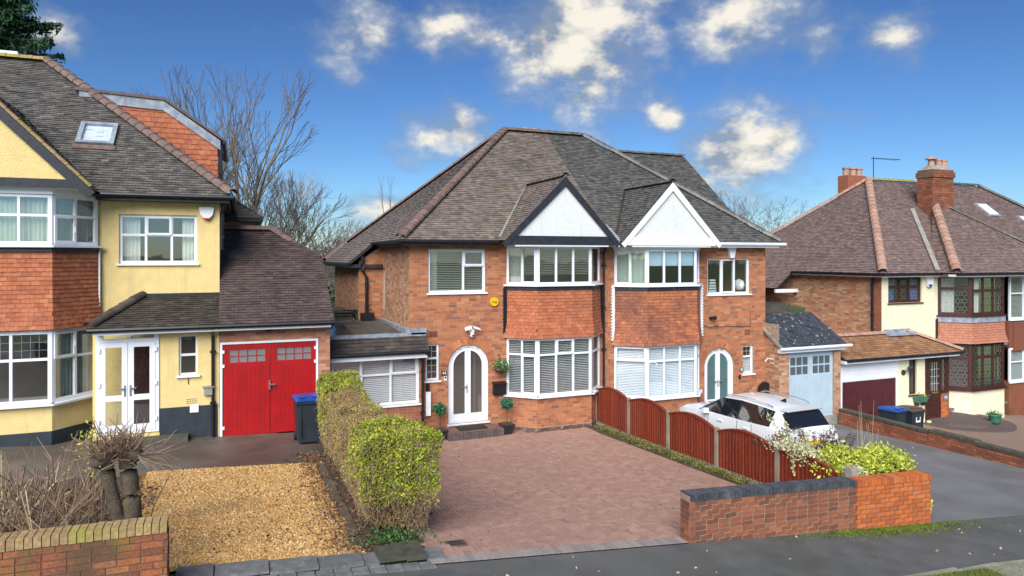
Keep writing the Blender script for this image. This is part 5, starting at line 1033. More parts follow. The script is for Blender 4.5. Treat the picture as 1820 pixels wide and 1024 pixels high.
    for i, x in enumerate((27.5, 27.95, 28.35)): mb = MB(); mb.lathe((x, 24.7, 8.9), [(.16, 0), (.14, .35), (.18, .38), (.18, .45), (.1, .46)], 12); mb.build('chimney_pot', 'ridge_terracotta', c2)
    mb = MB(); mb.tube([(29.1, 24.5, 8.4), (29.1, 24.5, 9.95)], .022, 6); mb.tube([(28.95, 24.5, 9.85), (30.9, 24.5, 9.9)], .014, 6); [mb.tube([(29.2+.22*i, 24.3, 9.86), (29.2+.22*i, 24.7, 9.86)], .007, 4) for i in range(8)]; mb.build('aerial', 'bin_grey', H)
    # neighbour beyond: windows, red tile hanging, roof lights
    nf = Fr((31.2, 18.45, -1.7), (1, 0)); mb = MB(); mb.box((30.0, 18.5, 1.1), (31.25, 18.9, 2.3)); mb.build('tile_band', 'brick_wall', N_)
    mb = MB(); mb.box((29.75, 18.55, -1.8), (36, 19.2, -.2)); mb.box((29.75, 18.55, .0+1.25), (36, 19.2, 2.35)); mb.box((31.6, 18.6, -.2), (36, 19.2, 1.3)); mb.box((31.6, 18.6, 2.35), (36, 19.2, 4.3)); mb.build('wall', 'brick_wall', N_)
    wf = Fr((29.8, 18.55, 0), (1, 0)); window(N_, wf, 0, 2.4, 1.8, 1.85, [(1, [(.4, 0), (.6, 0)]), (1, [(.4, 0), (.6, 0)])], rec=0, blind=(.02, .98, 'blind_cream', .6), fw=.09); window(N_, wf, 0, -.2, 1.8, 1.42, [(1, [(.4, 0), (.6, 0)]), (1, [(.4, 0), (.6, 0)])], rec=0, blind=(.02, .98, 'blind_white', .6), fw=.09)
    mb = MB(); mb.box((29.8, 19.0, -.2), (31.6, 19.1, 4.2)); mb.build('partition', 'plaster', N_)
    n = Vector((0, -k, 1)).normalized(); v = Vector((0, 1, k)).normalized()
    for x, z in ((33.2, 6.9), (35.2, 6.3)):
        o = Vector((x, ye+(z-ez)/k, z)); mb = MB(); P_ = [o, o+Vector((.8, 0, 0)), o+Vector((.8, 0, 0))+v, o+v]; mb.prism([p+n*.02 for p in P_], n*.08); rl = mb.build('roof_light', 'lead', N_)
        mb = MB(); c = sum(P_, Vector())/4; mb.poly([c+(p-c)*.8+n*.105 for p in P_]); mb.build('pane', 'blind_bright', rl)
    # lean-to over garage and porch
    GY = 18.1; le, lz, lz1 = 17.75, 1.42, 2.05
    lr = roof(H, [[(19.75, le, lz), (25.75, le, lz), (24.6, UY, lz1), (19.75, UY, lz1)]], 'roof_amber', nind=150, name='porch_roof', tw=.25, g=.13, th=.02)
    round_tiles('hip_tile', [(25.75, le, lz+.04), (24.4, UY, lz1+.06)], .11, 'ridge_terracotta', lr); round_tiles('ridge_tile', [(19.75, UY, lz1+.02), (cx+.1, UY, lz1+.02)], .13, 'ridge_terracotta', lr)
    mb = MB(); mb.box((cx+.1, UY-.3, lz1-.06), (24.5, UY-.01, lz1+.03)); mb.box((cx+.1, UY-.03, lz1+.03), (24.5, UY-.012, lz1+.16)); mb.build('lead_flashing', 'lead', H)
    mb = MB(); mb.box((19.75, UY, -1.3), (cx, UY+3, lz1-.05)); mb.build('garage_side', 'brick_pale', H)
    gutter(H, (19.8, le-.04, lz-.05), (25.7, le-.04, lz-.05)); mb = MB(); mb.box((19.75, le, lz-.17), (25.6, GY-.02, lz-.06)); mb.build('fascia', 'upvc', H)
    mb = MB(); mb.box((19.85, GY-.01, .55), (22.75, GY+.05, 1.28)); [mb.box((19.87, GY-.018, .58+.17*i), (22.7, GY-.0, .73+.17*i)) for i in range(4)]; mb.box((19.87, GY-.03, -1.2), (19.95, GY+.05, .55)); mb.box((22.62, GY-.03, -1.2), (22.72, GY+.05, .55)); mb.build('garage_frame', 'upvc', H)
    f = Fr((19.95, GY-.0, -1.15), (1, 0)); mb = MB(); mb.fbox(f, 0, 0, -.05, 2.67, 1.7, 0); gd = mb.build('garage_door', 'maroon', H)
    for i in range(4):
        mb = MB(); u = .06+i*.65; mb.fbox(f, u, .5, 0, u+.58, 1.2, .012); mb.prism([f.p(u, 1.2, 0), f.p(u+.58, 1.2, 0), f.p(u+.58, 1.25, 0), f.p(u+.38, 1.38, 0), f.p(u+.2, 1.38, 0), f.p(u, 1.25, 0)], f.n*.012); mb.fbox(f, u, .06, 0, u+.58, .42, .012); mb.build('door_panel', 'maroon', gd)
    wf = Fr((22.72, GY, -1.3), (1, 0)); wo = [(.6, 1.15, 1.02, 2.68)]
    brick_wall(H, wf, 1.45, 2.7, wo, 'paint_cream', nind=40, name='porch_wall', mortar='paint_cream', ch=.08, d=.004)
    window(H, wf, .6, 1.15, .42, 1.53, [(1, [(1, 0)])], frame='mahogany', fw=.06, glass='glass_dark')
    mb = MB(); mb.tube([(23.0, GY-.01, .72), (23.0, GY-.05, .72)], .1, 12); mb.tube([(23.0, GY-.05, .75), (23.15, GY-.15, .85)], .015, 6); mb.lathe((23.2, GY-.17, .72), [(.04, 0), (.09, .16), (.11, .17), (.03, .27)], 6); mb.build('wall_lamp', 'paint_navy', H)
    mb = MB(); mb.box((24.17, GY-.05, -1.3), (24.35, GY+.1, 1.3)); mb.box((25.35, GY-.0, -1.25), (25.5, GY+.1, 1.3)); mb.box((24.35, GY-.0, 1.12), (25.35, GY+.1, 1.3)); fm = mb.build('porch_frame', 'mahogany', H)
    f = Fr((24.35, GY, -1.15), (1, 0)); mb = MB(); holed(mb, f, .72, 2.27, [(.1, 1.05, .62, 2.15)], 0, -.05, edges=True); mb.fbox(f, .14, .15, 0, .58, .42, .012); mb.fbox(f, .18, .48, 0, .54, .9, .012); dr = mb.build('door', 'mahogany', H); dr['label'] = 'dark wooden front door with leaded glass'
    g = MB(); g.poly([f.p(.1, 1.05, -.02), f.p(.62, 1.05, -.02), f.p(.62, 2.15, -.02), f.p(.1, 2.15, -.02)]); g.build('pane', 'glass', dr)
    mb = MB(); [mb.fbox(f, .1+.13*i-.004, 1.05, -.018, .1+.13*i+.004, 2.15, -.012) for i in (1, 2, 3)]; [mb.fbox(f, .1, 1.05+.275*i-.004, -.018, .62, 1.05+.275*i+.004, -.0115) for i in (1, 2, 3)]; mb.build('leading', 'curtain_pale', dr)
    mb = MB(); mb.fbox(f, .2, .96, 0, .52, 1.02, .02); mb.build('letter_plate', 'brass', dr)
    window(H, Fr((25.07, GY, -1.15), (1, 0)), 0, 1.0, .28, 1.27, [(1, [(1, 0)])], frame='mahogany', rec=0, fw=.05, lead=('diamond', None, 'concrete'), sill=True)
    bf = Fr((25.05, GY, -1.15), (1, 0)); brick_wall(H, bf, .42, .96, [], 'brick_orange', nind=10, name='porch_pier', ch=.08); mb = MB(); mb.box((25.14, GY-.04, -.5), (25.38, GY-.01, -.26)); n2 = mb.build('number_plate', 'slab', H); text_obj('40', (25.26, GY-.044, -.38), .15, 'white_plastic', n2)
    mb = MB(); mb.box((24.4, GY+.8, -1.1), (25.4, GY+.85, 1.3)); mb.build('inner_wall', 'plaster', H)
    mb = MB(); mb.box((24.2, GY-.15, -1.35), (25.5, GY, -1.17)); mb.build('door_sill', 'paint_cream', H)
    for i, (r_, z) in enumerate(((1.75, -1.24), (1.15, -1.13))):
        mb = MB(); mb.lathe((25.7-.25*i, GY-.3, -1.5), [(r_, 0), (r_, z+1.5)], 28); mb.build('doorstep', 'step_brick', H)
    # alarm and small rear details
    al = alarm_shape(Fr((25.55, UY-.01, 4.05), (1, 0)), 0, 0, .22, .26, .1, [(-1, .8), (-.6, -.8), (0, -1), (.6, -.8), (1, .8), (.7, 1), (-.7, 1)]); a_ = al.build('alarm_box', 'white_plastic', H)
    mb = MB(); mb.prism([(25.42, UY-.115, 3.92), (25.5, UY-.115, 3.8), (25.6, UY-.115, 3.8), (25.68, UY-.115, 3.92)], (0, .004, 0)); mb.build('alarm_stripe', 'blue_plastic', a_)
    return H
HD = build_right()
# ------------------------------------------------------------------ garden walls
def garden_wall(name, label, x0, x1, y, zt0, zt1, zb, m, cop, mort, cop_h=.105, ch=.075, th=.22, nind=300, end=True, cop_m=None, ext_left=False):
    """brick wall along x with a coping of bricks on edge, sheared to follow the slope of the street"""
    W = x1-x0; sh = (zt1-zt0)/W; H = zt0-zb; T = thing(name, label, 'wall', ((x0+x1)/2, y+th/2, zb)); f = Fr((x0, y, zb), (1, 0))
    mb = MB(); mb.hexa([(x0+.004, y+.004, zb-.4), (x1-.004, y+.004, zb-.4), (x1-.004, y+th, zb-.4), (x0+.004, y+th, zb-.4), (x0+.004, y+.004, zt0-.03), (x1-.004, y+.004, zt1-.03), (x1-.004, y+th, zt1-.03), (x0+.004, y+th, zt0-.03)]); core = mb.build('core', mort, T)
    ms = brick_mats(f, W, H-cop_h, (), ch, .225, .005, .011, sh, headers=.04, v0=(H-cop_h) % ch-5*ch)
    ef = Fr((x0, y+th, zb), (0, -1)); ms += brick_mats(ef, th, H-cop_h, (), ch, .225, .005, .011, v0=(H-cop_h) % ch-3*ch)
    ef = Fr((x1, y, zb+sh*W), (0, 1)); ms += brick_mats(ef, th, H-cop_h, (), ch, .225, .005, .011, v0=(H-cop_h) % ch-3*ch)
    pieces('brick', ms, m, core, nind)
    cp = []; n = int(W/.076); st = W/n
    for i in range(n):
        x = x0+i*st; z = zt0+sh*(x-x0)-cop_h+random.uniform(-.003, .003)
        cp.append(M4((x+.004, y-.012+random.uniform(-.003, .003), z), (st-.009, 0, sh*st), (0, 0, cop_h), (0, 0, 0)))
        o = cp[-1]; o[:3, 2] = (0, th+.024, 0)
    # box with its back shown too: front is at n=0 here, so turn it round
    cp = [M4(o[:3, 3]+o[:3, 2], o[:3, 0], o[:3, 1], -o[:3, 2]) for o in cp]
    pieces('coping_brick', cp, cop, core, 200)
    return T
W1 = garden_wall('garden_wall', 'red-brown brick garden wall with dark blue coping in front of the block drive', 6.38, 9.8, 8.6, 1.42, 1.22, .62, 'brick_wall', 'brick_coping', 'mortar_light')
W2 = garden_wall('garden_wall', 'bright orange brick planter wall under the yellow-green shrub', 9.81, 11.6, 8.58, 1.21, 1.12, .30, 'brick_orange', 'brick_orange', 'mortar_dark', ch=.078)
mb = MB(); mb.box((11.38, 8.82, -.2), (11.6, 10.7, 1.1)); mb.box((10.2, 10.5, -.2), (11.38, 10.7, .9)); mb.build('planter_return', 'brick_orange', W2)
W3 = garden_wall('garden_wall', 'mossy brick garden wall with brick-on-edge top in the left corner', -6.0, -.7, 8.3, 2.26, 2.15, 1.2, 'brick_mossy', 'brick_moss_top', 'mortar_dark', cop_h=.11)
def dividing_wall():
    T = thing('garden_wall', 'low stepped brick wall with dark coping between the asphalt drive and the brick drive', 'wall', (19.38, 13, -1))
    steps = [(17.6, 14.3, -.22, -.22), (14.3, 12.9, -.16, -.16), (12.9, 9.0, -.20, -.2)]
    for i, (ya, yb, za, zb_) in enumerate(steps):
        L_ = ya-yb; f = Fr((19.27, ya, -1.3), (0, -1)); H = za+1.3-.07; mb = MB(); mb.box((19.28, yb, -1.6), (19.5, ya-.002, za-.06)); co = mb.build('core', 'mortar_dark', T)
        pieces('brick', brick_mats(f, L_, H, (), .078, .225, .012, headers=.1, v0=.3), 'brick_wall', co, 100)
        n = max(1, int(L_/.46)); st = L_/n
        pieces('coping', [M4((19.24, ya-i_*st, za-.065), (0, -(st-.006), 0), (0, 0, .07), (.3, 0, 0)) for i_ in range(n)], 'slab_dark', co, 20)
        mb = MB(); mb.box((19.25, yb, za-.06), (19.52, ya-.004, za-.0)); mb.build('coping_bed', 'slab_dark', T)
    return T
dividing_wall()

# ------------------------------------------------------------------ fence
def build_fence():
    T = thing('fence', 'red stained board fence with bowed panels and concrete posts beside the block drive', 'fence', (10.1, 13.6, .3))
    tops = [1.04, 1.08, 1.12, 1.13, 1.17, 1.02]; FX = 10.1; ys = [18.2-1.87*i for i in range(6)]
    for i, (y, zt) in enumerate(zip(ys, tops)):
        g = ground(FX, y); mb = MB(); mb.hexa([(FX-.05, y-.05, g-.3), (FX+.05, y-.05, g-.3), (FX+.05, y+.05, g-.3), (FX-.05, y+.05, g-.3), (FX-.045, y-.045, zt+.02), (FX+.045, y-.045, zt+.02), (FX+.045, y+.045, zt+.04), (FX-.045, y+.045, zt+.04)]); mb.build('post', 'concrete_post', T)
    for i in range(5):
        ya, yb = ys[i]-.05, ys[i+1]+.05; L_ = ya-yb; za, zb_ = tops[i]-.02, tops[i+1]-.02
        if i == 4: zb_ = .98
        ga, gb = ground(FX, ya)+.02, ground(FX, yb)+.02
        mb = MB(); mb.hexa([(FX-.02, yb, gb-.12), (FX+.02, yb, gb-.12), (FX+.02, ya, ga-.12), (FX-.02, ya, ga-.12), (FX-.02, yb, gb+.1), (FX+.02, yb, gb+.1), (FX+.02, ya, ga+.1), (FX-.02, ya, ga+.1)]); mb.build('gravel_board', 'concrete', T)
        top = lambda t: za+(zb_-za)*t+.17*math.sin(math.pi*min(1, t))**.9
        N_ = 20; pts = [(FX-.03, ya-L_*j/N_, top(j/N_)) for j in range(N_+1)]
        mb = MB()
        for a, b in zip(pts, pts[1:]): mb.hexa([(FX-.045, b[1], b[2]-.02), (FX+.03, b[1], b[2]-.02), (FX+.03, a[1], a[2]-.02), (FX-.045, a[1], a[2]-.02), (FX-.045, b[1], b[2]+.012), (FX+.03, b[1], b[2]+.012), (FX+.03, a[1], a[2]+.012), (FX-.045, a[1], a[2]+.012)])
        for hz in (.3, .6): mb.box((FX+.012, yb, ga+hz), (FX+.04, ya, ga+hz+.04))
        pn = mb.build('fence_panel', 'fence_red', T); nb = 17; w = L_/nb
        for j in range(nb):
            y1 = ya-j*w; y0 = y1-w+.004; t0, t1 = j/nb, (j+1)/nb; zlo = ga+(gb-ga)*t0+.09; e = .008
            b_ = MB(); b_.hexa([(FX-.036, y0, zlo), (FX+.008, y0, zlo), (FX+.008, y1, zlo), (FX-.004, y1, zlo), (FX-.036, y0, top(min(1, t1))-.01), (FX+.008, y0, top(min(1, t1))-.01), (FX+.008, y1, top(t0)-.01), (FX-.004, y1, top(t0)-.01)]); b_.build('board', 'fence_red', pn)
    return T
build_fence()

# ------------------------------------------------------------------ wheelie bins
def make_bin(label, lid, loc, rz=0, grp=None, logo=False):
    T = thing('wheelie_bin', label, 'bin', loc, grp, rz)
    mb = MB(); mb.hexa([(-.22, -.27, .06), (.22, -.27, .06), (.22, .25, .06), (-.22, .25, .06), (-.28, -.33, .95), (.28, -.33, .95), (.28, .33, .95), (-.28, .33, .95)]); mb.box((-.3, -.36, .93), (.3, .35, .985)); [mb.box((x, -.345, .2), (x+.02, -.28, .92)) for x in (-.2, .18)]; mb.build('body', 'bin_grey', T, local=True)
    mb = MB(); n = 6; rows = []
    for j in range(n+1):
        y = -.38+.72*j/n; c = .03*math.sin(math.pi*j/n); rows.append([(-.3, y, .99), (-.26, y, 1.03+c), (0, y, 1.045+c), (.26, y, 1.03+c), (.3, y, .99)])
    mb.grid(rows); mb.poly(rows[0]); mb.poly(rows[-1][::-1]); ld = mb.build('lid', lid, T, local=True)
    mb = MB(); [mb.box((x-.09, -.3, 1.06), (x+.09, -.2, 1.085)) for x in (-.12, .12)]; mb.build('lid_grip', lid, ld, local=True)
    mb = MB(); mb.tube([(-.26, .38, .98), (.26, .38, .98)], .017, 8); mb.box((-.25, .33, .95), (-.2, .39, 1.0)); mb.box((.2, .33, .95), (.25, .39, 1.0)); mb.build('handle', 'bin_grey', T, local=True)
    for s in (-1, 1): mb = MB(); mb.tube([(s*.2, .28, .1), (s*.26, .28, .1)], .1, 14); mb.build('wheel', 'tyre', T, local=True)
    if logo: mb = MB(); mb.prism([(-.1, -.318, .6), (.1, -.318, .6), (.1, -.33, .78), (.07, -.33, .78), (.07, -.322, .66), (-.07, -.322, .66), (-.07, -.33, .78), (-.1, -.33, .78)], (0, -.004, 0)); mb.build('emblem', 'white_plastic', T, local=True)
    return T
make_bin('black wheelie bin with blue lid beside the red garage doors', 'blue_lid', (1.5, 16.1, ground(1.5, 16.1)), .05)
make_bin('black wheelie bin with blue lid in front of the maroon garage door', 'blue_lid', (20.6, 16.6, ground(20.6, 16.6)), .1)
make_bin('black wheelie bin with brown lid behind the low wall', 'brown_lid', (21.3, 16.5, ground(21.3, 16.5)), -.05, logo=True)

# ------------------------------------------------------------------ car: lofted body, parked nose to the house
def build_car():
    T = thing('car', 'white estate-style SUV parked nose to the house behind the red fence', 'car', (13.2, 15.1, ground(13.2, 15.1)-.03), None, R(90)+R(2.5))
    # stations front..rear: x, z_low, z_sill, z_belt, z_top, half widths at sill / belt / roof edge
    S = [(2.22, .40, .50, .70, .74, .60, .58, .45), (2.12, .28, .45, .80, .86, .80, .74, .58), (1.85, .22, .42, .92, .99, .90, .86, .62), (1.45, .20, .40, .98, 1.06, .92, .89, .64), (1.02, .20, .40, 1.02, 1.12, .92, .90, .66),
         (.55, .20, .40, 1.04, 1.40, .92, .90, .66), (.15, .20, .40, 1.05, 1.555, .92, .90, .66), (-.45, .20, .40, 1.06, 1.60, .92, .90, .67), (-.52, .20, .40, 1.06, 1.60, .92, .90, .67), (-1.05, .20, .40, 1.08, 1.585, .92, .91, .67), (-1.32, .21, .40, 1.09, 1.57, .93, .91, .66), (-1.62, .22, .41, 1.10, 1.54, .93, .90, .64), (-1.80, .24, .42, 1.10, 1.50, .93, .89, .62), (-2.08, .27, .44, 1.06, 1.12, .92, .86, .66), (-2.2, .32, .48, .88, .96, .88, .82, .6), (-2.24, .42, .52, .74, .78, .80, .76, .55)]
    K = 9
    def ringp(s):
        x, zl, zs, zb, zt, hs, hb, hr = s
        P = [(0, zl), (hs*.8, zl), (hs, zs), (hs+.012, (zs+zb)*.5), (hb+.012, zb-.05), (hb, zb), (hr+(hb-hr)*.12, zt-.07*(1 if zt-zb > .3 else .3)), (hr*.75, zt-.012), (0, zt)]
        return [(x, y, z) for y, z in P]
    G = [ringp(s) for s in S]; parts = {}
    def put(nm, q):
        parts.setdefault(nm, []).append(q)
    for i in range(len(S)-1):
        for sgn in (1, -1):
            for j in range(K-1):
                q = [G[i][j], G[i][j+1], G[i+1][j+1], G[i+1][j]]; q = [(p[0], p[1]*sgn, p[2]) for p in q]
                if sgn > 0: q = q[::-1]
                nm = 'body'
                if j == 5 and 4 <= i <= 10: nm = 'side_window'
                if j == 5 and i in (7, ): nm = 'pillar'
                if j in (6, 7) and i in (4, 5): nm = 'windscreen'
                if j in (5, 6, 7) and i == 12: nm = 'rear_window' if j >= 6 else 'pillar_white'
                if j == 0: nm = 'underside'
                put(nm, q)
    M_ = {'body': 'car_white', 'pillar_white': 'car_white', 'side_window': 'glass_car', 'windscreen': 'glass_car', 'rear_window': 'glass_car', 'pillar': 'car_black', 'underside': 'car_black'}
    for nm in ('body', 'side_window', 'windscreen', 'rear_window', 'pillar', 'underside'):
        qs = parts.get(nm, [])+(parts.get('pillar_white', []) if nm == 'body' else [])
        groups = [qs] if nm in ('body', 'windscreen', 'rear_window', 'underside') else [[q for q in qs if q[0][1]+q[2][1] > 0], [q for q in qs if q[0][1]+q[2][1] < 0]]
        for gq in groups:
            vs = {}; V = []; F = []
            for q in gq:
                f = []
                for p in q:
                    key = (round(p[0], 4), round(p[1], 4), round(p[2], 4))
                    if key not in vs: vs[key] = len(V); V.append(p)
                    if vs[key] not in f: f.append(vs[key])
                if len(f) > 2: F.append(f)
            mb = MB(); mb.v = V; mb.f = F; o = mb.build(nm, M_[nm], T, local=True)
            me = o.data
            if nm in ('body',):
                me.polygons.foreach_set('use_smooth', [True]*len(me.polygons)); mod = o.modifiers.new('e', 'EDGE_SPLIT'); mod.split_angle = R(32)
    # cabin
    mb = MB(); mb.box((-1.5, -.62, .45), (.6, .62, .9)); [mb.box((x, y-.22, .8), (x+.14, y+.22, 1.38)) for x in (-.1, -1.05) for y in (-.38, .38)]; mb.build('seat', 'car_black', T, local=True)
    for x in (1.38, -1.35):
        for s in (-1, 1):
            mb = MB(); mb.tube([(x, s*.68, .35), (x, s*.93, .35)], .345, 24); w = mb.build('wheel', 'tyre', T, local=True)
            mb = MB(); mb.tube([(x, s*.9, .35), (x, s*.94, .35)], .24, 20); [mb.tube([(x, s*.945, .35), (x+.22*math.cos(t), s*.945, .35+.22*math.sin(t))], .025, 5) for t in [k*2*math.pi/5 for k in range(5)]]; mb.build('rim', 'alloy', w, local=True)
            mb = MB(); k0 = 14; O = [(x+.43*math.cos(math.pi*k/k0), s*.945, .33+.42*math.sin(math.pi*k/k0)) for k in range(k0+1)]; I = [(x+.36*math.cos(math.pi*k/k0), s*.95, .33+.36*math.sin(math.pi*k/k0)) for k in range(k0+1)]; mb.grid([O, I]); mb.build('wheel_arch', 'car_black', T, local=True)
    for s in (-1, 1):
        mb = MB(); mb.hexa([(-2.25, s*.42, .82), (-2.19, s*.84, .82), (-1.95, s*.955, .85), (-1.95, s*.42, .85), (-2.2, s*.42, .95), (-2.12, s*.86, .98), (-1.84, s*.955, .99), (-1.9, s*.42, .97)]); tl = mb.build('tail_lamp', 'lamp_red', T, local=True)
        mb = MB(); mb.hexa([(.55, s*.93, 1.0), (.75, s*.93, 1.0), (.72, s*1.1, 1.02), (.58, s*1.1, 1.02), (.55, s*.95, 1.15), (.72, s*.95, 1.13), (.68, s*1.1, 1.14), (.58, s*1.1, 1.15)]); mb.build('wing_mirror', 'car_white', T, local=True)
        for x in (.12, -.85): mb = MB(); mb.box((x-.1, s*.93-.015, .875), (x+.1, s*.93+.02, .91)); mb.build('door_handle', 'car_white', T, local=True)
        mb = MB(); mb.tube([(.2, s*.62, 1.53), (.05, s*.63, 1.585), (-.6, s*.635, 1.62), (-1.3, s*.63, 1.59), (-1.5, s*.62, 1.54)], .016, 6); mb.build('roof_rail', 'chrome', T, local=True)
        mb = MB()
        for x in (.62, -.5, -1.02):
            mb.tube([(x, s*.935, .35), (x-.01, s*.938, .7), (x-.03, s*.92, 1.05)], .005, 4)
        mb.build('door_seam', 'car_black', T, local=True)
        mb = MB(); mb.hexa([(2.05, s*.5, .68), (2.16, s*.5, .68), (1.98, s*.86, .72), (1.85, s*.84, .72), (2.0, s*.5, .78), (2.12, s*.5, .78), (1.94, s*.85, .82), (1.82, s*.84, .84)]); mb.build('headlamp', 'glass_frosted', T, local=True)
    mb = MB(); mb.hexa([(-1.72, -.6, 1.5), (-1.72, .6, 1.5), (-1.96, .58, 1.5), (-1.96, -.58, 1.5), (-1.7, -.6, 1.545), (-1.7, .6, 1.545), (-1.98, .58, 1.52), (-1.98, -.58, 1.52)]); mb.build('spoiler', 'car_white', T, local=True)
    mb = MB(); mb.prism([(-1.3, -.02, 1.56), (-1.12, -.02, 1.58), (-1.27, -.02, 1.67), (-1.31, -.02, 1.66)], (0, .04, 0)); mb.build('aerial_fin', 'car_black', T, local=True)
    mb = MB(); mb.tube([(-2.02, .1, 1.16), (-1.99, -.35, 1.2)], .012, 5); mb.build('rear_wiper', 'car_black', T, local=True)
    mb = MB(); mb.box((-2.26, -.26, .72), (-2.2, .26, .83)); mb.build('number_plate', 'yellow_plastic', T, local=True)
    mb = MB(); mb.box((-2.27, -.75, .36), (-2.15, .75, .5)); mb.build('bumper_trim', 'car_black', T, local=True)
    return T
build_car()

# ------------------------------------------------------------------ slabs, kerbs, covers, pots
def build_small():
    e = thing('edging', 'row of grey stone slabs along the front of the gravel', 'edging', (.6, 8.85, 1.2)); sl = []; x = -.66
    for w in (.42, .62, .58, .56, .55, .52): sl.append(M4((x, 8.72, street(x)-.02), (w-.015, 0, -.088*w), (0, .36, .0), (0, 0, .035))); x += w
    pieces('slab', sl, 'slab', e, 20); sl = []; x = -.6
    while x < 2.3: sl.append(M4((x, 8.5, street(x)-.03), (.2, 0, -.0176), (0, .2, 0), (0, 0, .03))); x += .215
    pieces('slab', sl, 'slab', e, 20)
    mb = MB(); mb.box((1.7, 8.72, 1.04), (2.32, 9.2, 1.14)); mb.build('corner_slab', 'slab_dark', e)
    k = thing('edging', 'dark mossy stone kerb between the gravel and the hedge', 'edging', (1.5, 11.6, 1.1)); ms = []
    y = 9.4
    while y < 13.4: ms.append(M4((1.46+random.uniform(-.02, .02), y, ground(1.5, y)-.05), (.15, 0, 0), (0, .88, ground(1.5, y+.9)-ground(1.5, y)), (0, 0, .07))); y += .9
    pieces('kerb_stone', ms, 'kerb_old', k, 10)
    k2 = thing('edging', 'pale concrete edging strip between footpath and grass verge', 'edging', (10, 6.92, .4)); ms = []
    for i in range(-10, 26): ms.append(M4((i*.9, 6.89, street(i*.9)-.03), (.89, 0, -.079), (0, .06, 0), (0, 0, .035)))
    pieces('edging_stone', ms, 'concrete', k2, 20)
    mb = MB(); mb.prism([(10.55, 6.5, street(10.55)+.004), (11.4, 6.5, street(11.4)+.004), (11.35, 6.97, street(11.35)+.004), (10.5, 6.97, street(10.5)+.004)], (0, 0, .02)); mc = mb.build('utility_cover', 'concrete'); tag(mc, 'pale concrete utility cover at the verge in the bottom right corner', 'cover')
    mb = MB(); x, y = 2.75, 9.2; z = ground(x, y)+.006; mb.hexa([(x, y, z), (x+.3, y, z-.02), (x+.3, y+.22, z-.025), (x, y+.22, z-.01), (x, y, z+.01), (x+.3, y, z-.01), (x+.3, y+.22, z-.015), (x, y+.22, z)]); dc = mb.build('drain_cover', 'iron'); tag(dc, 'small rusty drain cover set in the block paving near the hedge', 'cover')
    for i in range(3): mb = MB(); mb.hexa([(x+.04, y+.04+.06*i, z+.008), (x+.26, y+.04+.06*i, z-.007), (x+.26, y+.06+.06*i, z-.007), (x+.04, y+.06+.06*i, z+.008), (x+.04, y+.04+.06*i, z+.014), (x+.26, y+.04+.06*i, z-.003), (x+.26, y+.06+.06*i, z-.003), (x+.04, y+.06+.06*i, z+.014)]); mb.build('slot', 'ink', dc)
build_small()
# ------------------------------------------------------------------ vegetation
def leaf_mesh(name, P, size, m, parent=None, aspect=1.8, up=0., droop=0., norm=None, local=False):
    """many small folded leaves at points P"""
    P = np.asarray(P, float); n = len(P); a = RNG.normal(size=(n, 3)); a[:, 2] += up; a /= np.linalg.norm(a, axis=1)[:, None]
    b = RNG.normal(size=(n, 3)); b -= (b*a).sum(1)[:, None]*a; b /= np.linalg.norm(b, axis=1)[:, None]; c = np.cross(a, b)
    s = (size*RNG.uniform(.5, 1.55, n))[:, None]; L_ = a*s; W_ = b*s/aspect/1.0
    V = np.stack([P-L_*.5, P+W_*.5+c*s*.08, P+L_*.5, P-W_*.5+c*s*.08], 1).reshape(-1, 3)
    F = np.arange(4*n).reshape(n, 4); return link(name, np_mesh(name, V, F), m, parent, local=local)
def seg_mesh(name, segs, m, parent=None, n=4):
    """tapered branches; segs (p0, p1, r0, r1)"""
    A = np.array([s[0] for s in segs], float); B = np.array([s[1] for s in segs], float); r0 = np.array([s[2] for s in segs]); r1 = np.array([s[3] for s in segs])
    d = B-A; d /= np.maximum(np.linalg.norm(d, axis=1), 1e-9)[:, None]; h = np.where(np.abs(d[:, 2:3]) > .9, np.array([[1., 0, 0]]), np.array([[0, 0, 1.]])); u = np.cross(d, h); u /= np.linalg.norm(u, axis=1)[:, None]; v = np.cross(d, u)
    V = []
    for C_, r in ((A, r0), (B, r1)):
        for k in range(n):
            t = 2*math.pi*k/n; V.append(C_+(u*math.cos(t)+v*math.sin(t))*r[:, None])
    V = np.stack(V, 1).reshape(-1, 3); base = np.arange(len(A))[:, None]*2*n
    F = np.concatenate([base+np.array([k, (k+1) % n, n+(k+1) % n, n+k]) for k in range(n)]).reshape(-1, 4); return link(name, np_mesh(name, V, F), m, parent)
def grow(segs, p, d, L_, r, depth, rng, spread=.5, up=.15, n_seg=3, ratio=.68, kids=(2, 3), minr=.004, wob=.12):
    p = np.array(p, float); d = np.array(d, float)
    for i in range(n_seg):
        d = d+rng.normal(size=3)*wob+np.array([0, 0, up*.3]); d /= np.linalg.norm(d); q = p+d*L_/n_seg; r1 = max(minr, r*(1-.32/n_seg)); segs.append((p, q, r, r1)); p, r = q, r1
        if depth > 0 and i < n_seg-1 and rng.random() < .75:
            e = rng.normal(size=3); e -= e.dot(d)*d; e /= np.linalg.norm(e); nd = d*math.cos(spread)+e*math.sin(spread)*1.1; grow(segs, p, nd, L_*ratio*.85, r*.55, depth-1, rng, spread, up, n_seg, ratio, kids, minr, wob)
    if depth > 0:
        for k in range(rng.integers(kids[0], kids[1]+1)):
            e = rng.normal(size=3); e -= e.dot(d)*d; e /= np.linalg.norm(e); a = spread*rng.uniform(.5, 1.2); nd = d*math.cos(a)+e*math.sin(a); grow(segs, p, nd, L_*ratio, r*.7, depth-1, rng, spread, up, n_seg, ratio, kids, minr, wob)
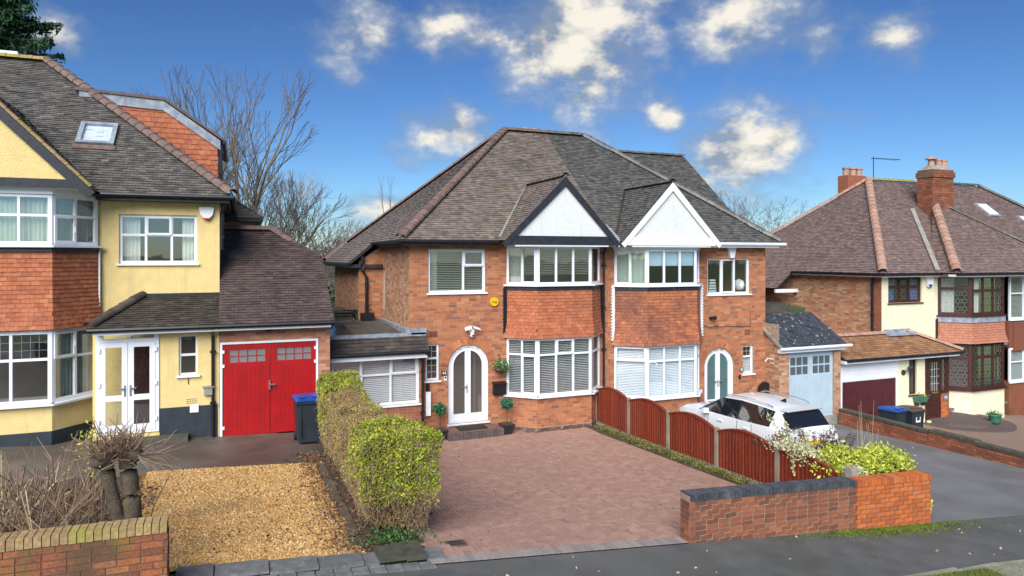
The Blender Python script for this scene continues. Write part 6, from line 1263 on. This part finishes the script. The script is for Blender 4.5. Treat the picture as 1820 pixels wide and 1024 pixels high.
def split_tree(T, segs, m_trunk, m_twig, rt):
    a = [s for s in segs if s[2] >= rt]; b = [s for s in segs if s[2] < rt]
    if a: seg_mesh('trunk', a, m_trunk, T, 6)
    if b: o = seg_mesh('crown', b, m_twig, T, 3)
def bare_tree(name, label, loc, stems, depth, m_trunk='bark_pale', m_twig='twig', seed=1, group=None, **k):
    rng = np.random.default_rng(seed); T = thing(name, label, 'tree', loc, group); segs = []
    for (dx, dy, lean, ld, L_, r) in stems: grow(segs, (loc[0]+dx, loc[1]+dy, loc[2]), (lean[0], lean[1], 1), L_, r, depth, rng, **k)
    split_tree(T, segs, m_trunk, m_twig, .03); return T
# big many-stemmed tree behind the garage roof
bare_tree('bare_tree', 'tall many-stemmed bare tree behind the plum garage roof', (.6, 40, -1), [(-2.4, 0, (-.22, 0), 0, 5.0, .15), (-2.0, .4, (-.1, 0), 0, 5.6, .15), (-1.6, 0, (-.16, 0), 0, 5.8, .16), (-1.1, .3, (-.1, .05), 0, 5.8, .18), (-.6, 0, (-.06, .1), 0, 6.2, .16), (-.2, 0, (-.03, 0), 0, 6.6, .18), (.3, .2, (-.02, 0), 0, 6.8, .2), (.7, -.2, (.0, -.05), 0, 6.8, .2), (1.1, .1, (.06, 0), 0, 5.8, .17), (1.5, .1, (.22, 0), 0, 4.2, .14)], 5, seed=4, spread=.36, up=.22, ratio=.62, kids=(2, 2), minr=.009, wob=.07)
bare_tree('bare_tree', 'bushy bare tree leaning right of the tall many-stemmed tree', (1.1, 41, -1), [(0, 0, (.12, 0), 0, 4.0, .16), (.4, .2, (.3, .1), 0, 3.5, .12), (-.5, .2, (-.1, .1), 0, 4.2, .12)], 5, seed=11, spread=.42, up=.1, ratio=.68, kids=(2, 3), minr=.009, wob=.1)
bare_tree('sapling', 'thin bare sapling behind the left slope of the brick roof', (9.2, 43, -1), [(0, 0, (0, 0), 0, 6.0, .07), (.3, 0, (.08, 0), 0, 5.2, .05)], 3, seed=5, m_trunk='twig', spread=.3, up=.25, ratio=.5, kids=(2, 2), minr=.007, wob=.06)
bare_tree('bare_tree', 'small rounded bare tree right of the main roof against the sky', (55, 62, -1.5), [(0, 0, (0, 0), 0, 6.0, .22), (.3, 0, (.2, .1), 0, 5.6, .18), (-.3, 0, (-.2, 0), 0, 5.6, .18)], 5, m_trunk='bark', seed=8, spread=.55, up=.05, ratio=.68, kids=(2, 3), minr=.012, wob=.14)
FAR = [(10.3, 92, 4.4, 'leftmost of the far grey trees between the two roofs'), (13.8, 110, 5.2, 'second far grey tree between the two roofs'), (13.9, 100, 4.6, 'middle far grey tree between the two roofs'), (18.6, 120, 5.2, 'fourth far grey tree between the two roofs'), (16.6, 98, 4.2, 'far grey tree close to the main roof edge'), (10.6, 80, 3.2, 'lower far grey tree in front of the others')]
for i, (x, y, h, lab) in enumerate(FAR):
    bare_tree('bare_tree', lab, (x, y, -1.6), [(0, 0, (0, 0), 0, h, .22), (.4, 0, (.25, 0), 0, h*.8, .16), (-.4, 0, (-.22, 0), 0, h*.8, .16)], 4, m_trunk='twig_far', m_twig='twig_far', seed=20+i, group='distant bare trees', spread=.55, up=.08, ratio=.66, kids=(2, 3), minr=.022, wob=.12)
def conifer(label, loc, h, rad, seed):
    rng = np.random.default_rng(seed); T = thing('conifer', label, 'tree', loc); segs = [((loc[0], loc[1], loc[2]), (loc[0], loc[1], loc[2]+h), .28, .03)]; P = []
    z = h*.25
    while z < h*.99:
        R_ = rad*(1-(z/h))**.75*rng.uniform(.75, 1.15)+.25
        for k in range(7):
            a = rng.uniform(0, 2*math.pi); e = np.array([math.cos(a), math.sin(a), 0]); b0 = np.array([loc[0], loc[1], loc[2]+z]); L_ = R_*rng.uniform(.7, 1.1); pts = [b0+e*L_*t+np.array([0, 0, -.18*L_*t+.22*L_*t*t]) for t in (0, .4, .7, 1)]
            for q0, q1, r in zip(pts, pts[1:], (.05, .035, .02)): segs.append((q0, q1, r, r*.7))
            n = int(90*L_); t = rng.uniform(.12, 1.02, n)[:, None]; c = b0+e*L_*t; c[:, 2] += (-.18*L_*t+.22*L_*t*t)[:, 0]; w = .22*(1.15-t[:, 0])*L_*.55+.06; c[:, :2] += rng.normal(size=(n, 2))*w[:, None]*.8; c[:, 2] += -np.abs(rng.normal(size=n))*.16; P.append(c)
        z += .42
    seg_mesh('trunk', segs, 'bark', T, 5); leaf_mesh('crown', np.concatenate(P), .26, 'conifer_leaf', T, 3.2)
conifer('tall dark green conifer rising behind the cream house', (-9.6, 36, 0), 19.5, 5.2, 3)
def bush(name, label, cat, cen, rad, n, size, m, seed, twig=None, aspect=1.8, lumps=14, core=None, shell=.55):
    rng = np.random.default_rng(seed); T = thing(name, label, cat, (cen[0], cen[1], cen[2]-rad[2])); P = []; cen = np.array(cen); rad = np.array(rad)
    for i in range(lumps):
        d = rng.normal(size=3); d /= np.linalg.norm(d); c = cen+d*rad*rng.uniform(.25, .75); k = n//lumps; q = rng.normal(size=(k, 3)); q /= np.linalg.norm(q, axis=1)[:, None]; P.append(c+q*rad*.45*rng.uniform(shell, 1.05, (k, 1)))
    P = np.concatenate(P); leaf_mesh('foliage', P, size, m, T, aspect)
    segs = []
    for i in range(16):
        d = rng.normal(size=3); d[2] = abs(d[2])+.6; d /= np.linalg.norm(d); b0 = cen-np.array([0, 0, rad[2]]); b0[:2] += rng.normal(size=2)*.06; e = cen+d*rad*.9-np.array([0, 0, .0]); m_ = (b0+e)/2+rng.normal(size=3)*.04; segs += [(b0, m_, .012, .008), (m_, e, .008, .004)]
    seg_mesh('stems', segs, twig or 'twig', T, 4); return T
bush('laurel_bush', 'dark green laurel bush in the gap beyond the flat roof', 'shrub', (4.1, 34, 1.6), (1.7, 1.2, 2.6), 5200, .16, 'laurel_leaf', 31, lumps=26)
# --- hedge between the two front gardens
def build_hedge():
    rng = np.random.default_rng(17); X0, X1, Y0, Y1 = 1.6, 2.75, 9.55, 15.2
    T = thing('hedge', 'clipped box-shaped hedge, green at the near end and brown along its side', 'hedge', (2.2, 12.3, ground(2.2, 12.3)))
    def surf(n):
        P = []; N = []
        face = rng.choice(5, n, p=[.30, .16, .24, .16, .14])      # left, front, top, right, back
        a, b = rng.random(n), rng.random(n)
        for f, u, v in zip(face, a, b):
            y = Y0+u*(Y1-Y0); 
            if f == 0: p = (X0, y, v)
            elif f == 1: p = (X0+u*(X1-X0), Y0, v)
            elif f == 2: p = (X0+v*(X1-X0), y, 1.)
            elif f == 3: p = (X1, y, v)
            else: p = (X0+u*(X1-X0), Y1, v)
            P.append(p)
        P = np.array(P); back = np.clip((P[:, 1]-10.5)/.9, 0, 1)*np.clip((14.9-P[:, 1])/.9, 0, 1)
        P[:, 0] = np.where(P[:, 0] > 2.2, P[:, 0]-.30*np.clip((P[:, 1]-10.5)/.8, 0, 1), P[:, 0]+.06*back); tz = 2.53-.2*back; gz = np.array([ground(p[0], p[1]) for p in P]); h = P[:, 2]
        out = np.stack([P[:, 0], P[:, 1], gz+.08+(tz-gz-.08)*h], 1)
        nar = np.clip((.38-h)/.38, 0, 1)*.24; cx, cy = (X0+X1)/2, (Y0+Y1)/2       # drawn in at the foot
        out[:, 0] = cx+(out[:, 0]-cx)*(1-nar); out[:, 1] += nar*1.2*np.clip((10.4-out[:, 1])/.8, 0, 1)*.8
        lump = np.array([mnoise.noise(Vector(q)*2.2)*.11+mnoise.noise(Vector(q)*6)*.035 for q in out]); d = out-np.array([cx, 0, 1.75]); d[:, 1] = np.where(out[:, 1] < Y0+.6, out[:, 1]-Y0-.6, np.where(out[:, 1] > Y1-.5, out[:, 1]-Y1+.5, 0)); d /= np.linalg.norm(d, axis=1)[:, None]
        # round the arrises off
        ex = np.clip(np.abs(out[:, 0]-cx)/((X1-X0)/2), 0, 1)**6*np.clip(h, 0, 1)**8; out[:, 2] -= ex*.10
        return out+d*(lump-np.abs(rng.normal(size=n))*.06)[:, None], h
    P, h = surf(52000)
    nz = np.array([mnoise.noise(Vector(q)*1.3) for q in P])
    near = P[:, 1] < 10.75; front = (P[:, 1] < Y0+.25)
    green = np.where(near, np.clip((h-.2)*2.6, 0, 1)*1.05-np.where((P[:, 0] < X0+.12) & (P[:, 1] > 10.0), .45, 0), .05)
    green = np.where((P[:, 1] > 14.2) & (h > .7), .85, green); green = np.where((P[:, 1] > 14.4) & (P[:, 0] < X0+.3), .85, green); green = np.where((P[:, 0] > X1-.5) & (h > .8), np.maximum(green, .4), green)
    sel = rng.random(len(P)) < green+nz*.35
    low = (h < .3) & (rng.random(len(P)) < .55); keep = ~low
    leaf_mesh('green_foliage', P[sel & keep], .042, 'hedge_leaf', T, 1.6); leaf_mesh('dry_foliage', P[~sel & keep], .036, 'hedge_dry', T, 2.6)
    Q, hq = surf(9000); segs = []
    for q, t in zip(Q, hq):
        d = rng.normal(size=3)*.6+np.array([0, 0, .9]); d /= np.linalg.norm(d); L_ = rng.uniform(.06, .16); segs.append((q-d*L_*.8, q+d*L_*.4, .0035, .0018))
    for i in range(240):
        x, y = rng.uniform(X0+.3, X1-.3), rng.uniform(Y0+.25, Y1-.2); g = ground(x, y); p = np.array([x, y, g-.02])
        for k in range(3): q = p+np.array([rng.normal()*.12, rng.normal()*.12, rng.uniform(.25, .4)]); segs.append((p, q, .012-.003*k, .009-.003*k)); p = q
    seg_mesh('twigs', segs, 'twig_red', T, 3)
    mb = MB(); rows = []
    for z in (.25, .5, 1.0):
        for yy in (): pass
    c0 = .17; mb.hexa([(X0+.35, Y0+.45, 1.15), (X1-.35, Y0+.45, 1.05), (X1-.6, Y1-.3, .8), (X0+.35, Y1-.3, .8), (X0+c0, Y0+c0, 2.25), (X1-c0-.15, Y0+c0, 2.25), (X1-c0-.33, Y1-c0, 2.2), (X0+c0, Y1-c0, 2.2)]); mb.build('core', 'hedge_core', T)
build_hedge()
# --- pollard with two knobbly heads, and the cut-back shrub beside it
def twig_head(segs, c, n, L0, L1, rng, cone=1.1, up=.5, r=.008, zmin=None):
    for i in range(n):
        d = rng.normal(size=3)*cone; d[2] = abs(d[2])+up; d /= np.linalg.norm(d); L_ = rng.uniform(L0, L1); p = np.array(c)+rng.normal(size=3)*.06; q = p+d*L_*.5; d2 = d+rng.normal(size=3)*.14+np.array([0, 0, .12]); d2 /= np.linalg.norm(d2); e = q+d2*L_*.5; segs += [(p, q, r, r*.8), (q, e, r*.8, r*.45)]
        if rng.random() < .45: d3 = d+rng.normal(size=3)*.5; d3 /= np.linalg.norm(d3); segs.append((q, q+d3*L_*.4, r*.6, r*.35))
def pollard():
    rng = np.random.default_rng(3); T = thing('pollard_tree', 'pollarded tree with forked trunk and bristling cut twigs behind the mossy wall', 'tree', (-1.1, 9.2, ground(-1.1, 9.2)))
    def stem(mb, pts, rad, n=14):
        pts = [Vector(p) for p in pts]; P = []; Rr = []; K = 26
        for i in range(K+1):
            t = i/K*(len(pts)-1); j = min(int(t), len(pts)-2); q = pts[j].lerp(pts[j+1], t-j); r = rad[j]+(rad[j+1]-rad[j])*(t-j)
            P.append(q+Vector((mnoise.noise(q*3)*.02, mnoise.noise(q*3+Vector((9, 0, 0)))*.02, 0))); Rr.append(r*(1+.10*mnoise.noise(q*4)))
        k0 = len(mb.v); mb.tube(P, Rr, n)
        for k in range(k0, len(mb.v)): v = Vector(mb.v[k]); w = mnoise.noise(v*22)*.005; mb.v[k] = (v.x+w, v.y+w, v.z)
    mb = MB(); stem(mb, [(-1.08, 9.2, 1.2), (-1.12, 9.2, 1.7), (-1.17, 9.25, 2.25), (-1.2, 9.27, 2.68)], [.135, .105, .088, .10]); stem(mb, [(-1.11, 9.2, 1.6), (-1.29, 9.22, 1.95), (-1.37, 9.2, 2.35), (-1.42, 9.2, 2.68)], [.085, .075, .068, .085])
    for c in ((-1.2, 9.27, 2.62), (-1.42, 9.2, 2.62), (-1.13, 9.25, 2.6), (-1.48, 9.18, 2.58)): mb.lathe(c, [(.05, 0), (.11, .05), (.10, .11), (.03, .15)], 9)
    mb.build('trunk', 'bark', T, smooth=True)
    segs = []; twig_head(segs, (-1.2, 9.27, 2.7), 105, .15, .44, rng, 1.25, .25, .0075); twig_head(segs, (-1.42, 9.2, 2.7), 95, .15, .46, rng, 1.3, .25, .0075)
    for i in range(26): p = np.array((-1.1, 9.2, 2.68)); d = np.array([rng.uniform(.3, 1), rng.normal()*.5, rng.uniform(-.5, .25)]); d /= np.linalg.norm(d); q = p+d*.28; segs += [(p, q, .005, .004), (q, q+(d+rng.normal(size=3)*.4)*.18, .004, .002)]
    seg_mesh('crown', segs, 'twig_red', T, 4)
    T2 = thing('shrub', 'hard-pruned shrub of many bare upright stems left of the pollard', 'shrub', (-2.3, 9.9, ground(-2.3, 9.9))); segs = []
    for i in range(120):
        p = np.array([-2.25+rng.normal()*.33, 9.9+rng.normal()*.35, ground(-2.3, 9.9)]); d = np.array([rng.normal()*.45-.1, rng.normal()*.3, 1]); d /= np.linalg.norm(d); L_ = rng.uniform(.55, 1.25); q = p+d*L_*.5; d2 = d+rng.normal(size=3)*.18; e = q+d2*L_*.5; r = rng.uniform(.005, .013); segs += [(p, q, r, r*.85), (q, e, r*.85, r*.6)]
        for k in range(3): d3 = d+rng.normal(size=3)*.5; d3 /= np.linalg.norm(d3); s = q+(e-q)*rng.random(); segs.append((s, s+d3*rng.uniform(.15, .4), r*.55, r*.3))
    seg_mesh('stems', segs, 'twig_red', T2, 4)
    T3 = thing('shrub', 'straggly grey bare shrub at the left edge of the front garden', 'shrub', (-3.4, 10.6, ground(-3.4, 10.6))); segs = []
    for i in range(75):
        p = np.array([-3.2+rng.normal()*.6, 10.6+rng.normal()*.6, ground(-3.2, 10.6)]); d = np.array([rng.normal()*.8, rng.normal()*.5, .8]); d /= np.linalg.norm(d); L_ = rng.uniform(.4, 1.0); q = p+d*L_*.5; e = q+(d+rng.normal(size=3)*.3)*L_*.5; r = rng.uniform(.006, .013); segs += [(p, q, r, r*.8), (q, e, r*.8, r*.5)]
        for k in range(3): d3 = d+rng.normal(size=3)*.6; segs.append((q, q+d3*rng.uniform(.1, .3), r*.5, r*.3))
    seg_mesh('stems', segs, 'straw', T3, 3)['kind'] = 'stuff'; leaf_mesh('foliage', np.array([-3.2, 10.6, 1.6])+rng.normal(size=(500, 3))*np.array([.6, .5, .25]), .06, 'weed_leaf', T3)
    T4 = thing('shrub', 'small yellow-leaved shoot in front of the white porch doors', 'shrub', (-2.0, 11.6, ground(-2, 11.6))); g = ground(-2, 11.6); segs = [((-2.0, 11.6, g), (-1.97, 11.6, g+1.25), .012, .004)]
    P = np.array([-1.96, 11.6, g+.95])+rng.normal(size=(150, 3))*np.array([.11, .1, .22]); segs += [((-1.96, 11.6, p[2]-.05), tuple(p), .004, .002) for p in P[:40]]; seg_mesh('stems', segs, 'twig', T4, 4); leaf_mesh('foliage', P, .06, 'choisya_leaf', T4)
    T5 = thing('fallen_trunk', 'dark mossy log lying across a heap of brush behind the wall', 'log', (-1.9, 9.3, 1.3)); mb = MB(); mb.tube([(-2.55, 9.6, 1.62), (-2.1, 9.4, 1.74), (-1.75, 9.25, 1.7), (-1.4, 9.15, 1.45)], [.05, .075, .08, .07], 8); mb.build('log', 'bark', T5, smooth=True)
    segs = []
    for i in range(260):
        p = np.array([rng.uniform(-2.6, -1.25), rng.uniform(8.75, 9.6), 1.4]); p[2] = 1.38+.22*rng.random()*math.exp(-((p[0]+1.8)/.5)**2); d = np.array([rng.normal(), rng.normal()*.5, rng.normal()*.25]); d /= np.linalg.norm(d); L_ = rng.uniform(.15, .5); segs.append((p, p+d*L_, .006, .003))
    seg_mesh('brush', segs, 'twig', T5, 3)
pollard()
def front_garden_bits():
    rng = np.random.default_rng(41)
    mb = MB(); mb.hexa([(-3.6, 9.0, 1.52), (-2.0, 9.05, 1.5), (-2.0, 9.25, 1.5), (-3.6, 9.2, 1.52), (-3.6, 9.02, 1.60), (-2.0, 9.07, 1.58), (-2.0, 9.2, 1.6), (-3.6, 9.16, 1.62)]); tag(mb.build('plank', 'plank_wood'), 'weathered pale plank lying along the top of the black railing', 'plank')
    mb = MB(); mb.hexa([(-1.98, 9.06, 1.5), (-1.72, 9.08, 1.5), (-1.72, 9.25, 1.5), (-1.98, 9.22, 1.5), (-1.98, 9.06, 1.62), (-1.74, 9.08, 1.58), (-1.74, 9.25, 1.6), (-1.98, 9.22, 1.64)]); tag(mb.build('block', 'brick_red'), 'broken red block at the end of the pale plank', 'brick')
    T = thing('railing', 'low black ornamental garden railing behind the mossy wall', 'railing', (-2.6, 8.95, 1.3))
    mb = MB(); mb.box((-3.7, 8.93, 1.3), (-1.5, 8.96, 1.33)); mb.box((-3.7, 8.93, 1.48), (-1.5, 8.96, 1.51)); [mb.box((x, 8.92, 1.2), (x+.03, 8.97, 1.55)) for x in (-3.0, -2.45, -1.95, -1.55)]; mb.build('rail', 'black_plastic', T)
    for i in range(42): mb = MB(); x = -3.65+i*.052; mb.box((x, 8.935, 1.33), (x+.014, 8.955, 1.48)); mb.build('bar', 'black_plastic', T)
    P = np.stack([rng.uniform(-4.5, -1.2, 2500), rng.uniform(8.7, 13.2, 2500)], 1); P = np.array([(x, y, ground(x, y)+.015+.03*rng.random()) for x, y in P]); o = leaf_mesh('garden_litter', P, .07, 'dead_leaf'); tag(o, 'dead leaves and bits strewn over the left garden soil', 'leaf litter', kind='stuff')
    # pebbles
    n = 60000; xy = np.stack([rng.uniform(-1.5, 1.6, n), 9.07+rng.random(n)**1.25*5.05], 1); ok = xy[:, 0] > -1.0-.35*(xy[:, 1]-9)/5+rng.normal(size=n)*.06-.12*(xy[:, 1] > 11); ok &= (xy[:, 0] < 1.42+rng.normal(size=n)*.04) | (rng.random(n) < .3); xy = xy[ok]; n = len(xy)
    z = np.array([ground(x, y) for x, y in xy])+.006+rng.random(n)*.012; s = RNG.uniform(.009, .024, n); ang = RNG.uniform(0, 6.28, n); c, si = np.cos(ang), np.sin(ang); Pv = np.array([(1.25, 0, 0), (.1, .9, .1), (-1.2, .1, 0), (0, -.9, 0), (.1, .05, .75)]); V = np.zeros((n, 5, 3))
    for k in range(5): V[:, k, 0] = xy[:, 0]+s*(Pv[k, 0]*c-Pv[k, 1]*si); V[:, k, 1] = xy[:, 1]+s*(Pv[k, 0]*si+Pv[k, 1]*c); V[:, k, 2] = z+s*(Pv[k, 2]+RNG.normal(size=n)*.18)
    F = (np.array([(0, 1, 4), (1, 2, 4), (2, 3, 4), (3, 0, 4)])[None]+(np.arange(n)*5)[:, None, None]).reshape(-1, 3); o = link('gravel', np_mesh('gravel', V.reshape(-1, 3), F), 'gravel'); tag(o, 'golden gravel covering the parking space of the cream house', 'gravel', kind='stuff')
    def litter(name, label, n, fx, m, size, kind='stuff', cat='leaf litter'):
        P = np.array([fx(rng) for _ in range(n)]); o = leaf_mesh(name, P, size, m); tag(o, label, cat, kind=kind)
    def g3(x, y, d=.01): return (x, y, ground(x, y)+d)
    litter('leaf_litter', 'dark fallen leaves along the kerb at the foot of the hedge', 2600, lambda r: g3(1.42+r.normal()*.17, r.uniform(9.2, 15), .015+.02*r.random()), 'dead_leaf', .05)
    litter('gravel_leaves', 'dark leaves scattered over the golden gravel', 180, lambda r: g3(min(1.5, .7+r.normal()*.5), 9.4+abs(r.normal())*1.4, .03), 'dead_leaf', .05)
    def tuft(r, x, y, hmax=.12): return (x, y, ground(x, y)+r.random()*hmax)
    litter('weeds', 'strip of weeds, moss and leaves along the foot of the red fence', 5200, lambda r: tuft(r, 9.88+r.normal()*.09, r.uniform(9.0, 17.6), .13), 'weed_leaf', .05, cat='weeds')
    litter('hedge_weeds', 'green weeds under the near end of the hedge', 600, lambda r: tuft(r, 2.05+r.normal()*.25, 9.5+r.normal()*.15, .16), 'laurel_leaf', .05, cat='weeds')
    litter('moss', 'bright moss along the foot of the orange wall', 6500, lambda r: tuft(r, 10.5+r.normal()*.85, 8.56-abs(r.normal())*.13*(1+.5*math.sin(r.random()*6)), .015), 'moss', .026, cat='moss')
    litter('footpath_leaves', 'few pale fallen leaves on the footpath', 46, lambda r: g3(r.uniform(2.5, 14), r.uniform(7.0, 8.5), .004), 'straw', .06)
    litter('drive_leaves', 'few dark leaves scattered over the red block drive', 70, lambda r: g3(r.uniform(3.2, 9.3), r.uniform(9, 16.5), .012), 'dead_leaf', .045)
    n = 26000; xy = np.stack([rng.uniform(7.0, 16, n), rng.uniform(5.6, 6.88, n)], 1); z = np.array([ground(x, y) for x, y in xy]); h = RNG.uniform(.03, .08, n); dx = RNG.normal(size=(n, 2))*.025; w = .004; V = np.zeros((n, 3, 3)); V[:, 0] = np.stack([xy[:, 0]-w, xy[:, 1], z], 1); V[:, 1] = np.stack([xy[:, 0]+w, xy[:, 1], z], 1); V[:, 2] = np.stack([xy[:, 0]+dx[:, 0], xy[:, 1]+dx[:, 1], z+h], 1); o = link('verge_grass', np_mesh('verge_grass', V.reshape(-1, 3), np.arange(3*n).reshape(n, 3)), 'grass_blade'); tag(o, 'short grass on the verge in the bottom right corner', 'grass', kind='stuff')
front_garden_bits()
# --- planter shrubs
def planter_shrubs():
    rng = np.random.default_rng(9)
    def rosette_bush(name, label, cen, rad, n, m, size, seed):
        r = np.random.default_rng(seed); T = thing(name, label, 'shrub', (cen[0], cen[1], cen[2]-rad[2])); P = []; segs = []
        for i in range(n):
            d = r.normal(size=3); d[2] = abs(d[2])*.9+.05; d /= np.linalg.norm(d); c = np.array(cen)+d*np.array(rad)*r.uniform(.72, 1.05); k = 26; q = r.normal(size=(k, 3))*size*.95; P.append(c+q); b0 = np.array([cen[0]+r.normal()*.1, cen[1]+r.normal()*.1, cen[2]-rad[2]]); segs.append((b0, c, .01, .004))
        leaf_mesh('foliage', np.concatenate(P), size, m, T, 2.2, up=.3); seg_mesh('stems', segs, 'twig', T, 4); return T
    rosette_bush('shrub', 'yellow-green leafy shrub at the right end above the orange wall', (11.22, 9.2, 1.07), (.46, .4, .38), 75, 'choisya_leaf', .075, 51)
    rosette_bush('shrub', 'yellow-green leafy shrub at the left end above the orange wall', (10.55, 9.5, 1.05), (.5, .5, .38), 70, 'choisya_leaf', .075, 52)
    rosette_bush('shrub', 'grey-green low shrub beside the concrete stub post', (10.25, 9.05, 1.1), (.18, .15, .16), 26, 'euonymus_leaf', .045, 53)
    # variegated climber over the fence top
    T = thing('shrub', 'cream variegated shrub spilling over the top of the red fence', 'shrub', (10.3, 11.0, ground(10.3, 11.0))); P = []; segs = []; g = ground(10.3, 11)
    for i in range(46):
        t = rng.random(); c = np.array([10.24+rng.normal()*.13, 10.72-t*.95+rng.normal()*.07, 1.2-.06*t+.06*rng.normal()+.1*math.sin(math.pi*t)]); P.append(c+rng.normal(size=(42, 3))*np.array([.09, .10, .055])); segs.append((np.array([10.35, 10.9, g]), c, .01, .004))
    for (x, y, z, L_, dx, dy) in ((10.3, 10.7, 1.25, .5, -.02, .45), (10.35, 10.6, 1.25, .42, .0, .2), (10.45, 10.4, 1.22, .3, .1, .0)):
        a = np.array([x, y, z]); b = a+np.array([dx, dy, L_]); segs.append((a, b, .008, .003)); t = rng.random((150, 1)); P.append(a+(b-a)*t+rng.normal(size=(150, 3))*.035)
    a = np.array([10.05, 10.3, 1.22]); t = rng.random((130, 1)); P.append(a+np.array([-.06, -.12, -.42])*t+rng.normal(size=(130, 3))*.03*(1.2-t)); segs.append((a, a+np.array([-.06, -.12, -.4]), .006, .003))
    leaf_mesh('foliage', np.concatenate(P), .045, 'euonymus_leaf', T, 1.7); seg_mesh('stems', segs, 'twig', T, 4)
    # dead flower stalks
    T = thing('dried_plant', 'brown dried flower heads on thin stalks in front of the car boot', 'plant', (10.8, 11.3, ground(10.8, 11.3))); segs = []; P = []
    for i in range(95):
        x, y = 11.0+rng.normal()*.4, 10.9+rng.normal()*.4; g = ground(x, y); h = rng.uniform(.55, 1.25); p = np.array([x, y, g+.1]); q = p+np.array([rng.normal()*.12, rng.normal()*.12, h]); segs.append((p, q, .005, .003))
        for k in range(9): d = np.array([rng.normal(), rng.normal(), .55]); d /= np.linalg.norm(d); e = q+d*rng.uniform(.04, .12); segs.append((q-(q-p)*rng.random()*.3, e, .0025, .0015)); P.append(e+rng.normal(size=(4, 3))*.014)
    seg_mesh('stems', segs, 'seed_brown', T, 3); leaf_mesh('seed_heads', np.concatenate(P), .028, 'seed_brown', T, 1.3)
    T = thing('dried_plant', 'tall straw-coloured grass stalks above the yellow-green shrub', 'plant', (11.2, 9.7, 1.0)); segs = []
    for i in range(9): p = np.array([11.45+rng.normal()*.12, 9.75+rng.normal()*.1, .9]); q = p+np.array([rng.normal()*.1, rng.normal()*.06, rng.uniform(.6, 1.35)]); segs.append((p, q, .006, .0025))
    seg_mesh('stems', segs, 'straw', T, 4)
    bush('yellow_plant', 'bright yellow-green plant at the foot of the orange wall end', 'plant', (11.85, 8.9, street(11.8)+.2), (.14, .22, .2), 900, .05, 'yellow_leaf', 61, lumps=9)
    # concrete stub
    mb = MB(); mb.box((10.0, 8.86, .4), (10.14, 9.0, 1.32)); tag(mb.build('stub_post', 'concrete'), 'short grey concrete stub post at the end of the red fence', 'post')
planter_shrubs()
# --- potted standards, basket, trough, pot
def potted(label, x, y, seed):
    r = np.random.default_rng(seed); g = ground(x, y); T = thing('potted_tree', label, 'potted plant', (x, y, g), 'standard bay trees by the arched door')
    mb = MB(); mb.hexa([(x-.11, y-.11, g), (x+.11, y-.11, g), (x+.11, y+.11, g), (x-.11, y+.11, g), (x-.17, y-.17, g+.26), (x+.17, y-.17, g+.26), (x+.17, y+.17, g+.26), (x-.17, y+.17, g+.26)]); mb.box((x-.19, y-.19, g+.25), (x+.19, y+.19, g+.29)); p = mb.build('pot', 'pot_black', T); mb = MB(); mb.box((x-.165, y-.165, g+.291), (x+.165, y+.165, g+.297)); mb.build('compost', 'soil', p)
    mb = MB(); mb.tube([(x, y, g+.28), (x+.01, y, g+.5), (x, y+.005, g+.74)], .012, 6); mb.build('trunk', 'bark', T)
    P = np.array([x, y, g+.86])+(lambda q: q/np.linalg.norm(q, axis=1)[:, None])(r.normal(size=(620, 3)))*np.array([.19, .19, .16])*r.uniform(.35, 1.1, (620, 1)); leaf_mesh('crown', P, .075, 'bay_leaf', T, 2.4)
potted('small standard tree in a black square pot left of the arched white door', 5.18, 18.1, 71)
potted('small standard tree in a black square pot right of the arched white door', 7.12, 18.02, 72)
def basket():
    r = np.random.default_rng(5); x, y, z = 7.02, FY-.2, 1.85; T = thing('hanging_basket', 'hanging basket of green and white foliage beside the bay window', 'hanging basket', (x, y, z-.2))
    mb = MB(); mb.lathe((x, y, z-.17), [(.03, 0), (.1, .03), (.15, .1), (.17, .17)], 14); mb.build('bowl', 'basket', T, smooth=True); mb = MB(); mb.tube([(x, FY-.01, z+.35), (x, y, z+.38), (x, y, z+.3)], .01, 5); [mb.tube([(x, y, z+.32), (x+.16*math.cos(a), y+.16*math.sin(a), z)], .004, 4) for a in (.3, 2.4, 4.5)]; mb.build('bracket', 'black_plastic', T)
    P = np.array([x+.04, y, z+.06])+r.normal(size=(520, 3))*np.array([.12, .09, .075]); P2 = np.array([x+.16, y, z-.02])+r.normal(size=(200, 3))*np.array([.05, .05, .1]); leaf_mesh('foliage', np.concatenate([P, P2]), .055, 'basket_leaf', T)
basket()
def trough():
    r = np.random.default_rng(6); x, y, z = 23.75, 17.95, -.42; T = thing('wall_planter', 'green trough planter with yellow flowers on the cream garage wall', 'planter', (x, y, z)); mb = MB(); mb.hexa([(x-.22, y-.08, z), (x+.22, y-.08, z), (x+.22, y+.1, z), (x-.22, y+.1, z), (x-.28, y-.12, z+.2), (x+.28, y-.12, z+.2), (x+.28, y+.1, z+.2), (x-.28, y+.1, z+.2)]); mb.build('trough', 'pot_green', T); mb = MB(); [mb.box((x+s*.17-.015, y-.05, z-.14), (x+s*.17+.015, y+.12, z)) for s in (-1, 1)]; mb.build('bracket', 'mahogany', T)
    leaf_mesh('foliage', np.array([x, y, z+.22])+r.normal(size=(220, 3))*np.array([.13, .05, .04]), .05, 'basket_leaf', T); leaf_mesh('flowers', np.array([x+.1, y-.03, z+.25])+r.normal(size=(40, 3))*np.array([.08, .04, .02]), .04, 'yellow_leaf', T)
    x, y = 26.3, 16.9; g = ground(x, y); g = -1.24; T = thing('plant_pot', 'round green glazed pot on the curved doorstep', 'plant pot', (x, y, g)); mb = MB(); mb.lathe((x, y, g), [(.13, 0), (.19, .15), (.2, .3), (.23, .33), (.23, .37), (.18, .37)], 16); mb.build('pot', 'pot_green', T, smooth=True); leaf_mesh('foliage', np.array([x, y, g+.4])+r.normal(size=(160, 3))*np.array([.12, .12, .05]), .06, 'basket_leaf', T)
trough()
